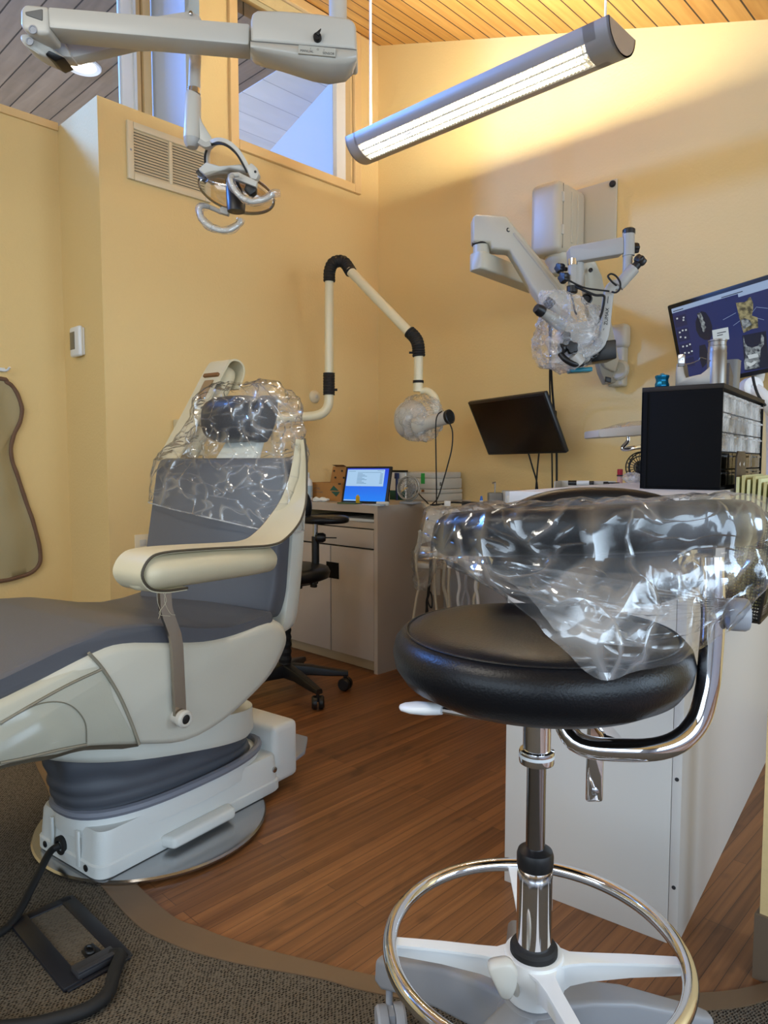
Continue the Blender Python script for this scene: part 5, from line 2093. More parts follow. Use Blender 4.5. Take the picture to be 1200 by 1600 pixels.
b = slabd([(305, 268, HD + 0.0), (310, 263, HD), (322, 274, HD), (317, 283, HD)], 0.03, 0.003)
obj('side_block', b, M['black'], ol_)
b = slabd([(309, 264, HD - 0.015), (322, 252.5, HD - 0.015), (343, 259, HD - 0.03), (377, 256, HD - 0.03), (388, 268, HD - 0.03), (376, 266, HD - 0.03), (358, 262, HD - 0.03), (336, 270, HD - 0.02), (322, 275, HD - 0.015)], 0.075, 0.004)
obj('head_cover', b, M['pale'], ol_)
# amber reflector dish and clear shield
hcn = hq(370, 298, 0.02)
tilt = Matrix((RT * 0.97 - UP * 0.24, FW * 0.9 + UP * 0.3, UP * 0.93 + RT * 0.24)).transposed()
for k in range(3):
    pass
e1 = (RT * 0.955 - UP * 0.29).normalized()
e3 = (UP + RT * 0.2 - FW * 0.35)
e3 = (e3 - e1 * e3.dot(e1)).normalized()
e2 = e3.cross(e1)
TM = Matrix((e1, e2, e3)).transposed()
b = B()
rings = []
for i in range(1, 9):
    t_ = PI / 2 * i / 8
    rings.append([hcn + TM @ V((0.098 * math.sin(t_) * math.cos(2 * PI * j / 40), 0.055 * math.sin(t_) * math.sin(2 * PI * j / 40), 0.036 * math.cos(t_))) for j in range(40)])
b.loft(rings, c1=False)
obj('reflector', b, M['amber'], ol_, smooth=80)
b = B()
b.ell(hcn - e3 * 0.004, (0.116, 0.070, 0.056), m3=TM, nu=48, nv=24)
obj('clear_shield', b, M['clear'], ol_, smooth=80)
b = B()
b.tube([hcn + TM @ V((0.1165 * math.cos(2 * PI * j / 48), 0.0705 * math.sin(2 * PI * j / 48), 0.006)) for j in range(48)], 0.0022, 6, loop=True)
obj('shield_rim', b, M['bottleclear'], ol_)
b = B()
b.tube([hq(362, 283, -0.02), hq(366, 300, -0.045), hq(369, 322, -0.06), hq(369, 331, -0.06)], [0.018, 0.0235, 0.026, 0.0245], 20)
obj('bulb_housing', b, M['black'], ol_, smooth=40)
b = slabd([(384, 286, HD - 0.06), (400, 290, HD - 0.06), (399, 299, HD - 0.06), (391, 305, HD - 0.06), (381, 296, HD - 0.06)], 0.03, 0.003)
obj('lamp_socket', b, M['black'], ol_)
b = slabd([(346, 322, HD - 0.01), (358, 326, HD - 0.01), (356, 336, HD - 0.01), (338, 330, HD - 0.01)], 0.02, 0.003)
obj('handle_bracket', b, M['scopegrey'], ol_)
b = slabd([(359, 272, HD - 0.07), (372, 268, HD - 0.07), (402, 283, HD - 0.07), (400, 292, HD - 0.07), (366, 279, HD - 0.07)], 0.02, 0.003)
obj('handle_bracket', b, M['pale'], ol_)
HA = [(346, 332, 0.0), (325, 323, -0.03), (313, 324, -0.05), (313, 337, -0.07), (325, 352, -0.08), (345, 360, -0.08), (362, 358, -0.07), (374, 349, -0.06), (376, 344, -0.055)]
HC = [(372, 273, -0.085), (361, 275, -0.10), (362, 288, -0.115), (375, 306, -0.12), (393, 315, -0.12), (412, 312, -0.115), (428, 303, -0.11)]
for H_ in (HA, HC):
    b = B()
    b.tube([hq(*q) for q in H_], 0.0068, 12, smooth=6)
    obj('grip_handle', b, M['pale'], ol_, smooth=60)
for H_, lab in ((HA[1:], 'clear film sleeve on the lower curved lamp handle'), (HC[1:] + [(438, 302, -0.11)], 'clear film sleeve on the upper right lamp handle')):
    b = B()
    k = len(H_)
    b.tube([hq(*q) for q in H_], [0.0095 + 0.0025 * (i % 2) for i in range(k)], 14, smooth=8)
    b.crumple(0.002, 40, 1.0)
    tag(obj('handle_sleeve', b, M['film'], None, smooth=30), lab, 'plastic cover', 'film sleeves on the lamp handles')

# ================================================================== jointed pipe arm with the wrapped head
AD = 3.42
pw = on_x(286, 684, XL)
xr = thing('xray_arm', 'cream jointed pipe arm with black elbows carrying a plastic wrapped x-ray head', 'x-ray arm', pw)
b = B()
b.box(pw + V((0.05, 0.0, 0)), (0.10, 0.10, 0.16), bev=0.008)
obj('wall_mount', b, M['creamarm'], xr)
b = B()
b.tube([pw + V((0.06, 0, 0.0)), at(430, 655, 3.36), at(480, 651, AD), at(497, 648.5, AD), at(507, 643, AD), at(512.5, 634, AD), at(514, 622, AD), at(514, 590, AD)], 0.0225, 20, smooth=4)
obj('lower_pipe', b, M['pipe'], xr, smooth=60)
b = B()
n_r = 17
rings = []
for i in range(n_r):
    y = 617 - 34 * i / (n_r - 1)
    c = at(514, y, AD)
    rr = 0.0285 - 0.0018 * (i % 2)
    rings.append([c + RT * (rr * math.cos(2 * PI * j / 22)) + FW * (rr * math.sin(2 * PI * j / 22)) for j in range(22)])
b.loft(rings)
sl = obj('swivel_sleeve', b, M['rubber'], xr, smooth=0)
b = B()
c = at(524.5, 609, AD - 0.01)
b.cyl(c - RT * 0.012, c + RT * 0.008, 0.006, 10)
obj('sleeve_knob', b, M['rubber'], sl)
b = B()
b.tube([at(514, 590, AD), at(514.5, 436, AD)], 0.0208, 20)
obj('upright_pipe', b, M['pipe'], xr)


def ribbed(path, r, nm, ribs, parent):
    ps_ = spline([at(*q) for q in path], 12)
    # even spacing
    Ls = [0]
    for p, q in zip(ps_, ps_[1:]):
        Ls.append(Ls[-1] + (q - p).length)
    tot = Ls[-1]
    n_ = ribs * 3
    pts, rs = [], []
    k = 0
    for i in range(n_ + 1):
        s = tot * i / n_
        while k < len(Ls) - 2 and Ls[k + 1] < s:
            k += 1
        f_ = (s - Ls[k]) / max(1e-6, Ls[k + 1] - Ls[k])
        pts.append(ps_[k].lerp(ps_[k + 1], min(1, f_)))
        rs.append(r * (1.0 if i % 3 else 0.93))
    bb = B()
    bb.tube(pts, rs, 24)
    return obj(nm, bb, M['rubber'], parent, smooth=0)


ribbed([(514.5, 440, AD), (515, 424, AD), (520, 412, AD), (530, 408, AD), (539, 411, AD), (549, 426, AD - 0.02)], 0.0285, 'ribbed_elbow', 16, xr)
b = B()
b.tube([at(546, 422, AD - 0.02), at(644, 524, 3.24)], 0.0222, 20)
obj('diagonal_pipe', b, M['pipe'], xr)
ribbed([(639, 518, 3.25), (648, 527, 3.24), (653, 538, 3.23), (654.5, 557, 3.23)], 0.0292, 'ribbed_elbow', 12, xr)
b = B()
c = at(642, 551, 3.22)
b.cyl(c - RT * 0.008, c + RT * 0.02, 0.005, 10)
obj('elbow_knob', b, M['rubber'], xr)
b = B()
b.tube([at(654, 555, 3.23), at(653.5, 595, 3.23)], 0.0205, 20)
b.tube([at(653.5, 598, 3.23), at(653, 612, 3.23)], 0.0215, 20)
obj('drop_pipe', b, M['pipe'], xr)
b = B()
b.tube([at(653.5, 594.5, 3.23), at(653.5, 598.5, 3.23)], 0.0245, 24)
obj('black_band', b, M['rubber'], xr)
b = B()
b.tube([at(657, 611, 3.23), at(668, 611, 3.22), at(678, 620, 3.20), at(682, 634, 3.18), at(678, 645, 3.16)], [0.014, 0.016, 0.018, 0.018, 0.014], 14, smooth=5)
obj('head_yoke', b, M['pipe'], xr, smooth=60)
hb0, hb1 = at(640, 655, 3.22), at(660, 660, 3.12)
b = B()
hx = (RT * 0.9 - FW * 0.43).normalized()
hy = UP.cross(hx).normalized()
b.ell(at(643, 655, 3.20), (0.075, 0.075, 0.085), nu=30, nv=18)
b.lathe(at(640, 656, 3.20), hx, [(0.06, -0.05), (0.078, -0.03), (0.080, 0.03), (0.06, 0.06), (0.05, 0.07)], 30)
obj('tube_head', b, M['pale'], xr, smooth=60)
b = B()
c0, c1 = at(655, 665, 3.10), at(703, 651, 2.98)
ax_ = (c1 - c0)
b.lathe(c0, ax_, [(0.042, -0.01), (0.045, 0.0), (0.036, 0.03), (0.0285, 0.05), (0.0285, ax_.length)], 30)
obj('beam_cone', b, M['pale'], xr, smooth=40)
b = B()
b.lathe(c1, ax_, [(0.0295, -0.012), (0.0305, -0.01), (0.0305, 0.002), (0.027, 0.004), (0.024, 0.001), (0.001, 0.0)], 30)
obj('cone_end', b, M['black'], xr)
b = B()
b.ell(at(657, 654, 3.15), (0.105, 0.10, 0.098), nu=72, nv=40)
b.crumple(0.018, 14, 6.0)
tag(obj('plastic_head_cover', b, M['filmdense'], None, smooth=25), 'clear plastic bag wrapped around the x-ray head', 'plastic cover')
cord('sensor_cable', 'thin black cable looped over the x-ray cone and hanging to the cart', [at(702, 660, 2.97), at(707, 675, 2.96), at(706, 700, 2.96), at(700, 725, 2.95), at(693, 750, 2.95), at(684, 778, 2.95), at(675, 788, 2.93), at(670, 795, 2.90)], 0.0028)
cord('sensor_cable', 'thin black cable hung over the middle of the x-ray cone', [at(690, 643, 3.0), at(684, 648, 2.97), at(681, 662, 2.96), at(681, 700, 2.96), at(682, 760, 2.96), at(682, 790, 2.96)], 0.0028)

# ================================================================== wall hung operating microscope
mX1 = on_y(917, 330, YB).x
mPx = on_y(965, 330, YB).x
ms = thing('operating_microscope', 'beige wall hung operating microscope with folding arms and plastic wrapped head', 'microscope', V((mX1, YB, 1.9)))
zp1, zp0 = on_y(940, 287, YB).z, on_y(940, 380, YB).z
b = B()
b.box(((mX1 - 0.2 + mPx) / 2, YB - 0.0075, (zp1 + zp0) / 2), (mPx - mX1 + 0.2, 0.012, zp1 - zp0), bev=0.004)
wp_ = obj('wall_plate', b, M['scope'], ms)
b = B()
b.lathe(on_y(957.5, 287.5, YB - 0.014), (0, -1, 0), [(0.014, 0), (0.014, 0.006), (0.010, 0.012)], 18)
obj('plate_bolt', b, M['black'], wp_)
by1 = 2.685
zb1, zb0 = on_y(873, 277, by1).z, on_y(873, 390, by1).z
bw = on_y(873, 330, by1).x - on_y(827, 330, by1).x
bx1_ = on_y(873, 330, by1).x + 0.0
b = B()
b.prism([(bx1_ - bw, by1, zb0), (bx1_, by1, zb0), (bx1_, by1, zb1), (bx1_ - bw, by1, zb1)], (0, YB - 0.012 - by1, 0), bev=0.028, seg=4)
bxm = obj('power_box', b, M['scope'], ms, smooth=50)
b = B()
for yy in (by1 + 0.11, by1 + 0.16):
    b.box((bx1_ + 0.0005, yy, (zb1 + zb0) / 2 + 0.01), (0.006, 0.016, (zb1 - zb0) * 0.72), bev=0.0028)
obj('box_ribs', b, M['scope'], bxm)
for zq in (zb1 - 0.07, zb0 + 0.09):
    b = B()
    b.box((bx1_ + 0.001, by1 + 0.032, zq), (0.008, 0.016, 0.04), bev=0.002)
    obj('box_hinge', b, M['pale'], bxm)
b = B()
b.box((bx1_ + 0.0003, by1 + 0.034, (zb0 + zb1) / 2), (0.002, 0.002, (zb1 - zb0) * 0.9))
obj('lid_seam', b, M['greyink'], bxm, smooth=0)
pvt = V((bx1_ - 0.055, by1 + 0.10, zb0))
b = B()
b.lathe(pvt - UP * 0.075, UP, [(0.035, 0), (0.042, 0.008), (0.042, 0.035), (0.05, 0.045), (0.058, 0.06), (0.06, 0.08)], 32)
obj('pivot_boss', b, M['scope'], ms, smooth=50)
ED = 2.72
# lower swing arm from the pivot to the elbow
e0 = at(752, 411, ED)
b = B()
d_ = (V((pvt.x, pvt.y, 0)) - V((e0.x, e0.y, 0))).normalized()
n_ = V((-d_.y, d_.x, 0))
L_ = (V((pvt.x, pvt.y, 0)) - V((e0.x, e0.y, 0))).length
def arm_ring(s, w_, z0, z1): return [V((e0.x, e0.y, 0)) + d_ * s + n_ * a + UP * z for a, z in rnd([(-w_, z0), (w_, z0), (w_, z1), (-w_, z1)], 0.008, 3)]
za1, za0 = at(752, 397, ED).z, at(752, 425, ED).z
b.loft([arm_ring(-0.035, 0.022, za0 + 0.004, za1), arm_ring(-0.025, 0.034, za0, za1), arm_ring(0.1, 0.036, za0 - 0.002, za1 - 0.004), arm_ring(L_ - 0.02, 0.04, za0 - 0.01, za1 - 0.016), arm_ring(L_ + 0.03, 0.03, za0 - 0.008, za1 - 0.018)])
obj('swing_arm', b, M['scope'], ms, smooth=50)
b = B()
b.lathe(V((e0.x, e0.y, za1)), UP, [(0.031, -0.002), (0.031, at(752, 383, ED).z - za1)], 30)
obj('elbow_post', b, M['scope'], ms)
b = B()
b.lathe(V((e0.x, e0.y, 0)), UP, [(0.033, at(752, 384, ED).z), (0.036, at(752, 383, ED).z), (0.036, at(752, 379, ED).z), (0.033, at(752, 378, ED).z)], 30)
obj('elbow_ring', b, M['black'], ms)
hx_, hy_ = at(890, 470, 2.55), 0
b = slabd([(739, 337, ED - 0.035), (745, 334, ED - 0.035), (792, 337, ED - 0.05), (803, 352, ED - 0.055), (852, 412, ED - 0.09), (893, 462, ED - 0.12), (893, 495, ED - 0.12), (865, 494, ED - 0.11), (832, 450, ED - 0.08), (797, 391, ED - 0.05), (768, 389, ED - 0.04), (766, 379, ED - 0.04), (739, 378, ED - 0.035)], 0.075, 0.010, seg=3)
ua = obj('spring_arm', b, M['scope'], ms, smooth=50)
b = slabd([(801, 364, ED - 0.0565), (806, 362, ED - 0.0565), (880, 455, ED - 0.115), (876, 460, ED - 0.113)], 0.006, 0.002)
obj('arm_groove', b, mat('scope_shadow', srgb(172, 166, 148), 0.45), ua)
b = B()
c = at(795, 359, ED - 0.05)
b.lathe(c + FW * 0.004, -FW, [(0.009, 0), (0.009, 0.005), (0.005, 0.006), (0.004, 0.003)], 16)
obj('arm_bolt', b, M['black'], ua)

# vertical spindle, cross arm and hanging yoke
SD = 2.50
b = B()
b.tube([at(902, 412, SD), at(901, 450, SD)], 0.0245, 22)
b.tube([at(895, 405, SD - 0.01), at(895, 452, SD - 0.01)], 0.0165, 22)
obj('spindle', b, M['scopegrey'], ms)
b = B()
b.tube([at(895.5, 405, SD - 0.011), at(895.5, 415, SD - 0.011)], 0.0178, 22)
obj('spindle_ring', b, M['chrome'], ms)
b = B()
b.tube([at(894, 447, SD - 0.01), at(894, 457, SD - 0.01), at(894, 459, SD - 0.01)], [0.0185, 0.0185, 0.014], 20)
obj('spindle_cap', b, M['black'], ms)


def starknob(c, ax, r, nm='star_knob', parent=None):
    u_, w2, d2 = basis(ax)
    bb = B()
    rings = []
    for h, s in ((-0.012, 0.55), (-0.011, 0.85), (-0.004, 1.0), (0.006, 1.0), (0.012, 0.85), (0.013, 0.4)):
        rings.append([c + d2 * h + (u_ * math.cos(2 * PI * j / 40) + w2 * math.sin(2 * PI * j / 40)) * (r * s * (1 + 0.12 * math.cos(5 * 2 * PI * j / 40))) for j in range(40)])
    bb.loft(rings)
    bb.cyl(c - d2 * 0.03, c, r * 0.45, 12)
    return obj(nm, bb, M['black'], parent or ms, smooth=45)


starknob(at(881, 434, SD - 0.02), -RT - FW * 0.6, 0.0185)
starknob(at(875, 419, SD + 0.02), -RT - FW * 0.6, 0.017)
b = slabd([(890, 388, SD - 0.02), (893, 384, SD - 0.02), (975, 369, SD - 0.10), (975, 396, SD - 0.10), (892, 410, SD - 0.02)], 0.05, 0.005)
obj('cross_arm', b, M['scopegrey'], ms)
b = B()
b.tube([at(982, 364, SD - 0.09), at(982, 400, SD - 0.09)], 0.0195, 22)
obj('yoke_post', b, M['scopegrey'], ms)
b = B()
b.tube([at(982.5, 357, SD - 0.09), at(982.5, 359, SD - 0.09), at(982.5, 366, SD - 0.09)], [0.016, 0.0205, 0.0205], 22)
obj('post_cap', b, M['black'], ms)
b = B()
b.tube([at(981, 399, SD - 0.09), at(980, 428, SD - 0.09)], 0.0155, 20)
obj('post_tube', b, M['scopegrey'], ms)
starknob(at(992, 388, SD - 0.08), RT, 0.016)
b = B()
b.tube([at(966, 447, SD - 0.10), at(991, 419, SD - 0.11)], 0.0195, 20)
obj('tilt_joint', b, M['scopegrey'], ms)
b = B()
b.tube([at(990, 420, SD - 0.11), at(997, 412, SD - 0.113)], 0.0135, 16)
obj('tilt_collar', b, M['black'], ms)
starknob(at(1000, 407, SD - 0.115), at(1000, 407, SD - 0.115) - at(985, 425, SD - 0.11), 0.019)
# cranked arm
cr = spline([at(*q) for q in [(968, 445, SD - 0.10), (957, 447, SD - 0.10), (951, 458, SD - 0.10), (948, 480, SD - 0.10), (945, 510, SD - 0.10), (941, 530, SD - 0.10), (932, 543, SD - 0.10), (918, 551, SD - 0.10), (898, 556, SD - 0.10)]], 5)
b = B()
rings = []
for i, p in enumerate(cr):
    d = (cr[min(i + 1, len(cr) - 1)] - cr[max(i - 1, 0)]).normalized()
    nn_ = d.cross(FW).normalized()
    w_ = 0.0165 if i < 30 else 0.0165
    rings.append([p + nn_ * s + FW * q for s, q in rnd([(-w_, -0.012), (w_, -0.012), (w_, 0.012), (-w_, 0.012)], 0.006, 3)])
b.loft(rings)
ca_ = obj('cranked_arm', b, M['scopegrey'], ms, smooth=45)
b = B()
o_, e_ = at(946.5, 508, SD - 0.113), at(949.5, 480, SD - 0.113)
tx = (e_ - o_).normalized()
ty = FW.cross(tx).normalized()
if ty.dot(RT) > 0: ty = -ty
text_mesh(b, 'ZUMAX', o_ - ty * 0.005, tx, ty, 0.016, 0.0006)
for (xa_, ya_), (xb_, yb_) in (((950.5, 463), (949.5, 474)), ((944, 513), (942.5, 516))):
    a_, c_ = at(xa_, ya_, SD - 0.1135), at(xb_, yb_, SD - 0.1135)
    q_ = RT * 0.0008
    b.quadp(a_ - q_, a_ + q_, c_ + q_, c_ - q_)
obj('arm_lettering', b, M['ink'], ca_, smooth=0)
# optical head under the bag
b = slabd([(921, 535, SD - 0.08), (963, 530, SD - 0.13), (964, 560, SD - 0.13), (922, 566, SD - 0.08)], 0.10, 0.004)
obj('light_housing', b, M['black'], ms)
b = slabd([(884, 505, SD - 0.09), (925, 500, SD - 0.09), (932, 535, SD - 0.09), (922, 566, SD - 0.09), (890, 562, SD - 0.09), (880, 540, SD - 0.09)], 0.10, 0.012, seg=3)
obj('optics_body', b, M['scopegrey'], ms, smooth=50)
b = B()
b.tube([at(893, 555, SD - 0.14), at(903, 568, SD - 0.13)], [0.024, 0.028], 24)
obj('objective_lens', b, M['scopegrey'], ms)
for (x0, y0, d0), (x1, y1, d1) in (((884, 512, SD - 0.06), (848, 488, SD - 0.10)), ((892, 508, SD + 0.02), (862, 478, SD + 0.0))):
    b = B()
    b.tube([at(x0, y0, d0), at((x0 + x1) / 2, (y0 + y1) / 2, (d0 + d1) / 2), at(x1, y1, d1)], [0.024, 0.021, 0.017], 20)
    ey_ = obj('eyepiece_tube', b, M['scopegrey'], ms)
    b = B()
    a_, c_ = at(x1, y1, d1), at(x0, y0, d0)
    dd = (a_ - c_).normalized()
    b.tube([a_, a_ + dd * 0.012, a_ + dd * 0.03], [0.0185, 0.0195, 0.015], 20)
    obj('eyecup', b, M['black'], ey_)
b = B()
b.tube([at(888, 540, SD - 0.14), at(876, 545, SD - 0.15)], 0.018, 16)
obj('focus_knob', b, M['black'], ms)
starknob(at(893, 543, SD - 0.155), -FW, 0.020)
starknob(at(884, 526, SD - 0.13), -FW - RT * 0.5, 0.017)
b = B()
b.tube([at(875, 552, SD - 0.14), at(884, 562, SD - 0.15), at(898, 569, SD - 0.15), at(910, 568, SD - 0.14)], 0.010, 12, smooth=5)
obj('grip_handle', b, M['black'], ms)
b = slabd([(891.5, 575.5, SD - 0.10), (926, 573, SD - 0.13), (926, 580, SD - 0.13), (892, 581.5, SD - 0.10)], 0.05, 0.002)
obj('lens_cover', b, M['teal'], ms)
b = B()
b.lathe(at(917, 467, SD - 0.02), -FW, [(0.019, -0.004), (0.019, 0.002), (0.014, 0.003), (0.012, -0.003)], 22)
obj('cable_port', b, M['black'], ms)

# bag over the optics, gathered at the top
bgc = at(892, 525, SD - 0.06)
b = B()
prof_b = [(-0.115, 0.03), (-0.105, 0.065), (-0.07, 0.098), (-0.03, 0.112), (0.01, 0.108), (0.05, 0.10), (0.085, 0.095), (0.11, 0.085), (0.125, 0.075)]
rings = []
for i in range(49):
    f_ = i / 48 * (len(prof_b) - 1)
    k = min(int(f_), len(prof_b) - 2)
    z, r = [prof_b[k][q] + (prof_b[k + 1][q] - prof_b[k][q]) * (f_ - k) for q in (0, 1)]
    top = max(0, (z - 0.05) / 0.08)
    rings.append([bgc + UP * z + RT * (r * (1.05 + 0.1 * top) * math.cos(2 * PI * j / 84) - 0.012 * top - 0.004 + 0.02 * min(0, z) / 0.1) + FW * (r * 0.95 * math.sin(2 * PI * j / 84)) + UP * (-0.02 * top * math.cos(2 * PI * j / 84) * 1.2) for j in range(84)])
b.loft(rings, c1=False)
b.crumple(0.016, 14, 9.0)
tag(obj('plastic_scope_cover', b, M['filmdense'], None, smooth=25), 'clear crumpled plastic bag over the microscope optics', 'plastic cover')
# cables on the microscope
cb_ = SD - 0.13
cord('scope_cable', 'black cable looped around the bend of the microscope arm', [at(963, 446, cb_), at(956, 440, cb_ - 0.01), at(950, 432, cb_), at(955, 428, cb_), at(963, 432, cb_), at(969, 442, cb_ - 0.01), at(968, 452, cb_ - 0.01), at(962, 457, cb_), at(956, 456, cb_ + 0.01)], 0.0032)
cord('scope_cable', 'black cable slung from the side knob across to the cranked microscope arm', [at(887, 437, cb_), at(900, 444, cb_), at(915, 450, cb_), at(935, 453, cb_), at(952, 455, cb_)], 0.003)
cord('scope_cable', 'black plugged cable dropping beside the spindle to the bagged optics', [at(890, 455, cb_), at(895, 470, cb_), at(898, 485, cb_), at(901, 492, cb_)], 0.003)
cord('scope_cable', 'black cable running down inside the cranked microscope arm', [at(899, 447, cb_ + 0.01), at(915, 455, cb_ - 0.005), at(930, 461, cb_ - 0.01), at(943, 462, cb_), at(944, 470, cb_), at(940, 490, cb_), at(933, 505, cb_), at(925, 515, cb_)], 0.0042)

# sprung support arm on its own wall bracket
wb1, wb0 = on_y(968, 507, YB - 0.03), on_y(968, 604, YB - 0.03)
sa = thing('sprung_support_arm', 'beige sprung arm rising from a wall bracket behind the microscope head', 'support arm', V((wb0.x, YB, wb0.z)))
b = B()
wzm = on_y(968, 545, YB - 0.03).z
b.box((wb1.x, YB - 0.03, (wb1.z + wzm) / 2), (0.085, 0.06, wb1.z - wzm), bev=0.02, seg=4)
obj('bracket_cover', b, M['scope'], sa, smooth=50)
b = B()
b.box((wb1.x - 0.005, YB - 0.025, (wb1.z + wb0.z) / 2), (0.07, 0.05, wb1.z - wb0.z), bev=0.01, seg=3)
obj('bracket_body', b, M['scope'], sa)
b = B()
c = on_y(967, 578, YB - 0.055)
b.lathe(c + V((0, 0.01, 0)), (0, -1, 0), [(0.042, 0), (0.042, 0.016), (0.034, 0.022), (0.001, 0.023)], 28)
b.lathe(c + V((0.0, -0.012, 0)), (0, -1, 0), [(0.006, 0), (0.006, 0.004)], 12)
obj('pivot_disc', b, M['scope'], sa)
b = slabd([(933, 563, 3.02), (956, 556, 3.02), (966, 597, 3.05), (946, 600, 3.05), (938, 582, 3.04)], 0.05, 0.006)
obj('arm_foot', b, mat('scope_dark', srgb(150, 144, 128), 0.45), sa)
b = slabd([(946, 588, 3.04), (955, 590, 3.04), (955, 598, 3.04), (946, 596, 3.04)], 0.02, 0.002, 3.0)
obj('foot_slot', b, M['black'], sa)
b = slabd([(912, 412, 2.72), (920, 405, 2.72), (932, 408, 2.72), (939, 430, 2.74), (968, 560, 3.0), (962, 582, 3.02), (945, 575, 3.02), (925, 520, 2.9), (914, 450, 2.75)], 0.05, 0.008, seg=3)
sb_ = obj('spring_beam', b, M['scope'], sa, smooth=50)
b = B()
c = at(923, 422, 2.718)
b.lathe(c + FW * 0.003, -FW, [(0.008, 0), (0.008, 0.005), (0.005, 0.006), (0.004, 0.003)], 16)
obj('beam_bolt', b, M['black'], sb_)

# ================================================================== black monitor on the back wall
def monitor(nm, lab, c, u, v, w_, h_, bez, scrm, thick=0.022):
    u = V(u).normalized()
    v = V(v)
    v = (v - u * v.dot(u)).normalized()
    n_ = u.cross(v)
    if n_.dot(CAM - c) < 0:
        n_ = -n_
    m3 = Matrix((u, v, u.cross(v))).transposed()
    tt = thing(nm, lab, 'monitor', c - v * (h_ / 2))
    bb = B()
    bb.box(c - n_ * thick / 2, (w_, h_, thick), m3=m3, bev=0.006)
    obj('case', bb, M['black'], tt)
    bb = B()
    f = lambda a, q, l=0.0006: c + u * (a * (w_ / 2 - bez)) + v * (q * (h_ / 2 - bez)) + n_ * l
    bb.quadp(f(-1, -1), f(1, -1), f(1, 1), f(-1, 1))
    ss = obj('screen', bb, scrm, tt, smooth=0)
    bb = B()
    bb.box(c - n_ * (thick + 0.012), (w_ * 0.45, h_ * 0.5, 0.03), m3=m3, bev=0.012)
    obj('back_bulge', bb, M['black'], tt)
    return tt, ss, f, n_, u, v


bmc = V((-1.785, 2.680, 1.116))
mt, ssc, fm, nm_, mu_, mv_ = monitor('black_monitor', 'switched off black monitor tilted forward on the back wall', bmc, (0.961, -0.276, 0.008), (-0.131, -0.433, 0.892), 0.52, 0.277, 0.012, mat('screen_off', srgb(4, 4, 5), 0.22))
b = B()
b.tube([bmc - nm_ * 0.05, V((bmc.x + 0.02, YB - 0.06, bmc.z + 0.02))], 0.02, 14)
b.box((bmc.x + 0.02, YB - 0.02, bmc.z + 0.02), (0.10, 0.04, 0.12), bev=0.006)
obj('wall_mount', b, M['black'], mt)
cord('monitor_cable', 'black cable dropping from the left underside of the dark monitor', [at(826, 709, 2.98), at(832, 730, 3.0), at(838, 750, 3.02), at(840, 765, 3.03)], 0.0035)
cord('monitor_cable', 'black cable dropping straight below the dark monitor beside another cable', [at(842, 709, 2.98), at(840, 730, 3.0), at(838, 755, 3.02), at(837, 768, 3.03)], 0.0035)
cord('wall_cable', 'black cable hanging from the microscope down behind the dark monitor', [at(862, 500, 2.75), at(860, 545, 2.9), at(863, 610, 3.15), at(869, 680, 3.2), at(870, 765, 3.22)], 0.0048)
cord('wall_cable', 'second black cable beside the one hanging down the wall from the microscope', [at(858, 500, 2.77), at(859.5, 550, 2.95), at(859, 600, 3.17), at(862, 690, 3.22), at(863, 765, 3.24)], 0.0035)

# ================================================================== right hand monitor showing a scan
rc = V((-0.847, 2.716, 1.423))
mt2, ss2, f2, n2, u2, v2 = monitor('scan_monitor', 'large monitor tilted above the drawer organiser showing dental scans on dark blue', rc, (0.983, -0.15, 0.111), (-0.139, -0.191, 0.972), 0.54, 0.325, 0.016, emis('scan_background', srgb(24, 36, 92), 0.9))


def patch(nm, pts, m_, l=0.0012, parent=ss2):
    bb = B()
    bb.face([bb.bm.verts.new(f2(a, q, l)) for a, q in pts])
    return obj(nm, bb, m_, parent, smooth=0)


def rect(a0, q0, a1, q1): return [(a0, q0), (a1, q0), (a1, q1), (a0, q1)]
pal = emis('scan_toolbar', srgb(150, 172, 205), 0.9)
dkb = emis('scan_dark', srgb(10, 16, 44), 0.8)
lt = emis('scan_light', srgb(190, 200, 205), 0.9)
bone = None


def bonemat(nm, ca, cb2, sc_):
    m = emis(nm, ca, 0.8)
    nt = m.node_tree
    tcn = nt.nodes.new('ShaderNodeTexCoord')
    nz_ = nt.nodes.new('ShaderNodeTexNoise')
    nz_.inputs['Scale'].default_value = sc_
    nz_.inputs['Detail'].default_value = 5
    nt.links.new(tcn.outputs['Object'], nz_.inputs['Vector'])
    rp = nt.nodes.new('ShaderNodeValToRGB')
    rp.color_ramp.elements[0].position = 0.4
    rp.color_ramp.elements[0].color = ca
    rp.color_ramp.elements[1].position = 0.6
    rp.color_ramp.elements[1].color = cb2
    nt.links.new(nz_.outputs['Fac'], rp.inputs[0])
    nt.links.new(rp.outputs[0], nt.nodes['Principled BSDF'].inputs['Emission Color'])
    return m


bone = bonemat('bone_scan', srgb(70, 66, 44), srgb(158, 150, 108), 60)
tooth = bonemat('tooth_scan', srgb(30, 36, 50), srgb(150, 160, 164), 70)
patch('screen_toolbar', rect(-1, 0.88, 1, 0.995), pal)
patch('screen_tab', rect(-0.02, 0.80, 1, 0.885), pal)
patch('screen_title', rect(-0.25, 0.895, 0.05, 0.915), dkb, 0.0016)
patch('screen_logo', rect(-0.98, 0.91, -0.82, 0.93), dkb, 0.0016)
b = B()
for k in range(5):
    b.quadp(f2(0.6 + 0.07 * k, 0.90, 0.0016), f2(0.62 + 0.07 * k, 0.90, 0.0016), f2(0.62 + 0.07 * k, 0.93, 0.0016), f2(0.6 + 0.07 * k, 0.93, 0.0016))
for k in range(5):
    b.quadp(f2(-0.99 + 0.2 * k, 0.80, 0.0016), f2(-0.985 + 0.2 * k, 0.80, 0.0016), f2(-0.985 + 0.2 * k, 0.87, 0.0016), f2(-0.99 + 0.2 * k, 0.87, 0.0016))
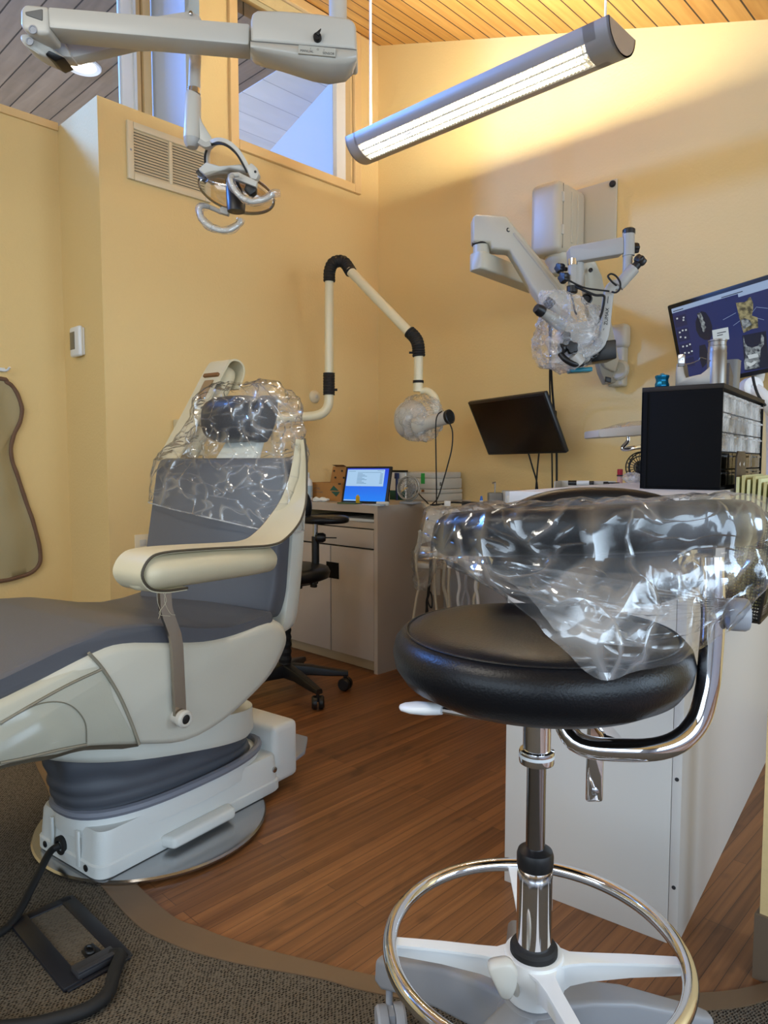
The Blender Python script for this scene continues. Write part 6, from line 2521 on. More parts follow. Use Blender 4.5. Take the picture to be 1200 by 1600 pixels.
obj('toolbar_icons', b, dkb, ss2, smooth=0)
for q0, q1 in ((0.50, 0.78), (0.12, 0.44), (-0.28, 0.05), (-0.55, -0.32)):
    patch('tool_panel', rect(-0.985, q0, -0.80, q1), emis('tool_panel_blue', srgb(20, 28, 74), 0.85), 0.0010)
b = B()
for (a, q) in ((-0.95, 0.7), (-0.85, 0.68), (-0.86, 0.62), (-0.95, 0.34), (-0.9, 0.37), (-0.85, 0.36), (-0.95, 0.22), (-0.88, 0.18), (-0.94, -0.03), (-0.88, -0.04), (-0.83, -0.02), (-0.93, -0.2), (-0.87, -0.22), (-0.82, -0.2)):
    b.quadp(f2(a, q, 0.0016), f2(a + 0.025, q, 0.0016), f2(a + 0.025, q + 0.04, 0.0016), f2(a, q + 0.04, 0.0016))
obj('tool_icons', b, lt, ss2, smooth=0)

def sq(x, y):
    """where the sight line to this spot of the screen meets the screen, as screen coordinates"""
    p = onp(x, y, rc, n2) - rc
    return p.dot(u2) / (0.27 - 0.016), p.dot(v2) / (0.1625 - 0.016)


def px_(pts): return [sq(x, y) for x, y in pts]
ac = sq(1100, 507)
patch('arch_view', px_([(1091, 492), (1096, 486), (1103, 488), (1109, 497), (1113, 510), (1113, 524), (1109, 531), (1101, 531), (1093, 526), (1088, 516), (1087, 503)]), dkb)
b = B()
rings = []
tl_pts = [(1089, 490, 1094, 488), (1091, 494, 1096, 490), (1093, 499, 1099, 497), (1094, 502, 1099, 500), (1096, 507, 1102, 504), (1096, 510, 1101, 508), (1098, 514, 1104, 511), (1098, 517, 1102, 515), (1100, 519, 1104, 516)]
for x0, y0, x1, y1 in tl_pts:
    rings.append([f2(*sq(x0, y0), 0.0018), f2(*sq(x1, y1), 0.0018)])
b.loft(rings, closed=False)
obj('arch_teeth', b, tooth, ss2, smooth=0)
patch('lower_view', px_([(1093, 540), (1102, 538), (1106, 550), (1106, 566), (1098, 575), (1093, 560)]), dkb)
patch('message_box', px_([(1115, 535), (1113, 516), (1138, 511), (1140, 530)]), lt, 0.0018)
b = B()
for (x0, y0), (x1, y1) in (((1121, 521.5), (1135, 518.5)), ((1121, 525), (1130, 523.2)), ((1126, 530.5), (1128, 530))):
    (a0, q0), (a1, q1) = sq(x0, y0), sq(x1, y1)
    b.quadp(f2(a0, q0, 0.0022), f2(a1, q1, 0.0022), f2(a1, q1 + 0.02, 0.0022), f2(a0, q0 + 0.02, 0.0022))
obj('message_lines', b, dkb, ss2, smooth=0)
patch('jaw_render', px_([(1150, 473), (1163, 472), (1167, 470), (1170, 465), (1173, 464), (1177, 473), (1177, 484), (1175, 493), (1184, 496), (1185, 512), (1175, 514), (1162, 520), (1159, 510), (1155, 495)]), bone, 0.0014)
patch('jaw_shadow', px_([(1158, 500), (1164, 497), (1172, 500), (1175, 507), (1166, 512), (1162, 516), (1160, 508)]), tooth, 0.0017)
b = B()
for (x0, y0), (x1, y1) in (((1146, 509), (1157, 501)), ((1176, 488), (1182, 480)), ((1182, 480), (1200, 482)), ((1178, 496), (1194, 500)), ((1130, 500), (1150, 489))):
    (a0, q0), (a1, q1) = sq(x0, y0), sq(x1, y1)
    b.quadp(f2(a0, q0, 0.0011), f2(a1, q1, 0.0011), f2(a1, q1 + 0.008, 0.0011), f2(a0, q0 + 0.008, 0.0011))
obj('guide_lines', b, pal, ss2, smooth=0)
patch('slice_view', px_([(1160, 524), (1197, 517), (1202, 574), (1164, 580)]), dkb, 0.0010)
patch('slice_bone', px_([(1162, 525), (1164, 535), (1168, 541), (1176, 543), (1185, 540), (1189, 533), (1190, 520), (1194, 527), (1194, 538), (1189, 545), (1188, 560), (1187, 574), (1164, 578), (1163, 565), (1166, 555), (1162, 540)]), tooth, 0.0016)
patch('slice_filling', px_([(1168, 555), (1172, 554), (1184, 552), (1186, 557), (1180, 559), (1171, 561)]), lt, 0.0020)
patch('slice_filling', px_([(1166, 565), (1174, 567), (1179, 564), (1183, 565), (1178, 570), (1172, 573), (1167, 570)]), lt, 0.0020)
# white arm that carries it
b = B()
ja = at(1172, 605, 2.52)
b.tube([rc - n2 * 0.04 - v2 * 0.03, at(1185, 585, 2.62), ja], 0.022, 16, smooth=4)
b.lathe(ja + FW * 0.02, -FW, [(0.032, 0), (0.034, 0.01), (0.034, 0.045), (0.026, 0.05)], 24)
b.lathe(ja - FW * 0.032, -FW, [(0.010, 0), (0.010, 0.004), (0.004, 0.005)], 12)
obj('arm_joint', b, M['white'], mt2, smooth=50)
b = B()
b.tube([ja, at(1190, 618, 2.48), at(1215, 650, 2.44)], 0.024, 16, smooth=4)
b.tube([at(1196, 622, 2.5), at(1212, 640, 2.5), at(1214, 690, 2.5), at(1214, 745, 2.5)], 0.034, 18, smooth=4)
obj('arm_link', b, M['white'], mt2, smooth=50)
cord('scan_monitor_cable', 'black cable dropping from the lower edge of the scan monitor', [at(1176, 588, 2.42), at(1180, 605, 2.41), at(1186, 620, 2.40), at(1196, 634, 2.40)], 0.0045)

# ================================================================== white counter cabinet at the right
CT = R_(7.5)
cv = V((-math.sin(CT), math.cos(CT), 0))       # away along the long side
cl_ = V((-math.cos(CT), -math.sin(CT), 0))     # to the left along the short side
CP = V((-0.515, 1.37, 0))
CH = 0.895
KM = Matrix((-cl_, cv, UP)).transposed()


def kp(l, v, z): return CP + cl_ * l + cv * v + V((0, 0, z))


def kbox(bb, l0, l1, v0, v1, z0, z1, bev=0.0, seg=2):
    bb.box(kp((l0 + l1) / 2, (v0 + v1) / 2, (z0 + z1) / 2), (abs(l1 - l0), abs(v1 - v0), abs(z1 - z0)), m3=KM, bev=bev, seg=seg)
    return bb


LW, LV = 0.378, 1.50
kc_ = thing('counter_cabinet', 'tall white counter cabinet standing on the wood floor behind the black stool', 'cabinet', kp(LW / 2, LV / 2, 0))
obj('end_panel', kbox(B(), 0.019, LW, 0, 0.019, 0, CH - 0.03, 0.001), M['cabwhite'], kc_)
obj('side_panel', kbox(B(), 0, 0.018, 0.0, LV, 0, CH - 0.03, 0.001), M['cabwhite'], kc_)
obj('side_panel', kbox(B(), LW - 0.018, LW, 0.02, LV, 0, CH - 0.03), M['cabwhite'], kc_)
obj('counter_top', kbox(B(), 0, LW, 0, LV, CH - 0.03, CH, 0.002), M['counter'], kc_)
for z in (0.12, 0.34, 0.72):
    b = B()
    b.lathe(kp(0.009, -0.0, z), -cv, [(0.004, 0), (0.004, 0.0012), (0.002, 0.0015)], 10)
    obj('panel_screw', b, M['ink'], kc_)
RH = 0.855
rcb = thing('rear_counter', 'pale low counter against the back wall beside the white cabinet', 'counter', kp(0.50, 1.1, 0))
obj('counter_top', kbox(B(), LW + 0.002, 0.62, 0.75, 1.42, RH - 0.03, RH, 0.002), M['counter'], rcb)
obj('body', kbox(B(), LW + 0.002, 0.61, 0.77, 1.41, 0, RH - 0.031), M['cabwhite'], rcb)

# drawer organiser
OW, OL, OH = 0.178, 0.55, 0.240
ov0 = 0.318
og = thing('drawer_organizer', 'black cabinet of small clear drawers standing on the white counter', 'organizer', kp(0.01 + OW / 2, ov0 + OL / 2, CH))
z0, z1 = CH + 0.001, CH + OH
bk_ = M['blackmat']
obj('end_panel', kbox(B(), 0.012, 0.012 + OW, ov0, ov0 + 0.008, z0, z1, 0.001), bk_, og)
obj('end_panel', kbox(B(), 0.012, 0.012 + OW, ov0 + OL - 0.008, ov0 + OL, z0, z1, 0.001), bk_, og)
obj('top_panel', kbox(B(), 0.010, 0.012 + OW, ov0 - 0.001, ov0 + OL + 0.001, z1 - 0.010, z1 + 0.001, 0.001), mat('organizer_top', srgb(38, 32, 28), 0.6, spec=0.3), og)
obj('bottom_panel', kbox(B(), 0.012, 0.012 + OW, ov0, ov0 + OL, z0, z0 + 0.006), bk_, og)
obj('back_panel', kbox(B(), 0.008 + OW, 0.012 + OW, ov0, ov0 + OL, z0, z1 - 0.01), bk_, og)
b = B()
for vv in (ov0 - 0.002,):
    kbox(b, 0.012 + OW - 0.014, 0.012 + OW - 0.010, vv, vv + 0.004, z0, z1 - 0.012)
obj('edge_rib', b, bk_, og)
rows = [(0.152, 0.188, 7, M['bottleclear']), (0.186 - 0.036 * 2 + 0.0, 0.150, 7, M['bottleclear']), (0.078, 0.112, 7, M['bottleclear'])]
rows = [(0.166, 0.226, 7), (0.116, 0.162, 7), (0.066, 0.112, 7), (0.036, 0.063, 4), (0.008, 0.033, 4)]
rows = [(0.178, 0.222, 7), (0.133, 0.175, 7), (0.088, 0.130, 7), (0.048, 0.085, 4), (0.008, 0.045, 4)]
clearbin = M['bottleclear']
smoke = glass('smoked_clear', (0.75, 0.75, 0.78, 1), 0.08)
for ri, (a0, a1, n) in enumerate(rows):
    for k in range(n):
        v0 = ov0 + 0.012 + (OL - 0.030) * k / n
        v1 = ov0 + 0.012 + (OL - 0.030) * (k + 1) / n - 0.004
        b = B()
        # open tray: front, sides, floor, back
        zz0, zz1 = z0 + a0, z0 + a1
        kbox(b, 0.014, 0.017, v0, v1, zz0, zz1, 0.001)
        kbox(b, 0.017, 0.12, v0, v0 + 0.002, zz0, zz1 - 0.006)
        kbox(b, 0.017, 0.12, v1 - 0.002, v1, zz0, zz1 - 0.006)
        kbox(b, 0.017, 0.12, v0, v1, zz0, zz0 + 0.002)
        kbox(b, 0.006, 0.014, v0 + 0.3 * (v1 - v0), v1 - 0.3 * (v1 - v0), zz1 - 0.010, zz1 - 0.006)
        dr_ = obj('drawer', b, clearbin if ri < 3 else smoke, og, smooth=0)
    # shelf between rows
    obj('divider_shelf', kbox(B(), 0.02, 0.012 + OW - 0.004, ov0 + 0.008, ov0 + OL - 0.008, z0 + a0 - 0.0025, z0 + a0 - 0.001), bk_, og)
k_items = [(2, 5, 'yellow'), (0, 1, 'yellowpaper'), (1, 2, 'pale'), (0, 3, 'pale'), (2, 1, 'greyplastic'), (3, 1, 'ink')]
for ri, k, mm in k_items:
    a0, a1, n = rows[ri]
    v0 = ov0 + 0.012 + (OL - 0.030) * (k + 0.5) / n
    b = B()
    kbox(b, 0.03, 0.07, v0 - 0.012, v0 + 0.012, z0 + a0 + 0.003, z0 + a0 + 0.022, 0.004)
    nm_ = {'yellow': 'yellow item inside a lower right clear drawer of the organizer', 'yellowpaper': 'pale yellow item inside the upper left clear drawer', 'pale': 'pale item inside a %s row clear drawer' % ('middle' if ri else 'top'), 'greyplastic': 'grey item inside a clear drawer of the third row', 'ink': 'dark item inside the wide smoked drawer'}[mm]
    tag(obj('drawer_content', b, M[mm], None), nm_, 'small part')

# things on top of the organiser
oz = z1 + 0.0012
def ot(l, v, z=0.0): return kp(l, ov0 + v, oz + z)
# machined aluminium holder along the front edge
hl = thing('aluminium_holder', 'machined aluminium holder with a turned cylinder on the organizer top', 'holder', ot(0.06, 0.03))
b = B()
x0, x1 = 0.013, 0.118
b.prism([ot(x1, 0.012, 0), ot(x0 + 0.02, 0.012, 0), ot(x0 + 0.02, 0.012, 0.05), ot(x0 + 0.042, 0.012, 0.030), ot(x0 + 0.05, 0.012, 0.024), ot(x1 - 0.024, 0.012, 0.019), ot(x1 - 0.020, 0.012, 0.028), ot(x1 - 0.016, 0.012, 0.052), ot(x1 - 0.002, 0.012, 0.052), ot(x1, 0.012, 0.030)], cv * 0.04, bev=0.0015)
obj('body', b, M['alu'], hl)
b = B()
cx_ = ot(x0 + 0.020, 0.03)
b.lathe(cx_, UP, [(0.0205, 0), (0.0205, 0.072), (0.0198, 0.073), (0.0198, 0.086), (0.0188, 0.087), (0.0188, 0.096), (0.0202, 0.097), (0.0202, 0.100), (0.017, 0.101), (0.015, 0.095)], 36)
obj('turned_cylinder', b, M['alu'], hl)
b = B()
kb_ = B()
kb_.prism([ot(x1 - 0.004, 0.010, 0.045), ot(x1 - 0.020, 0.010, 0.045), ot(x1 - 0.020, 0.010, 0.070), ot(x1 - 0.016, 0.010, 0.073), ot(x1 - 0.006, 0.010, 0.073), ot(x1 - 0.004, 0.010, 0.070)], cv * 0.006, bev=0.001)
tb_ = obj('end_tab', kb_, M['steel'], hl)
b = B()
for s in (-0.003, 0.003):
    b.lathe(ot(x1 - 0.012 + s, 0.010, 0.060), -cv, [(0.0018, 0), (0.0018, 0.001)], 10)
obj('tab_screws', b, M['whitetrim'], tb_)
b = B()
b.tube([ot(x1 - 0.006, 0.009, 0.051), ot(x1 - 0.030, 0.008, 0.049), ot(x1 - 0.050, 0.008, 0.055), ot(x0 + 0.05, 0.008, 0.061), ot(x0 + 0.038, 0.009, 0.057)], 0.0012, 6, smooth=5)
obj('wire', b, M['alu'], hl)
# blue-green spool
tp = kp(0.150, ov0 + 0.020, oz)
sp_t = thing('teal_spool', 'small shiny blue-green metal piece at the left of the organizer top', 'small item', tp)
b = B()
b.lathe(tp, UP, [(0.015, 0), (0.0165, 0.002), (0.0165, 0.007), (0.0145, 0.012), (0.0145, 0.018), (0.0165, 0.023), (0.0165, 0.027), (0.013, 0.029)], 10)
obj('body', b, M['tealm'], sp_t, smooth=30)
b = B()
b.lathe(tp, UP, [(0.006, 0.029), (0.006, 0.031), (0.002, 0.033)], 10)
obj('stud', b, M['tealm'], sp_t)
# grey mesh cup and a clear stand
mc = ot(0.035, 0.16)
b = B()
cp_ = rnd([(-0.026, -0.026), (0.026, -0.026), (0.026, 0.026), (-0.026, 0.026)], 0.010, 5)
cup = lambda z, s: [mc + cl_ * (a * s) + cv * (q * s) + UP * z for a, q in cp_]
b.loft([cup(0, 0.94), cup(0.066, 1.0), cup(0.068, 1.04), cup(0.068, 0.94), cup(0.004, 0.88)])
meshm = mat('grey_mesh_metal', srgb(138, 140, 140), 0.4, 0.6, bump=0.5, bscale=900)
tag(obj('mesh_cup', b, meshm, None, smooth=40), 'grey metal mesh cup at the far end of the organizer top', 'cup')
b = B()
b.prism([ot(0.014, 0.07, 0), ot(0.014, 0.07, 0.052), ot(0.014, 0.075, 0.052), ot(0.014, 0.118, 0.026), ot(0.014, 0.118, 0)], cl_ * 0.045, bev=0.001)
tag(obj('clear_stand', b, smoke, None, smooth=0), 'clear acrylic stand between the aluminium holder and mesh cup', 'stand')

# ================================================================== wire file holder with papers on the cabinet side
def wiremesh(nm, col, scale):
    m = bpy.data.materials.new(nm)
    m.use_nodes = True
    nt = m.node_tree
    nt.nodes.clear()
    L = nt.links.new
    out = nt.nodes.new('ShaderNodeOutputMaterial')
    tcn = nt.nodes.new('ShaderNodeTexCoord')
    vo = nt.nodes.new('ShaderNodeTexVoronoi')
    vo.feature = 'DISTANCE_TO_EDGE'
    vo.inputs['Scale'].default_value = scale
    vo.inputs['Randomness'].default_value = 0.0
    mp = nt.nodes.new('ShaderNodeMapping')
    mp.inputs['Rotation'].default_value = (R_(45), 0, -CT)
    L(tcn.outputs['Object'], mp.inputs['Vector'])
    L(mp.outputs[0], vo.inputs['Vector'])
    ct2 = nt.nodes.new('ShaderNodeMath')
    ct2.operation = 'LESS_THAN'
    ct2.inputs[1].default_value = 0.16
    L(vo.outputs['Distance'], ct2.inputs[0])
    tr = nt.nodes.new('ShaderNodeBsdfTransparent')
    pb = nt.nodes.new('ShaderNodeBsdfPrincipled')
    pb.inputs['Base Color'].default_value = col
    pb.inputs['Roughness'].default_value = 0.5
    mx = nt.nodes.new('ShaderNodeMixShader')
    L(ct2.outputs[0], mx.inputs[0])
    L(tr.outputs[0], mx.inputs[1])
    L(pb.outputs[0], mx.inputs[2])
    L(mx.outputs[0], out.inputs['Surface'])
    return m


wm = wiremesh('black_wire_mesh', srgb(18, 18, 18), 190)
fv0, fv1, fo, fz0, fz1 = 0.34, 0.66, 0.105, 0.600, 0.845
ff = thing('file_holder', 'black wire mesh file holder hung on the white cabinet side', 'file holder', kp(-fo / 2, (fv0 + fv1) / 2, fz0))
P_ = lambda o_, v, z: kp(-o_, v, z)
for nm, quad in (('mesh_side', [P_(0.004, fv0, fz0), P_(fo * 0.7, fv0, fz0), P_(fo, fv0, fz1), P_(0.004, fv0, fz1)]), ('mesh_side', [P_(0.004, fv1, fz0), P_(fo * 0.7, fv1, fz0), P_(fo, fv1, fz1), P_(0.004, fv1, fz1)]), ('mesh_front', [P_(fo * 0.7, fv0, fz0), P_(fo * 0.7, fv1, fz0), P_(fo, fv1, fz1), P_(fo, fv0, fz1)]), ('mesh_floor', [P_(0.004, fv0, fz0), P_(fo * 0.7, fv0, fz0), P_(fo * 0.7, fv1, fz0), P_(0.004, fv1, fz0)])):
    b = B()
    b.quadp(*quad)
    obj(nm, b, wm, ff, smooth=0)
b = B()
b.tube([P_(0.004, fv0, fz1), P_(fo, fv0, fz1), P_(fo, fv1, fz1), P_(0.004, fv1, fz1)], 0.0045, 8)
b.tube([P_(fo, fv0, fz1), P_(fo * 0.7, fv0, fz0), P_(0.004, fv0, fz0), P_(0.004, fv0, fz1)], 0.0045, 8)
b.tube([P_(fo, fv1, fz1), P_(fo * 0.7, fv1, fz0), P_(0.004, fv1, fz0)], 0.0045, 8)
b.tube([P_(fo * 0.7, fv0, fz0), P_(fo * 0.7, fv1, fz0)], 0.0045, 8)
obj('wire_frame', b, M['black'], ff)
b = B()
bp_ = [(0.40, 0.80), (0.52, 0.80), (0.52, 0.965), (0.505, 0.985), (0.42, 0.985), (0.405, 0.97)]
b.prism([P_(0.002, v, z) for v, z in bp_], cl_ * -0.004, bev=0.0012)
bpl = obj('back_plate', b, mat('dark_brown_metal', srgb(56, 46, 38), 0.45), ff)
for v in (0.435, 0.485):
    b = B()
    c = P_(0.006, v, 0.955)
    b.face([b.bm.verts.new(c + cv * a + UP * q - cl_ * 0.0012) for a, q in ((-0.006, -0.001), (0.004, -0.006), (0.006, 0.005))])
    obj('bright_rivet', b, M['whitetrim'], bpl, smooth=0)
for k in range(7):
    b = B()
    o0 = 0.012 + 0.0085 * k
    dz = [0.0, 0.004, -0.006, 0.002, -0.004, -0.012, -0.016][k]
    lean = 0.002 * k
    top_ = 0.925 + dz
    b.prism([P_(o0, 0.37 + 0.006 * k, 0.62), P_(o0, 0.63, 0.62), P_(o0 + lean, 0.63, top_), P_(o0 + lean, 0.37 + 0.006 * k, top_)], cl_ * -0.0055)
    tag(obj('paper_folder', b, M['yellowpaper'] if k % 2 == 0 else mat('manila_paper', srgb(196, 190, 140), 0.85), None, smooth=0),
        ['pale yellow paper folder nearest the cabinet in the wire holder', 'manila folder second from the cabinet in the wire holder', 'pale yellow folder third from the cabinet in the holder', 'manila folder in the middle of the wire holder', 'pale yellow folder just outside the middle of the wire holder', 'manila folder next to the outermost in the wire holder', 'outermost pale yellow folder in the wire holder'][k], 'folder', 'folders in the wire holder')

# ================================================================== small tray arm and clutter on the counters
ta = at(1040, 690, 2.36)
ta = V((ta.x, ta.y, CH))
it = thing('instrument_tray', 'pale instrument tray on a bent chrome arm behind the drawer organizer', 'tray', ta)
b = slabd([(935, 672, 2.25), (940, 670.5, 2.25), (1020, 662.5, 2.20), (1020, 679, 2.20), (940, 683.5, 2.25), (935, 683, 2.25)], 0.16, 0.003)
obj('tray', b, M['pale'], it)
b = B()
b.tube([at(981, 680, 2.30), at(981, 690, 2.30), at(974, 698, 2.30), at(973, 701, 2.30), at(980, 701.5, 2.30), at(994, 699, 2.31), at(1020, 694, 2.34), ta + UP * 0.16, ta + UP * 0.12, ta + UP * 0.005], 0.0075, 12, smooth=5)
obj('chrome_arm', b, M['chrome'], it, smooth=60)
b = B()
b.lathe(ta + UP * 0.001, UP, [(0.04, 0), (0.04, 0.008), (0.012, 0.014)], 24)
obj('arm_foot', b, M['chrome'], it)
b = slabd([(952, 668.5, 2.26), (985, 658.5, 2.28), (1020, 656, 2.27), (1020, 662.3, 2.22), (975, 667, 2.26)], 0.10, 0.002)
tag(obj('tray_liner', b, M['film'], None), 'thin clear film liner lying on the pale instrument tray', 'liner')

fn_c = at(1006, 730, 2.36)
t = thing('wire_cage_fan', 'dark wire cage fan half hidden behind the drawer organizer', 'fan', V((fn_c.x, fn_c.y, CH)))
b = B()
fnn = (-FW * 0.8 - RT * 0.6).normalized()
ua_, ub_, _ = basis(fnn)
for r, o_ in ((0.050, 0.0), (0.050, 0.03), (0.036, 0.036), (0.02, 0.038)):
    b.tube([fn_c + fnn * o_ + (ua_ * math.cos(2 * PI * j / 32) + ub_ * math.sin(2 * PI * j / 32)) * r for j in range(32)], 0.0022, 6, loop=True)
for k in range(22):
    e = ua_ * math.cos(2 * PI * k / 22) + ub_ * math.sin(2 * PI * k / 22)
    b.tube([fn_c + e * 0.05 - fnn * 0.01, fn_c + e * 0.050 + fnn * 0.02, fn_c + e * 0.036 + fnn * 0.036, fn_c + e * 0.01 + fnn * 0.04], 0.0014, 5)
obj('wire_cage', b, M['black'], t)
b = B()
b.lathe(fn_c - fnn * 0.03, fnn, [(0.02, 0), (0.025, 0.01), (0.025, 0.04), (0.015, 0.05)], 18)
obj('motor', b, M['black'], t)
b = B()
for s in (-1, 1):
    b.tube([fn_c + RT * (0.01 * s) - UP * 0.03, V((fn_c.x, fn_c.y, CH + 0.003)) + RT * (0.05 * s)], 0.003, 6)
obj('stand', b, M['black'], t)

rz = RH + 0.001
def onr(x, y=752, d=2.42):
    p = at(x, y, d)
    return V((p.x, p.y, rz))
pt_ = thing('pen_tray', 'shallow pale metal tray of pens on the low rear counter', 'tray', onr(915))
b = B()
q0, q1 = onr(866, 752, 2.36), onr(955, 752, 2.28)
dq = (q1 - q0).normalized()
nq = V((-dq.y, dq.x, 0))
Lq = (q1 - q0).length
zt = at(866, 752, 2.36).z - rz
b.prism([q0, q1, q1 + nq * 0.1, q0 + nq * 0.1], UP * 0.003)
b.prism([q0 + nq * 0.097, q1 + nq * 0.097, q1 + nq * 0.1, q0 + nq * 0.1], UP * zt)
b.prism([q0, q0 + nq * 0.1, q0 + nq * 0.1 + dq * 0.003, q0 + dq * 0.003], UP * zt)
obj('tray_body', b, M['pale'], pt_, smooth=0)
b = B()
b.prism([q0, q1, q1 + nq * 0.003, q0 + nq * 0.003], UP * 0.012)
obj('tray_lip', b, M['pale'], pt_, smooth=0)
def pen(x0, x1, y, d0, d1, segs, lab, r=0.008):
    a, c = at(x0, y, d0), at(x1, y, d1)
    tt = thing('marker_pen', lab, 'pen', V(((a.x + c.x) / 2, (a.y + c.y) / 2, a.z - r)), 'pens in the metal tray')
    for f0, f1, rr, mm in segs:
        bb = B()
        bb.tube([a.lerp(c, f0), a.lerp(c, f1)], r * rr, 12)
        obj({'black': 'cap', 'white': 'barrel', 'greyplastic': 'barrel', 'pale': 'barrel', 'pink': 'tip', 'blackmat': 'barrel'}[mm], bb, M[mm], tt)
pen(888, 928, 754.5, 2.31, 2.28, ((0, 0.33, 1, 'black'), (0.33, 0.82, 0.9, 'white'), (0.82, 1.0, 0.75, 'black')), 'white barrelled pen with black ends in the pale tray')
pen(928, 944, 755, 2.30, 2.29, ((0, 1, 0.7, 'pale'),), 'pale short pen beside the black ended pen in the tray')
pen(943, 968, 756.5, 2.27, 2.25, ((0, 0.3, 1.0, 'black'), (0.3, 1, 0.7, 'blackmat')), 'black pen at the right end of the pale tray')
pen(952, 974, 757.5, 2.235, 2.225, ((0, 1, 0.45, 'white'),), 'thin white pen in front of the red capped bottle')
rbp = onr(968.5, 752, 2.33)
t = thing('red_cap_bottle', 'small pink bottle with a tall red cap on the rear counter', 'bottle', rbp)
zr = lambda y: at(968, y, 2.33).z - rz
b = B()
b.lathe(rbp, UP, [(0.0085, 0), (0.0085, zr(745)), (0.007, zr(744))], 18)
obj('body', b, M['pink'], t)
b = B()
b.lathe(rbp, UP, [(0.0105, zr(744.2)), (0.0105, zr(742))], 18)
obj('collar', b, M['black'], t)
b = B()
b.lathe(rbp, UP, [(0.0085, zr(742)), (0.0088, zr(741.5)), (0.0088, zr(733.5)), (0.007, zr(733))], 18)
obj('cap', b, M['red'], t)
b = B()
cbg = onr(992, 752, 2.22)
b.ell(V((cbg.x, cbg.y, CH + 0.012)), (0.042, 0.03, 0.017), nu=30, nv=16)
b.crumple(0.008, 34, 3)
tag(obj('plastic_bag', b, M['bottleclear'], None, smooth=30), 'small crumpled clear bag at the foot of the organizer', 'bag')

# ================================================================== delivery cart beside the desk
def rfp(r, f_, z): return RT * r + FW * f_ + V((0, 0, z))
def rbox(bb, r0, r1, f0, f1, z0, z1, bev=0.0, seg=2):
    bb.box(rfp((r0 + r1) / 2, (f0 + f1) / 2, (z0 + z1) / 2), (r1 - r0, f1 - f0, z1 - z0), m3=SM, bev=bev, seg=seg)
    return bb
dcart = thing('delivery_cart', 'pale grey dental delivery cart with a film covered handpiece holder', 'cart', rfp(0.42, 3.1, 0))
obj('cabinet', rbox(B(), 0.275, 0.60, 2.96, 3.26, 0.07, 0.745, 0.012), M['greyplastic'], dcart)
obj('work_top', rbox(B(), 0.175, 0.63, 2.90, 3.28, 0.748, 0.775, 0.008), M['pale'], dcart)
b = B()
rbox(b, 0.19, 0.21, 2.86, 2.90, 0.56, 0.745, 0.004)
obj('holder_post', b, M['pale'], dcart)
for r in (0.31, 0.56):
    for f_ in (3.0, 3.22):
        b = B()
        b.lathe(rfp(r, f_, 0.033), RT, [(0.03, -0.012), (0.033, -0.008), (0.033, 0.008), (0.03, 0.012)], 20)
        b.cyl(rfp(r, f_, 0.04), rfp(r, f_, 0.075), 0.008, 10)
        obj('castor', b, M['black'], dcart)
b = slabd([(668, 797, 2.86), (700, 796, 2.86), (699, 838, 2.84), (672, 846, 2.84), (656, 851, 2.84)], 0.02, 0.004)
obj('holder_plate', b, M['pale'], dcart)
b = B()
b.tube([at(650, 858, 2.82), at(672, 860, 2.80), at(706, 866, 2.78)], 0.014, 12)
obj('holder_bar', b, M['pale'], dcart)
b = slabd([(652, 879, 2.84), (704, 884, 2.84), (704, 890, 2.84), (652, 888, 2.84)], 0.05, 0.003)
obj('lower_shelf', b, M['pale'], dcart)
b = slabd([(676, 888, 2.85), (688, 889, 2.85), (688, 930, 2.85), (676, 930, 2.85)], 0.03, 0.003)
obj('hose_guide', b, M['pale'], dcart)

hose = mat('hose_beige', srgb(196, 188, 168), 0.45)
def handpiece(lab, pts, pipe, m_, r=0.0085, hm=None):
    a = at(*pts[0])
    tt = thing('handpiece', lab, 'handpiece', at(*pipe[-1]), 'handpieces on the delivery cart')
    bb = B()
    k = len(pts)
    bb.tube([at(*q) for q in pts], [r * (0.75 if i == 0 else 1.0) for i in range(k)], 12, smooth=3)
    obj('grip', bb, m_, tt, smooth=60)
    bb = B()
    bb.tube([at(*q) for q in pipe], 0.0052, 10, smooth=6)
    obj('hose', bb, hm or hose, tt, smooth=60)
    return tt
handpiece('white capped air syringe leaning at the left end of the cart holder', [(655, 829, 2.80), (657, 835, 2.80), (654, 852, 2.80), (650, 864, 2.80)], [(650, 864, 2.80), (651, 890, 2.8), (655, 915, 2.82), (650, 940, 2.83), (645, 1000, 2.85), (665, 1095, 2.86)], M['scopegrey'], 0.009)
handpiece('black gripped handpiece hanging upright in the cart holder', [(678, 831, 2.78), (677, 840, 2.78), (675, 857, 2.78)], [(675, 857, 2.78), (673, 890, 2.80), (670, 925, 2.82), (668, 960, 2.84), (690, 1095, 2.86)], M['black'], 0.0065, M['rubber'])
handpiece('slim white tipped handpiece next to the black one in the holder', [(685, 841, 2.77), (682, 855, 2.77), (680, 868, 2.77)], [(680, 868, 2.77), (679, 900, 2.79), (682, 950, 2.82), (700, 1095, 2.86)], M['white'], 0.0075)
handpiece('thick white suction handpiece at the right of the cart holder', [(705, 866, 2.76), (704, 878, 2.76), (702, 887, 2.76)], [(702, 887, 2.76), (701, 920, 2.79), (703, 960, 2.82), (712, 1090, 2.88)], M['white'], 0.010)
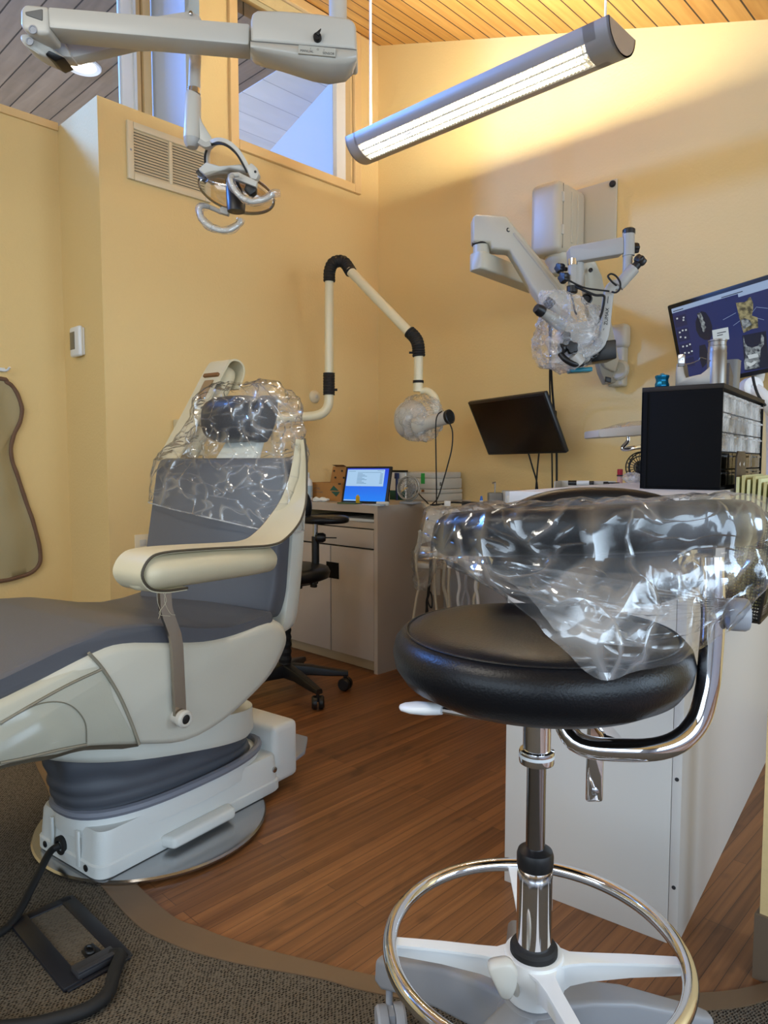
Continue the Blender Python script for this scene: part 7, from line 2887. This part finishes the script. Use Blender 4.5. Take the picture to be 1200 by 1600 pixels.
for i, (xa_, xb_, xc_, lab) in enumerate(((694, 700, 706, 'beige hose crossing towards the thick white suction handpiece'), (712, 716, 735, 'thin white hose left of the grey cart panel'), (730, 733, 726, 'white hose hanging in front of the grey cart cabinet'), (745, 740, 752, 'grey hose crossing over the cart cabinet front'), (748, 747, 742, 'beige hose at the right end of the cart cabinet'), (727, 722, 718, 'thin grey hose angled over the cart cabinet'))):
    t = thing('supply_hose', lab, 'hose', at(xc_, 1095, 2.9), 'supply hoses under the delivery cart')
    bb = B()
    bb.tube([at(xa_, 868, 2.80), at(xa_ + 1, 885, 2.80), at((xa_ + xb_) / 2 + (4 if i % 2 else -4), 915, 2.83), at(xb_, 945, 2.85), at(xc_, 1010, 2.88), at(xc_, 1085, 2.90)], 0.006 if i % 2 else 0.0075, 10, smooth=6)
    obj('hose', bb, [hose, M['white'], M['greyplastic']][i % 3], t, smooth=60)
    bb = B()
    bb.tube([at(xa_, 860, 2.80), at(xa_, 873, 2.80)], 0.010, 12)
    obj('connector', bb, M['pale'], t)
cord('coiled_cord', 'black cord looping down under the cart holder', [at(672, 870, 2.79), at(671, 900, 2.80), at(668, 935, 2.82), at(674, 950, 2.82), at(675, 935, 2.83), at(671, 925, 2.84), at(666, 950, 2.85), at(663, 1000, 2.86)], 0.003)
# film over the holder
b = B()
fp = [(664, 796), (700, 794), (712, 830), (716, 862), (708, 884), (690, 880), (676, 900), (666, 920), (650, 918), (645, 895), (643, 865), (655, 840)]
f_sp = spline([at(x, y, 2.80) for x, y in fp], 7, loop=True)
cf = sum(f_sp, V()) / len(f_sp)
rings = []
for dd, s in ((-0.06, 0.25), (-0.055, 0.6), (-0.045, 0.85), (-0.02, 0.98), (0.03, 1.0), (0.08, 0.9)):
    rings.append([cf + (p - cf) * s + FW * dd for p in f_sp])
b.loft(rings, c1=False)
b.crumple(0.010, 28, 5)
tag(obj('plastic_holder_cover', b, M['film'], None, smooth=26), 'clear film bagged around the handpiece holder of the cart', 'plastic cover')

# things on the cart top
zc_ = 0.776
def onc(x, f_):
    p = at(x, 790, f_)
    return V((p.x, p.y, zc_))
jp = onc(773, 3.05)
t = thing('steel_canister', 'square grey canister with a thin plunger rod on the cart', 'canister', jp)
hj = at(773, 770, 3.05).z - zc_
b = B()
b.box(jp + UP * (hj / 2 + 0.001), (0.058, 0.05, hj), m3=SM, bev=0.004)
obj('body', b, meshm, t)
b = B()
b.cyl(jp + UP * hj, jp + UP * (at(773, 754, 3.05).z - zc_), 0.003, 10)
b.tube([jp + UP * (at(773, 755, 3.05).z - zc_) - RT * 0.012, jp + UP * (at(773, 754, 3.05).z - zc_) + RT * 0.004], 0.004, 8)
obj('plunger', b, M['steel'], t)
wb_ = onc(812, 3.02)
t = thing('white_drawer_box', 'low white plastic drawer box on the cart top behind the stool', 'box', wb_)
hw = at(812, 767, 3.02).z - zc_
b = B()
b.box(wb_ + UP * (hw / 2 + 0.001), (0.14, 0.10, hw), m3=SM, bev=0.004)
wbo = obj('body', b, mat('cool_white', srgb(206, 212, 222), 0.4), t)
b = B()
b.box(wb_ + UP * (hw * 0.42) - FW * 0.051, (0.126, 0.004, hw * 0.58), m3=SM, bev=0.0015)
obj('drawer_front', b, M['white'], t)
tp2 = onc(752, 2.98)
t = thing('blue_cap_tube', 'small white tube with a blue cap on the cart', 'tube', tp2)
b = B()
b.cyl(tp2 + UP * 0.001, tp2 + UP * (at(752, 782, 2.98).z - zc_), 0.008, 14, 0.0075)
obj('body', b, M['white'], t)
b = B()
b.cyl(tp2 + UP * (at(752, 782, 2.98).z - zc_), tp2 + UP * (at(752, 775, 2.98).z - zc_), 0.0072, 14, 0.004)
obj('cap', b, M['blue'], t)
cord('cart_cable', 'black cable with a plug lying across the cart top', [onc(672, 2.95) + UP * 0.004, onc(690, 2.97) + UP * 0.006, onc(705, 3.0) + UP * 0.012, onc(718, 3.02) + UP * 0.010, onc(728, 3.0) + UP * 0.008, onc(746, 2.97) + UP * 0.008], 0.004)
b = B()
b.tube([onc(722, 2.96) + UP * 0.011, onc(748, 2.94) + UP * 0.011], [0.010, 0.006], 10)
tag(obj('black_plug', b, M['rubber'], None), 'black plug lying on the cart beside the blue capped tube', 'plug')
b = B()
lt_ = onc(699, 2.93)
b.box(lt_ + UP * 0.012, (0.026, 0.018, 0.022), m3=SM, bev=0.002)
tag(obj('white_adapter', b, M['white'], None), 'small white square adapter at the left of the cart top', 'adapter')
